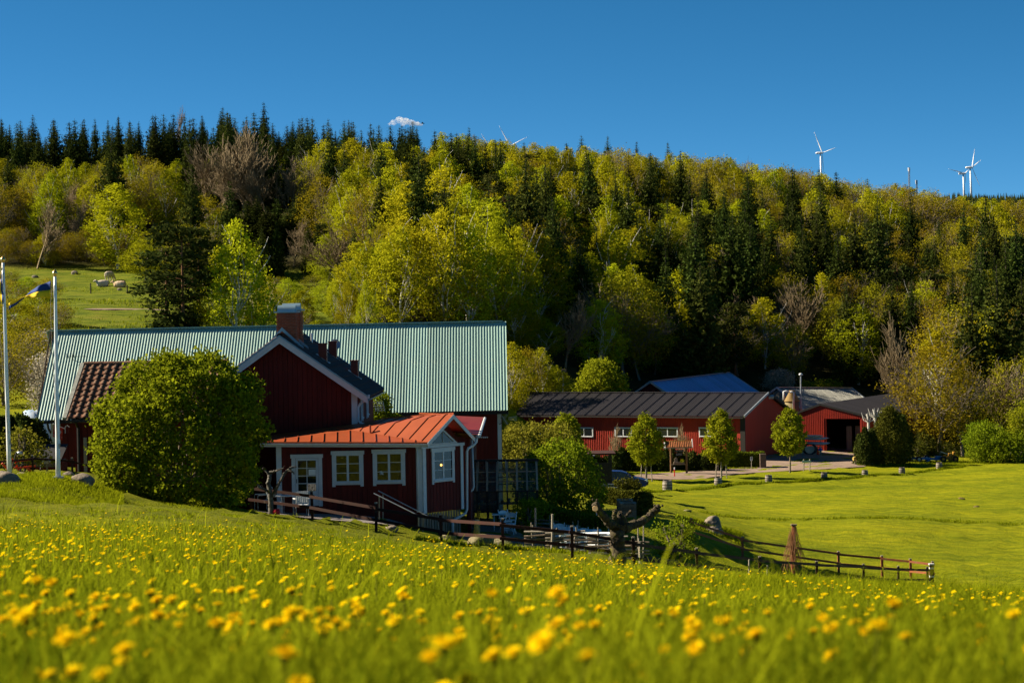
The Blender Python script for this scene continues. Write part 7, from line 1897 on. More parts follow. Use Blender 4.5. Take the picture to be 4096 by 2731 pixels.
# sign shelter with tiled roof
a, b = gp(2685, 176.5), gp(2747, 176.3); zt = at(2716, 1786, 176.4).z
ss = thing('sign_shelter', 'two post name sign shelter with small tiled roof in front of conifers', 'sign', (a + b) / 2)
for p in (a, b): MB().tube([p - Zv * .1, Vector((p.x, p.y, zt + .1))], .10, 9).build('post', mat('warm_log', (.20, .11, .045), (.13, .07, .03), rough=.8), ss)
xl_, xr_ = a.x - .50, b.x + .48; zr = at(2716, 1772, 176.4).z + .15
for s in (-1, 1):
    MB().prism([(xl_, 176.4, zr), (xr_, 176.4, zr), (xr_, 176.4 + s * .55, zt), (xl_, 176.4 + s * .55, zt)], (0, 0, -.05)).build('roof_deck', M_wood, ss)
    for k in range(15):
        x = xl_ + .08 + (xr_ - xl_ - .16) * k / 14
        MB().tube([(x, 176.4 + s * .06, zr + .0), (x, 176.4 + s * .60, zt - .02)], [.052, .062], 8).build('roof_tile', mat('bright_clay_tile', (.34, .12, .035), (.25, .085, .03), rough=.8, objrand=.2), ss)
for k in range(8): x = xl_ + .03 + (xr_ - xl_) * k / 8; MB().tube([(x, 176.4, zr + .02), (x + (xr_ - xl_) / 8 + .03, 176.4, zr + .03)], .06, 8).build('ridge_tile', mat('mossy_ridge_tile', (.26, .13, .02), (.2, .11, .02), rough=.9, objrand=.2), ss)
for x in (xl_ - .04, xr_ + .04):
    for s in (-1, 1): MB().beam((x, 176.4, zr + .16), (x, 176.4 + s * .6, zt - .08), .05, .22).build('barge_board', M_white, ss)
MB().beam((xl_, 175.8, zt - .06), (xr_, 175.8, zt - .06), .04, .07).build('eave_board', M_greywood, ss)
M_signb = mat('dark_sign_board', (.035, .035, .04), (.025, .025, .03), rough=.7); M_let = mat('faded_grey_letters', (.30, .31, .32), rough=.7)
for txt, x0, x1, y0, y1 in (('KLEVENS', 2700, 2733, 1798, 1807), ('GÅRD', 2706, 2727, 1811, 1823)):
    p0, p1 = at(x0, y1, 176.2), at(x1, y0, 176.2); c = (p0 + p1) / 2
    sb = MB().box((c.x, 176.2, c.z), (p1.x - p0.x, .04, p1.z - p0.z)).build('sign_board', M_signb, ss)
    tm_o = text(txt, (p1.z - p0.z) * .78, frame_of((c.x, 176.172, c.z), (1, 0, 0), Zv), M_let, sb)
    for s in (-1, 1): MB().tube([(c.x + s * (p1.x - p0.x) * .4, 176.2, p1.z), (c.x + s * (p1.x - p0.x) * .4, 176.2, p1.z + .1)], .008, 5).build('chain', M_galv, ss)
sh_z = at(2716, 1857, 176.2).z
MB().beam((a.x, 176.3, sh_z), (b.x, 176.3, sh_z), .08, .06).build('rail', M_greywood, ss)
bx = thing('flower_trough', 'wooden flower trough resting on sign shelter rail', 'trough', (( a.x + b.x) / 2, 176.2, sh_z + .03))
MB().box(((a.x + b.x) / 2, 176.2, sh_z + .13), (.95, .3, .2)).build('trough', M_wood, bx)
mo = MB().prism([((a.x + b.x) / 2 - .42, 176.2, sh_z + .24), ((a.x + b.x) / 2 - .1, 176.2, sh_z + .24), ((a.x + b.x) / 2 - .14, 176.2, sh_z + .55), ((a.x + b.x) / 2 - .24, 176.2, sh_z + .62), ((a.x + b.x) / 2 - .38, 176.2, sh_z + .54)], (0, .1, 0)).build('stone', M_rock, bx)
C = np.array([(a.x + b.x) / 2 + .28, 176.15, sh_z + .3]) + np.random.default_rng(4).normal(0, .08, (160, 3)); mesh_obj_leaves('plant', bx, C, np.full(160, .06), np.random.default_rng(5), M_street)
p = gp(2698, 172); rp_ = thing('marker_post', 'thin red marker post with white top on the verge', 'post', p)
MB().tube([p, at(2698, 1877, 172)], .05, 8).build('shaft', mat('signal_red', (.55, .02, .02), rough=.5), rp_); MB().tube([at(2698, 1877, 172), at(2698, 1868, 172)], .052, 8).build('band', M_white, rp_)
# board, signs, mailbox
p0, p1 = gp(3215, 180), gp(3239, 180); ib = thing('notice_board', 'pale blue notice board between two posts by the driveway', 'notice board', (p0 + p1) / 2)
for p in (p0, p1): MB().tube([p, at(proj(p)[0], 1836, 180)], .055, 7).build('post', M_greywood, ib)
c0, c1 = at(3209, 1849, 179.9), at(3244, 1841, 179.9); MB().box((c0 + c1) / 2, (c1.x - c0.x, .04, c1.z - c0.z)).build('board', mat('pale_blue_panel', (.25, .42, .45), (.2, .36, .4), rough=.5), ib)
p = gp(3006, 183); s_ = thing('small_sign', 'small white sign on short post before sunlit hedge', 'sign', p)
MB().tube([p, at(3006, 1828, 183)], .03, 6).build('post', M_greywood, s_); q = at(3006, 1834, 182.9); MB().box(q, (.22, .02, .36)).build('plate', M_white, s_); MB().box(q + Vector((0, -.015, .08)), (.12, .01, .08)).build('symbol', M_black, s_); MB().box(q + Vector((0, -.015, -.06)), (.15, .01, .03)).build('symbol', M_black, s_)
p = gp(2872, 180); s_ = thing('red_notice', 'round cornered red sign half hidden by staked tree trunk', 'sign', p); MB().tube([p, at(2872, 1840, 180)], .03, 6).build('post', M_greywood, s_); MB().box(at(2872, 1836, 179.9), (.38, .03, .42)).build('plate', mat('sign_red', (.30, .02, .015), rough=.6), s_)
p = gp(3420, 189); mbx = thing('mailbox', 'yellow mailbox on a low post beside narrow conifers', 'mailbox', p); MB().box(p + Zv * .2, (.08, .08, .5)).build('post', M_greywood, mbx); MB().box(p + Zv * .52, (.36, .45, .28)).build('box', mat('post_yellow', (.70, .52, .16), (.6, .44, .14), rough=.5), mbx); MB().prism([p + Vector((-.2, -.24, .66)), p + Vector((.2, -.24, .66)), p + Vector((0, -.24, .76))], (0, .48, 0)).build('lid', mat('post_yellow2', (.65, .48, .14), rough=.5), mbx)
p = gp(3052, 184.6); MB().box(p + Zv * .65, (.55, .5, 1.35)).top('hedge_pillar', mat('brown_pillar', (.13, .09, .07), rough=.9), 'brown square pillar at right end of sunlit hedge', 'pillar')
# lamp posts
for px, d, yt, label, head in ((2252, 214, 1487, 'lamp post with boxy head behind left part of black roof', 1), (3203, 214, 1503, 'tall grey lamp post beside the silo', 0)):
    p = gp(px, d); q = at(px, yt, d); t = thing('lamp_post', label, 'lamp post', p)
    MB().tube([p, q], [.10, .07], 8).build('pole', M_galv, t)
    if head: MB().box(q + Vector((.1, 0, .12)), (.55, .3, .3)).build('lamp_head', M_wood, t)
    else: MB().lathe([(.05, 0), (.2, .05), (.22, .2), (.12, .28), (0, .29)], 12, q).build('lamp_head', M_white, t, True)
# kayak rack against the shed
def kayak(p, L, mt, label, rz):
    mb = MB(); n = 14; m = 8
    for i in range(n + 1):
        u = -1 + 2 * i / n; w = .30 * max(.02, (1 - abs(u) ** 2.2)); hgt = .16 * max(.02, (1 - abs(u) ** 3)); z = .10 * abs(u) ** 2.5
        for k in range(m):
            a = 2 * math.pi * k / m; mb.v.append((u * L / 2, w * math.cos(a), z + hgt * math.sin(a)))
    for i in range(n):
        for k in range(m): mb.f.append((i * m + k, i * m + (k + 1) % m, (i + 1) * m + (k + 1) % m, (i + 1) * m + k))
    o = link('kayak', mb.mesh('kayak', None, True), mt); o.location = p; o.rotation_euler = (0, 0, rz); return tag(o, label, 'kayak', 'kayaks stacked on the rack by the red shed')
rk = gp(3255, 201); rz_k = -sh_t
rack = thing('kayak_rack', 'timber rack of plank shelves against the red shed wall', 'rack', rk)
for px in (3218, 3284):
    p = gp(px, 201 if px > 3250 else 202); MB().beam(p, Vector((p.x, p.y, at(px, 1748, 201).z)), .10, .10, (0, 1, 0)).build('post', M_wood, rack)
for y in (1757, 1768, 1776, 1788): MB().beam(at(3214, y - 1, 202), at(3286, y, 201), .5, .06).build('shelf', M_rust if y % 2 else M_wood, rack)
for k, (px, py, L, mt_, lb) in enumerate(((3248, 1745, 2.4, M_cream, 'pale canoe upside down on top of the rack'), (3262, 1754, 2.9, M_white, 'white kayak on the upper shelf of the rack'), (3272, 1774, 2.6, M_white, 'white kayak on the lower shelf of the rack'))):
    kayak(at(px, py, 200.8), L, mt_, lb, rz_k)
c = gp(3235, 200.2); wl_ = thing('wire_coil', 'big coil of black hose leaning on a pale sheet under the rack', 'hose', c)
for k in range(3): MB().tube([c + Vector((.1 * k + .62 * math.cos(a), -.1 + .03 * k, .55 + .5 * math.sin(a))) for a in np.linspace(0, 6.283, 25)], .035, 6, False).build('loop', M_black, wl_)
MB().prism([c + Vector((-.7, .1, 0)), c + Vector((.9, .1, 0)), c + Vector((.9, .2, .85)), c + Vector((-.7, .2, .85))], (0, .03, 0)).build('sheet', M_cream, wl_)
p = gp(3272, 200.2); cn = thing('traffic_cone', 'dark orange traffic cone beside the rack', 'cone', p); MB().lathe([(.22, 0), (.22, .04), (.16, .04), (.04, .7), (0, .7)], 12, p).build('cone', M_orangered, cn)
# small figure in a blue top
def remesh_body(name, shapes, parent, mt, vox=.03):
    mb = MB()
    for kind, *a in shapes:
        if kind == 't': mb.tube(a[0], a[1], 10)
        else: mb.lathe([(a[1] * math.sin(t) + 1e-4, -a[1] * math.cos(t) * (a[2] if len(a) > 2 else 1)) for t in np.linspace(0, math.pi, 9)], 12, a[0])
    o = mb.build(name, mt, parent); md = o.modifiers.new('one_body', 'REMESH'); md.mode = 'VOXEL'; md.voxel_size = vox; md.use_smooth_shade = True
    return o
p = gp(3282, 199.6); pr = thing('figure', 'small standing figure in blue top and beige trousers by the shed', 'figure', p)
s = .92
remesh_body('body', [('t', [p + Vector((sx * .07, 0, .03)) * 1 for sx in (1,)] + [p + Vector((.07, 0, .24)), p + Vector((.065, 0, .46))], [.04, .05, .065]), ('t', [p + Vector((-.07, 0, .03)), p + Vector((-.07, 0, .24)), p + Vector((-.065, 0, .46))], [.04, .05, .065]), ('t', [p + Vector((0, 0, .44)), p + Vector((0, 0, .5))], [.11, .11])], pr, mat('beige_cloth', (.45, .38, .28), rough=.9), .02)
remesh_body('top', [('t', [p + Vector((0, 0, .47)), p + Vector((0, 0, .62)), p + Vector((0, 0, .74)), p + Vector((0, 0, .77))], [.115, .12, .13, .05]), ('t', [p + Vector((.12, 0, .73)), p + Vector((.18, -.02, .6)), p + Vector((.17, -.06, .48))], [.05, .042, .035]), ('t', [p + Vector((-.12, 0, .73)), p + Vector((-.18, -.02, .6)), p + Vector((-.17, -.06, .48))], [.05, .042, .035])], pr, mat('blue_cloth', (.05, .13, .45), rough=.85), .02)
remesh_body('head', [('s', p + Vector((0, 0, .86)), .075, 1.2), ('t', [p + Vector((0, 0, .74)), p + Vector((0, 0, .82))], [.04, .04])], pr, mat('pale_skin', (.55, .42, .34), rough=.7), .018)
# blue conveyor and yellow machine
M_cblue = mat('conveyor_blue', (0.02, 0.20, 0.50), (0.02, 0.17, 0.44), scale=3, rough=.4); M_cyel = mat('machine_yellow', (.55, .30, .04), (.42, .20, .03), scale=3, rough=.6, c3=(.15, .07, .03), s3=4, t3=.58)
d = 194.0; cv = thing('conveyor', 'long blue farm conveyor on small wheels at the field edge', 'conveyor', gp(3690, d))
B2 = lambda x, y, dd=d: at(x, y, dd)
MB().beam(B2(3597, 1830), B2(3775, 1836), .45, .22).build('boom', M_cblue, cv); MB().beam(B2(3740, 1830), B2(3775, 1832), .5, .4).build('hopper', M_cblue, cv)
MB().beam(B2(3598, 1838), B2(3616, 1840), .4, .16).build('drive_box', M_cblue, cv)
for a_, b_ in (((3632, 1836), (3674, 1858)), ((3722, 1837), (3684, 1858))):
    for dy in (-.5, .5): MB().beam(B2(*a_, d + dy), B2(*b_, d + dy), .06, .10).build('strut', M_cblue, cv)
MB().beam(B2(3640, 1841), B2(3672, 1842), .3, .10).build('cross_member', M_cblue, cv)
for px, dd in ((3676, d - .8), (3707, d + .9)):
    g = gp(px, dd); w = MB(); w.tube([g + Vector((0, -.1, .28)), g + Vector((0, .1, .28))], .28, 16); w = w.build('wheel', M_black, cv); MB().tube([g + Vector((0, -.13, .28)), g + Vector((0, -.10, .28))], .14, 12).build('hub', M_cream, w)
MB().lathe([(.0, -.3), (.12, -.25), (.12, .25), (0, .3)], 8, B2(3594, 1829)).build('end_guard', M_greywood, cv)
ym = thing('yellow_machine', 'weathered yellow farm machine standing beside blue conveyor', 'machine', gp(3805, 194)); g = gp(3805, 194)
for (x0, y0, x1, y1, dp_) in ((3776, 1820, 3784, 1858, .4), (3795, 1812, 3806, 1845, .6), (3812, 1806, 3818, 1846, .5), (3818, 1826, 3830, 1832, .8), (3776, 1850, 3790, 1856, .7), (3784, 1826, 3800, 1838, .8)):
    a_, b_ = at(x0, y1, 194), at(x1, y0, 194); MB().box((a_ + b_) / 2, (b_.x - a_.x, dp_, b_.z - a_.z)).build('panel', M_cyel, ym)
for (x0, y0, x1, y1) in ((3778, 1822, 3832, 1830), (3780, 1845, 3830, 1842), (3800, 1815, 3800, 1862), (3830, 1830, 3833, 1855), (3785, 1858, 3835, 1858), (3762, 1806, 3798, 1818)): MB().beam(at(x0, y0, 194), at(x1, y1, 194), .07, .08, (0, 1, 0)).build('frame_bar', M_cyel if x0 != 3762 else M_galv, ym)
for px, dd in ((3773, 193.2), (3822, 193.3)):
    q = gp(px, dd); w = MB().tube([q + Vector((0, -.12, .3)), q + Vector((0, .12, .3))], .3, 16).build('wheel', M_black, ym); MB().tube([q + Vector((0, -.15, .3)), q + Vector((0, -.12, .3))], .13, 10).build('hub', M_cyel, w)

# ------------------------------------------------------------------ cars
def car(loc, rz, mt, label, full=True):
    t = thing('parked_car', label, 'car', loc, None, rz)
    side = [(-2.1, .35), (-2.15, .75), (-2.05, .95), (-1.75, 1.08), (-1.25, 1.40), (-.6, 1.47), (.15, 1.44), (.55, 1.32), (1.15, .98), (1.75, .86), (2.1, .70), (2.15, .42), (2.05, .28), (-2.0, .28)]
    cab = {3, 4, 5, 6, 7, 8}
    ys = (-.82, -.80, -.55, 0, .55, .80, .82); V, Fq = [], []
    for y in ys:
        e = abs(y) / .82
        for i, (x, z) in enumerate(side):
            yy = y
            if i in (4, 5, 6, 7): yy = y * (.80 if i in (5, 6) else .84)
            xx = x * (1 - .045 * e ** 3); zz = z - (.05 * e ** 2 if i in (4, 5, 6, 7, 8, 9) else 0)
            V.append((xx, yy, zz))
    n = len(side)
    for j in range(len(ys) - 1):
        for i in range(n): Fq.append((j * n + i, j * n + (i + 1) % n, (j + 1) * n + (i + 1) % n, (j + 1) * n + i))
    me = np_mesh('body', V, quads=Fq, tris=None, smooth=True)
    b = MB(); b.add(V, Fq + [tuple(range(n)), tuple(range((len(ys) - 1) * n, len(ys) * n))[::-1]])
    bo = link('body', b.mesh('body', None, True), mt, t)
    md = bo.modifiers.new('edge', 'BEVEL'); md.width = .03; md.segments = 2
    gm = mat('car_glass', (.02, .03, .02), (.015, .02, .015), rough=.05, spec=.8)
    for s in (-1, 1):
        for pts in ([(-1.2, 1.00), (-1.0, 1.33), (-.28, 1.38), (-.28, .99)], [(-.20, .99), (-.20, 1.38), (.18, 1.35), (.50, 1.23), (.98, .97)]):
            link('side_window', MB().prism([(x, s * (.815 - .13 * max(0, (z - .97) / .42)), z) for x, z in pts], (0, s * .02, 0)).mesh('side_window'), gm, t)
        link('mirror', MB().box((.88, s * .93, 1.0), (.12, .18, .12)).mesh('mirror'), mt, t)
        link('headlight', MB().box((2.0, s * .58, .68), (.16, .34, .13), Matrix.Rotation(s * .35, 3, 'Z')).mesh('headlight'), mat('headlamp', (.55, .65, .7), (.45, .55, .6), rough=.1, spec=.8), t)
        for x in (-1.3, 1.32):
            w = link('wheel', MB().lathe([(.0, -.1), (.30, -.1), (.32, -.06), (.32, .06), (.30, .1), (0, .1)], 20).mesh('wheel'), M_black, t, Matrix.Translation((x, s * .76, .32)) @ Matrix.Rotation(math.pi / 2, 4, 'X'))
            link('rim', MB().lathe([(.0, -.02), (.19, -.02), (.20, .0), (.19, .02), (0, .02)], 14).mesh('rim'), M_galv, w, Matrix.Translation((0, 0, -.1 * s)))
    link('windscreen', MB().prism([(.60, -.62, 1.30), (.60, .62, 1.30), (1.12, .70, 1.0), (1.12, -.70, 1.0)], (.012, 0, .016)).mesh('windscreen'), gm, t)
    link('rear_window', MB().prism([(-1.30, -.60, 1.36), (-1.30, .60, 1.36), (-1.72, .68, 1.10), (-1.72, -.68, 1.10)], (-.012, 0, .016)).mesh('rear_window'), gm, t)
    link('bumper', MB().box((2.08, 0, .45), (.16, 1.5, .18)).mesh('bumper'), M_black, t)
    return t
M_carblue = mat('blue_car_paint', (0.012, 0.035, 0.16), (0.010, 0.030, 0.14), scale=1, rough=.25, spec=.6)
car(gp(2478, 150, .02), -.10, M_carblue, 'dark blue hatchback parked half behind the dark shelter')
car(gp(2495, 189, .25), .1, mat('white_car_paint', (.75, .76, .77), (.72, .73, .74), rough=.25, spec=.6), 'white car showing only its roof above the conifer screen')
car(gp(2365, 190, .2), .1, mat('grey_car_paint', (.40, .45, .46), (.36, .41, .42), rough=.25, spec=.6), 'pale grey car showing its roof behind left conifers')
bushy('hedge_clump', 'low yellowish hedge clump in front of the blue car', 'hedge', gp(2500, 144), [E(2475, 1945, 144, 28, 22, .6), E(2510, 1940, 144, 28, 22, .6), E(2540, 1945, 144, 22, 20, .5)], M_yew, 395, size=(.07, .12), spread=.12, dens=12, stems=3)
# bare slim saplings before the black barn
for i, (px, d, tp) in enumerate(((2440, 187, 1690), (2742, 187, 1690))):
    t = plant('bare', gp(px, d), at(px, tp, d).z - gp(px, d).z, 2.2, 'slender bare sapling %s before the red barn wall' % ('left of the staked tree' if i == 0 else 'behind the sign shelter'), None, 0)
# two pollarded white trunks by the shed
for i, (px, tp) in enumerate(((3474, 1690), (3500, 1672))):
    b = gp(px, 197); q = at(px, tp, 197)
    t = thing('pollarded_sapling', 'pale pollarded sapling with knobby top beside the shed, %s one' % ('left' if i == 0 else 'right'), 'tree', b)
    MB().tube([b, (b + q) / 2, q], [.13, .11, .13], 8).build('trunk', M_bark_birch, t)
    for k in range(7): a = k * .9; MB().tube([q, q + Vector((.5 * math.cos(a), .4 * math.sin(a), .25 + .3 * (k % 3))), q + Vector((.7 * math.cos(a), .5 * math.sin(a), .7 + .3 * (k % 2)))], [.07, .05, .02], 5).build('limb', M_bark_birch, t)
# molehills and the ditch line tufts
for i, (px, d, s) in enumerate(((3845, 146, 1.0), (3905, 140, 1.0), (2745, 128, 1.6))):
    boulder(px, d, 26 * s, 9, ('left molehill of brown earth on the mown field', 'right molehill of brown earth on the mown field', 'low tussock beside the boulders on the field')[i], 60 + i, mat('molehill_earth', (.16, .11, .05), (.10, .08, .03), rough=1) if i < 2 else M_moss, name='molehill')

# ------------------------------------------------------------------ cattle
M_cow = mat('cream_cowhide', (0.58, 0.50, 0.40), (0.45, 0.36, 0.27), scale=1.5, rough=.9); M_cowb = mat('tan_cowhide', (0.42, 0.27, 0.13), (0.55, 0.45, 0.34), scale=1.2, rough=.9)
def lying_cow(px, d, rz, mt, label, s=1.0):
    t = thing('cow', label, 'cow', gp(px, d)); t.rotation_euler = (0, 0, rz)
    v = lambda x, y, z: Vector((x * s, y * s, z * s)); saved = wloc(t)
    mb = MB()
    mb.tube([v(-1.0, 0, .42), v(-.8, 0, .5), v(-.3, 0, .5), v(.3, 0, .52), v(.7, 0, .60), v(.95, 0, .68)], [.20, .42, .50, .48, .38, .24], 12)
    mb.tube([v(.85, 0, .66), v(1.1, 0, .88), v(1.22, 0, .98)], [.24, .18, .15], 10); mb.tube([v(1.15, 0, 1.02), v(1.35, 0, .96), v(1.58, 0, .82)], [.15, .13, .09], 10)
    for sy in (-1, 1):
        mb.tube([v(1.18, sy * .1, 1.08), v(1.14, sy * .3, 1.06)], [.05, .04], 6)
        mb.tube([v(.65, sy * .28, .35), v(.95, sy * .34, .16), v(.6, sy * .36, .09)], [.15, .10, .06], 8)
        mb.tube([v(-.7, sy * .34, .35), v(-.25, sy * .5, .22), v(-.65, sy * .52, .10)], [.26, .13, .06], 8)
    mb.tube([v(-1.05, 0, .55), v(-1.15, .05, .3), v(-1.1, .15, .08)], [.04, .03, .05], 6)
    o = link('body', mb.mesh('body'), mt, t); md = o.modifiers.new('one_body', 'REMESH'); md.mode = 'VOXEL'; md.voxel_size = .05; md.use_smooth_shade = True
    return t
lying_cow(412, 268, math.pi + .25, M_cow, 'cream cow lying in the pasture facing left', .8)
lying_cow(480, 266, math.pi - .1, M_cowb, 'tan and white cow lying half behind the rounded tree', .8)
lying_cow(1095, 266, math.pi, M_cow, 'white cow showing only as a pale patch in the upper pasture gap', .6)
t = thing('cow', 'white cow standing behind the lying cream cow under the birch', 'cow', gp(438, 273)); t.rotation_euler = (0, 0, 1.2)
mb = MB(); mb.tube([(-.9, 0, .95), (-.6, 0, .98), (0, 0, .95), (.5, 0, 1.0), (.8, 0, 1.1)], [.25, .36, .42, .38, .25], 12); mb.tube([(.75, 0, 1.08), (1.1, 0, .8), (1.3, 0, .5)], [.22, .16, .14], 10); mb.tube([(1.28, 0, .52), (1.4, 0, .3), (1.45, 0, .15)], [.14, .12, .08], 10)
for sx, sy in ((-.65, -.2), (-.65, .2), (.5, -.2), (.5, .2)): mb.tube([(sx, sy, .8), (sx + .06, sy, .45), (sx, sy, 0)], [.17, .08, .06], 8)
mb.tube([(-1.05, 0, 1.1), (-1.12, 0, .7), (-1.1, 0, .4)], [.04, .03, .05], 6)
o = link('body', mb.mesh('body'), M_cow, t); md = o.modifiers.new('one_body', 'REMESH'); md.mode = 'VOXEL'; md.voxel_size = .05; md.use_smooth_shade = True
for i, (px, d, hh) in enumerate(((363, 258, 1.35), (509, 258, 1.0))):
    p = gp(px, d); MB().tube([p - Zv * .2, p + Zv * hh], [.09, .08], 7).top('pasture_post', M_bark_dark, 'dark fence post in the pasture %s' % ('below the lying cream cow' if i == 0 else 'right of the taller one, near the pine'), 'post')
for i, (px, d, w, h) in enumerate(((140, 277, 26, 12), (300, 280, 30, 13), (480, 262, 20, 13), (215, 221, 26, 16), (120, 204, 36, 20))):
    boulder(px, d, w, h, ('stone heap under the forked bare tree at the pasture edge', 'mossy stone heap at the wood edge left of the cows', 'grey rock beside the tan cow', 'pale rock below the flag in the pasture', 'large rock in the scrub left of flagpole')[i], 80 + i, M_rock)

# ------------------------------------------------------------------ far away: turbines, masts, spruce horizon, cloud
M_turb = mat('turbine_white', (0.78, 0.79, 0.80), (0.74, 0.75, 0.76), rough=.4)
def turbine(hub, tips, base_py, d, label, nac=None):
    h = at(*hub, d); b = Vector((h.x, h.y, G(h.x, h.y)))
    t = thing('wind_turbine', label, 'wind turbine', b)
    sc = d / F
    MB().tube([b, h + Vector((-3 * sc, 0, -3 * sc))], [4.6 * sc, 2.7 * sc], 14).build('tower', M_turb, t, True)
    n0 = at(hub[0] - 22, hub[1] + 1, d); n1 = at(hub[0] + 4, hub[1], d)
    MB().tube([n0, n0 + (n1 - n0) * .1, n0 + (n1 - n0) * .8, n1], [2.4 * sc, 4.2 * sc, 4.4 * sc, 3 * sc], 10).build('nacelle', M_turb, t, True)
    r = MB().lathe([(0.01, -4 * sc), (3.4 * sc, -2 * sc), (3.8 * sc, 0), (3 * sc, 3 * sc), (.01, 5 * sc)], 12)
    r.v = [tuple(Matrix.Rotation(math.pi / 2, 3, 'Y') @ Vector(p) + n1) for p in r.v]; r.build('hub', M_turb, t, True)
    for tp in tips:
        q = at(*tp, d); ax = (q - n1); L = ax.length; ax /= L; sd = ax.cross(Vector((0, 1, 0))).normalized(); th = Vector((0, 1, 0))
        V = []; ks = np.linspace(0, 1, 12)
        for k in ks:
            c = n1 + ax * L * k; w = (1.6 + 3.4 * math.sin(min(1, k / .22) * math.pi / 2)) * sc * (1 - .88 * max(0, k - .22) / .78); tw = 1.1 * (1 - k); x = sd * math.cos(tw) + th * math.sin(tw); y = th * math.cos(tw) - sd * math.sin(tw)
            for a in range(6): an = a * math.pi / 3; V.append(c + x * w * .5 * math.cos(an) + y * w * .16 * math.sin(an))
        Fq = [(i * 6 + a, i * 6 + (a + 1) % 6, i * 6 + 6 + (a + 1) % 6, i * 6 + 6 + a) for i in range(11) for a in range(6)]
        MB().add(V, Fq + [tuple(range(66, 72))]).build('blade', M_turb, t, True)
    return t
turbine((3285, 612), [(3257, 528), (3346, 590), (3294, 690)], 700, 3000, 'white wind turbine standing tall above right wooded ridge')
turbine((3884, 670), [(3900, 592), (3925, 640), (3919, 745)], 765, 3000, 'larger wind turbine of the far right pair')
turbine((3856, 694), [(3793, 676), (3877, 676), (3863, 735)], 760, 3600, 'smaller wind turbine of the far right pair')
turbine((2036, 584), [(1997, 504), (2112, 547), (2034, 660)], 650, 2600, 'wind turbine with only two blades showing above the middle ridge')
turbine((1956, 590), [(1926, 536), (2000, 620), (1930, 650)], 650, 3200, 'wind turbine with a single blade tip above the ridge')
for px, y0, y1, nm in ((3636, 677, 775, 'taller lattice mast on right horizon'), (3666, 727, 775, 'shorter lattice mast on right horizon')):
    d = 2600; p = at(px, y1, d); p.z = min(p.z, G(p.x, p.y)); q = at(px, y0, d); t = thing('lattice_mast', nm, 'mast', p)
    w = 1.6
    L = [p + Vector((w * math.cos(a), w * math.sin(a), 0)) for a in (0, 2.09, 4.19)]; U = [q + Vector((w * .55 * math.cos(a), w * .55 * math.sin(a), 0)) for a in (0, 2.09, 4.19)]
    for a_, b_ in zip(L, U): MB().tube([a_, b_], .35, 5).build('leg', M_galv, t)
    br = MB(); n = 24
    for i in range(n):
        for k in range(3): br.tube([L[k] + (U[k] - L[k]) * (i / n), L[(k + 1) % 3] + (U[(k + 1) % 3] - L[(k + 1) % 3]) * ((i + 1) / n)], .2, 4)
    br.build('bracing', M_galv, t)
    MB().tube([q - Zv * 3, q + Zv * 2], 1.5, 8).build('antenna', M_white, t)
# the dark spruce horizon on the far right: one mass nobody could count
rng = np.random.default_rng(12); V, T = [], []; tint = []
def cone_stack(x, y, z, h, r):
    for k in range(4):
        z0 = z + h * (.05 + .22 * k); rr = r * (1 - .22 * k); zt = z0 + h * .36; b = len(V); n = 7; a0 = rng.uniform(0, 6)
        V.append((x, y, min(zt, z + h))); tint.append(.3)
        for i in range(n): a = a0 + 6.283 * i / n; q = rr * rng.uniform(.7, 1.2); V.append((x + q * math.cos(a), y + q * math.sin(a), z0 + rng.uniform(-.03, .03) * h)); tint.append(rng.uniform(.2, 1))
        for i in range(n): T.append((b, b + 1 + i, b + 1 + (i + 1) % n))
for row in range(16):
    d = 700 + row * 16
    for px in np.arange(3560, 4420, 7.5):
        x = px + rng.uniform(-4, 4); dd = d + rng.uniform(-8, 8)
        crest = np.interp(x, [3560, 3760, 3800, 4100, 4420], [800, 776, 762, 768, 778]) + (15 - row) * 6.0
        p = at(x, crest + 32 + rng.uniform(-5, 7), dd); cone_stack(p.x, p.y, p.z - 9, 9 + rng.uniform(2.4, 3.6), 1.6)
ff = link('far_spruce_forest', np_mesh('far_spruce_forest', V, tris=T, tint=tint), leafmat('far_spruce', (.012, .020, .007), (.035, .045, .012), .1, 0, 0)); tag(ff, 'dark distant spruce forest on the right horizon', 'forest', kind='stuff')
V, Q = [], []                                         # the rise those spruces stand on
rows_ = np.linspace(660, 960, 16); cols_ = np.linspace(3480, 4560, 30)
for d in rows_:
    for px in cols_:
        f = (d - 660) / 300; crest = np.interp(px, [3480, 3560, 3760, 3800, 4100, 4560], [840, 806, 782, 770, 774, 790]) + (1 - f) * 100 + 34
        V.append(tuple(at(px, crest, d) - Zv * 8))
for i in range(15):
    for j in range(29): q = i * 30 + j; Q.append((q, q + 1, q + 31, q + 30))
tag(link('distant_hill', np_mesh('distant_hill', V, quads=Q, smooth=True), mat('far_forest_floor', (.015, .018, .008), rough=1)), kind='structure')
# one small white cloud
cm = bpy.data.materials.new('cloud_vapour'); cm.use_nodes = True; nt = cm.node_tree; nt.nodes.clear()
pv = nt.nodes.new('ShaderNodeVolumePrincipled'); pv.inputs['Color'].default_value = (1, 1, 1, 1); pv.inputs['Anisotropy'].default_value = .3
tc = nt.nodes.new('ShaderNodeTexCoord'); nz = nt.nodes.new('ShaderNodeTexNoise'); nz.inputs['Scale'].default_value = .045; nz.inputs['Detail'].default_value = 5
mr = nt.nodes.new('ShaderNodeMapRange'); mr.inputs['From Min'].default_value = .36; mr.inputs['From Max'].default_value = .74; mr.inputs['To Max'].default_value = .13
nt.links.new(tc.outputs['Object'], nz.inputs['Vector']); nt.links.new(nz.outputs['Fac'], mr.inputs[0]); nt.links.new(mr.outputs[0], pv.inputs['Density'])
om = nt.nodes.new('ShaderNodeOutputMaterial'); nt.links.new(pv.outputs[0], om.inputs['Volume'])
cb = MB(); d = 5000; k = d / F
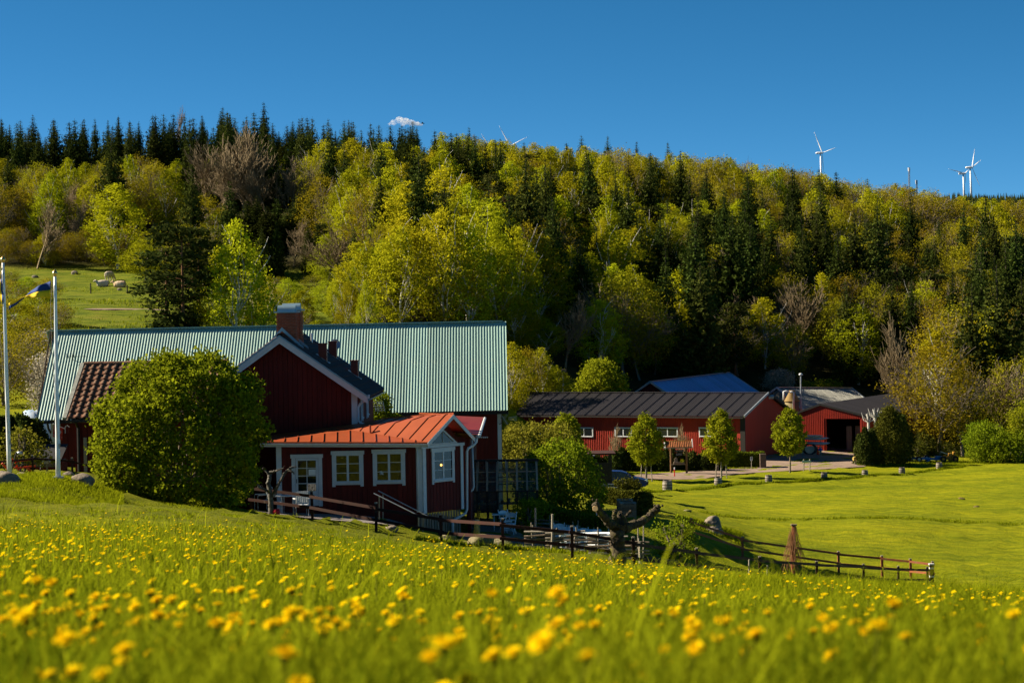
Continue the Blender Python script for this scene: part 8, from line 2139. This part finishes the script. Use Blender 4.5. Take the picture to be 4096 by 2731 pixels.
for px, py, r in ((1575, 490, 15), (1598, 482, 19), (1622, 486, 18), (1645, 492, 17), (1668, 496, 12), (1685, 500, 8), (1612, 495, 14), (1560, 497, 8)):
    cb.lathe([(r * k * math.sin(t) + 1e-3, -r * k * .8 * math.cos(t)) for t in np.linspace(0, math.pi, 11)], 16, at(px, py, d))
cl = cb.top('cloud', cm, 'single small white cloud just above the left ridge', 'cloud')
md = cl.modifiers.new('one_body', 'REMESH'); md.mode = 'VOXEL'; md.voxel_size = 2.0
# a bird in front of the cloud
bp_ = at(1691, 495, 400); bi = MB(); bi.tube([bp_ + Vector((-.35, 0, .0)), bp_ + Vector((-.1, 0, .04)), bp_ + Vector((.2, 0, .02)), bp_ + Vector((.42, 0, 0))], [.01, .10, .08, .01], 8)
for s in (-1, 1): bi.add([bp_ + Vector((.12, s * .03, .05)), bp_ + Vector((-.12, s * .03, .05)), bp_ + Vector((-.22, s * .55, .22)), bp_ + Vector((.02, s * .60, .24))], [(0, 1, 2, 3)])
bi.top('bird', M_black, 'dark bird flying at right end of the small cloud', 'bird')

# ------------------------------------------------------------------ grass: every blade is real, nobody could count them
M_blade = leafmat('meadow_grass_blades', (0.066, 0.098, 0.003), (0.32, 0.345, 0.009), .5, 0, 0)
def blades(x, y, h, w, rng, lean=.35, bias=(.10, -.02), segs=3, tint=None):
    n = len(x); z = Gv(x, y) - .02
    base = np.stack([x, y, z], 1)
    a = rng.uniform(0, 6.283, n); side = np.stack([np.cos(a), np.sin(a), np.zeros(n)], 1)
    ln = np.stack([rng.normal(bias[0], lean, n), rng.normal(bias[1], lean, n)], 1) * h[:, None]
    V = []
    fr = [0, .45, .8] if segs == 3 else [0, .6]
    for f in fr:
        c = base + np.stack([ln[:, 0] * f * f, ln[:, 1] * f * f, h * (f - .12 * f * f)], 1)
        ww = (w * (1 - .55 * f))[:, None] / 2; V += [c - side * ww, c + side * ww]
    V.append(base + np.stack([ln[:, 0], ln[:, 1], h * .88 - .25 * np.abs(ln).sum(1)], 1))
    k = len(V); V = np.stack(V, 1).reshape(-1, 3); o = (np.arange(n) * k)[:, None]
    Q = np.concatenate([o + np.array([[2 * i, 2 * i + 1, 2 * i + 3, 2 * i + 2]]) for i in range(len(fr) - 1)]); T = o + np.array([[k - 3, k - 2, k - 1]])
    return V, Q, T, np.repeat(tint, k)
def grass_obj(name, label, parts, mt):
    Vs, Qs, Ts, tt = [], [], [], []; b = 0
    for V, Q, T, t in parts: Vs.append(V); Qs.append(Q + b); Ts.append(T + b); tt.append(t); b += len(V)
    o = link(name, np_mesh(name, np.concatenate(Vs), quads=np.concatenate(Qs), tris=np.concatenate(Ts), tint=np.concatenate(tt)), mt)
    return tag(o, label, 'grass', kind='stuff')
rng = np.random.default_rng(77)
def vnoise(x, y, s, seed):
    r = np.random.default_rng(seed); out = np.zeros(len(x))
    for k in range(5): a, b, p = r.normal(0, 1, 3); out += np.sin((x * a + y * b) * s + p * 6)
    return out / 3.2
def wedge(n, d0, d1, lo=-1.08, hi=1.08, pw=1.0):
    d = d0 + (d1 - d0) * rng.random(n) ** pw; t = rng.uniform(lo, hi, n); return t * (.262 * d + .25), d
parts = []
x, y = wedge(70000, 1.5, 12, pw=1.1)
pt = vnoise(x, y, 1.3, 1); h = np.clip(rng.normal(.22, .06, len(x)) + .05 * pt + .10 * np.clip(x / (.26 * y + .3), -.3, 1) * (rng.random(len(x)) < .5), .07, .50)
parts.append(blades(x, y, h, rng.uniform(.004, .0085, len(x)), rng, tint=np.clip(rng.normal(.42, .24, len(x)) + .20 * pt + .22 * vnoise(x, y, 4.5, 21), 0, 1)))
x, y = wedge(125000, 11, 47, pw=.95)
edge = np.interp(pxof(x, y), [-300, 0, 600, 1100, 1700, 2400, 4096], [37, 38, 40, 41, 42, 46, 47]); ok = y < edge + rng.normal(0, 1.2, len(x)); x, y = x[ok], y[ok]
pt = vnoise(x, y, .5, 2); h = np.clip(rng.normal(.19, .06, len(x)) + .05 * pt + .12 * np.clip(x / (.26 * y), 0, 1), .06, .48)
parts.append(blades(x, y, h, rng.uniform(.006, .013, len(x)), rng, segs=2, tint=np.clip(rng.normal(.48, .24, len(x)) + .16 * pt + .14 * vnoise(x, y, 1.9, 22), 0, 1)))
x, y = wedge(1500, 4, 45); h = rng.uniform(.35, .62, len(x))           # taller stalks standing out
parts.append(blades(x, y, h, rng.uniform(.004, .009, len(x)) * (1 + y / 30), rng, lean=.45, tint=rng.uniform(.2, 1, len(x))))
x, y = wedge(4500, 2.2, 20); parts.append(blades(x, y, rng.uniform(.08, .20, len(x)), rng.uniform(.016, .034, len(x)), rng, lean=.8, tint=np.clip(rng.normal(.30, .18, len(x)), 0, 1)))   # broad weed leaves
grass_obj('meadow_grass', 'tall green grass of the dandelion meadow in the foreground', parts, M_blade)
parts = []
x, y = wedge(90000, 38, 80, lo=-1.1, hi=.75, pw=.9)
pt = vnoise(x, y, .4, 3)
parts.append(blades(x, y, np.clip(rng.normal(.07, .02, len(x)) + .015 * pt, .03, .14), rng.uniform(.010, .022, len(x)), rng, segs=2, tint=np.clip(rng.normal(.45, .2, len(x)) + .1 * pt, 0, 1)))
px_ = rng.uniform(-120, 480, 26000); dd = rng.uniform(63.5, 73.5, len(px_)); x = (px_ - CX) / F * dd
pt = vnoise(x, dd, .9, 4)
parts.append(blades(x, dd, np.clip(rng.normal(.16, .05, len(x)) + .06 * pt, .05, .34), rng.uniform(.012, .022, len(x)), rng, segs=2, tint=np.clip(rng.normal(.45, .2, len(x)) + .15 * pt, 0, 1)))
x, y = wedge(60000, 46, 108, lo=.1, hi=1.1, pw=.9)
parts.append(blades(x, y, np.clip(rng.normal(.09, .03, len(x)), .03, .2), rng.uniform(.014, .03, len(x)), rng, segs=2, tint=np.clip(rng.normal(.55, .2, len(x)), 0, 1)))
grass_obj('lawn_grass', 'short mown grass of lawn and mound round the house', parts, M_blade)
parts = []                                                              # rough strip along the barrels, tufts at the driveway and fence feet
bar = [(2560, 152), (2670, 155.5), (2873, 160.5), (3075, 164.5), (3297, 169.5), (3460, 173.5), (3608, 177.5), (3757, 184.5), (3850, 187)]
t = rng.uniform(0, len(bar) - 1, 16000); i = t.astype(int); f = t - i; B_a = np.array(bar, float)
px_ = B_a[i, 0] * (1 - f) + B_a[i + 1, 0] * f + rng.normal(0, 5, len(t)); dd = B_a[i, 1] * (1 - f) + B_a[i + 1, 1] * f + rng.normal(0, .35, len(t)); x = (px_ - CX) / F * dd
h = np.clip(rng.normal(.20, .08, len(x)) + .12 * vnoise(x, dd, 1.2, 6), .04, .5)
parts.append(blades(x, dd, h, rng.uniform(.03, .06, len(x)), rng, segs=2, tint=np.clip(rng.normal(.3, .2, len(x)), 0, 1)))
for pa, pb, d0, d1, n in ((2400, 3020, 183, 184, 5000), (3420, 3640, 187.5, 189, 4000), (2690, 2960, 109, 116, 5000), (3560, 4150, 190, 194, 6000), (1650, 2450, 73, 76, 5000), (2780, 4250, 129.9, 130.9, 3500)):
    px_ = rng.uniform(pa, pb, n); dd = rng.uniform(d0, d1, n); x = (px_ - CX) / F * dd
    parts.append(blades(x, dd, np.clip(rng.normal(.16, .08, n), .04, .4), rng.uniform(.02, .05, n), rng, segs=2, tint=np.clip(rng.normal(.4, .2, n), 0, 1)))
px_ = rng.uniform(-150, 1400, 42000); dd = rng.uniform(150, 284, len(px_)); x = (px_ - CX) / F * dd; nn_ = vnoise(x, dd, .22, 16) + .6 * vnoise(x, dd, .8, 17); ok = nn_ > .25; x, dd, nn_ = x[ok], dd[ok], nn_[ok]
parts.append(blades(x, dd, np.clip(rng.normal(.22, .1, len(x)) + .18 * nn_, .05, .8), rng.uniform(.05, .11, len(x)), rng, segs=2, tint=np.clip(rng.normal(.3, .2, len(x)), 0, 1)))
grass_obj('rough_grass', 'rough unmown grass strip along the row of barrels', parts, M_blade)

# ------------------------------------------------------------------ dandelions: the largest three hundred are flowers of their own, the rest one mass
M_dand = leafmat('dandelion_yellow', (0.80, 0.52, 0.003), (0.95, 0.70, 0.006), .35, .06, .006)
M_stem = leafmat('dandelion_stem', (0.10, 0.11, 0.012), (0.16, 0.17, 0.02), .2, .05, 0)
def head_mesh(seed, rings=((26, .021, .004), (20, .016, .008), (14, .010, .011)), R=1.0):
    r = np.random.default_rng(seed); V, Q, tt = [], [], []
    for n, rad, z in rings:
        for k in range(n):
            a = 6.283 * k / n + r.uniform(-.1, .1); d = np.array([math.cos(a), math.sin(a), 0]); s = np.array([-math.sin(a), math.cos(a), 0]); L = rad * r.uniform(.88, 1.1); w = .0030 if n > 14 else .0028
            b = len(V); z1 = z + r.uniform(-.002, .003)
            V += [d * .002 - s * w * .6 + [0, 0, z * .6], d * .002 + s * w * .6 + [0, 0, z * .6], d * L + s * w + [0, 0, z1], d * L - s * w + [0, 0, z1]]; Q.append((b, b + 1, b + 2, b + 3)); t_ = r.uniform(0, 1); tt += [t_] * 4
    return np.array(V) * R, np.array(Q), np.array(tt)
HV, HQ, HT = head_mesh(1)
_hm = []
for s in range(3):
    v, q, t_ = head_mesh(10 + s); m = np_mesh('flower_head', v, quads=q, tint=t_); m.materials.append(M_dand); _hm.append(m)
_cal = MB().lathe([(.002, -.014), (.006, -.012), (.0085, -.004), (.007, .003), (.001, .004)], 8).mesh('calyx'); _cal.materials.append(M_stem)
# where they grow: patches
nD = 2400
xs, ys = wedge(nD * 3, 2.5, 42, lo=-1.12, hi=1.12, pw=.92)
dens = np.clip(.30 + .60 * vnoise(xs, ys, .6, 9) + .55 * vnoise(xs, ys, 2.3, 10) + np.where(xs < .1 * ys, .12, -.12), .03, 1); keep = rng.random(len(xs)) < dens * np.interp(ys, [2.5, 7, 12, 42], [3.2, 2.0, .8, .7])
xs, ys = xs[keep][:nD], ys[keep][:nD]
edge = np.interp(pxof(xs, ys), [-300, 0, 600, 1100, 1700, 2400, 4096], [37, 38, 40, 41, 41, 40, 36]); keep = ys < edge; xs, ys = xs[keep], ys[keep]
_ccx, _ccd = wedge(34, 2.9, 6.5); _k = rng.integers(0, 34, 110); xs = np.concatenate([xs, _ccx[_k] + rng.normal(0, .10, 110)]); ys = np.concatenate([ys, _ccd[_k] + rng.normal(0, .12, 110)])
zs = Gv(xs, ys); hs = np.clip(rng.normal(.20, .05, len(xs)), .08, .33)
pp_ = np.array([proj((a, b, c + h)) for a, b, c, h in zip(xs, ys, zs, hs)])
inv = (pp_[:, 0] > -30) & (pp_[:, 0] < 4126) & (pp_[:, 1] < 2750)
order = np.argsort(np.where(inv, ys, 1e6)); own = order[:290]; rest = order[290:]
def tiltM(seed):
    r = random.Random(int(seed)); return Matrix.Rotation(r.uniform(-.55, .25), 4, 'Y') @ Matrix.Rotation(r.uniform(-.1, .5), 4, 'X') @ Matrix.Rotation(r.uniform(0, 6.28), 4, 'Z')
for i in own:
    h = float(hs[i]); sx = rng.normal(.0, .05); sy = rng.normal(0, .05)
    t = thing('dandelion', 'yellow dandelion in full bloom on its stalk in the near meadow', 'dandelion', (xs[i], ys[i], zs[i] - .01), 'dandelions of the near meadow')
    top = Vector((sx, sy, h)); sc = rng.uniform(.7, 1.1)
    hd = link('flower_head', _hm[i % 3], None, t, Matrix.Translation(top) @ tiltM(i) @ Matrix.Diagonal((sc, sc, sc, 1)))
    link('calyx', _cal, None, hd)
    link('stem', MB().tube([(0, 0, 0), (sx * .3, sy * .3, h * .5), top - Zv * .01], [.0028, .0025, .0022], 5).mesh('stem'), M_stem, t)
n = len(rest); Vh, Qh, Th, Vs_, Qs_, Ts_ = [], [], [], [], [], []
sv, sq, stt = head_mesh(5, rings=((9, .021, .004), (7, .014, .009)))
sv = sv * np.array([1, 1, 1]); w_ = np.array([1.0, 1.0, 1.0])
sv[:, :2] *= 1.0
segs = []
for j, i in enumerate(rest):
    R3 = np.array(tiltM(i).to_3x3()); sc = rng.uniform(.68, .98); c = np.array([xs[i], ys[i], zs[i] + hs[i]])
    v = sv.copy()
    wide = v.reshape(-1, 4, 3); mid = wide.mean(1, keepdims=True); wide = mid + (wide - mid) * 1.0
    Vh.append((wide.reshape(-1, 3) * sc) @ R3.T + c); Qh.append(sq + j * len(sv)); Th.append(stt)
    segs.append((np.array([xs[i], ys[i], zs[i]]), c - [0, 0, .005], .003, .003))
# widen the few petals of the distant heads so that they close up
Vh = np.concatenate(Vh); q = Vh.reshape(-1, 4, 3); e = (q[:, 2] - q[:, 3]) * 1.3; q[:, 2] += e; q[:, 3] -= e
dm = link('dandelions', np_mesh('dandelions', q.reshape(-1, 3), quads=np.concatenate(Qh), tint=np.concatenate(Th)), M_dand); tag(dm, 'countless yellow dandelion heads spread over the farther meadow', 'dandelions', kind='stuff')
V, Q = tube_np(segs, 3); sm = link('stems', np_mesh('stems', V, quads=Q, tint=np.full(len(V), .5)), M_stem, dm)
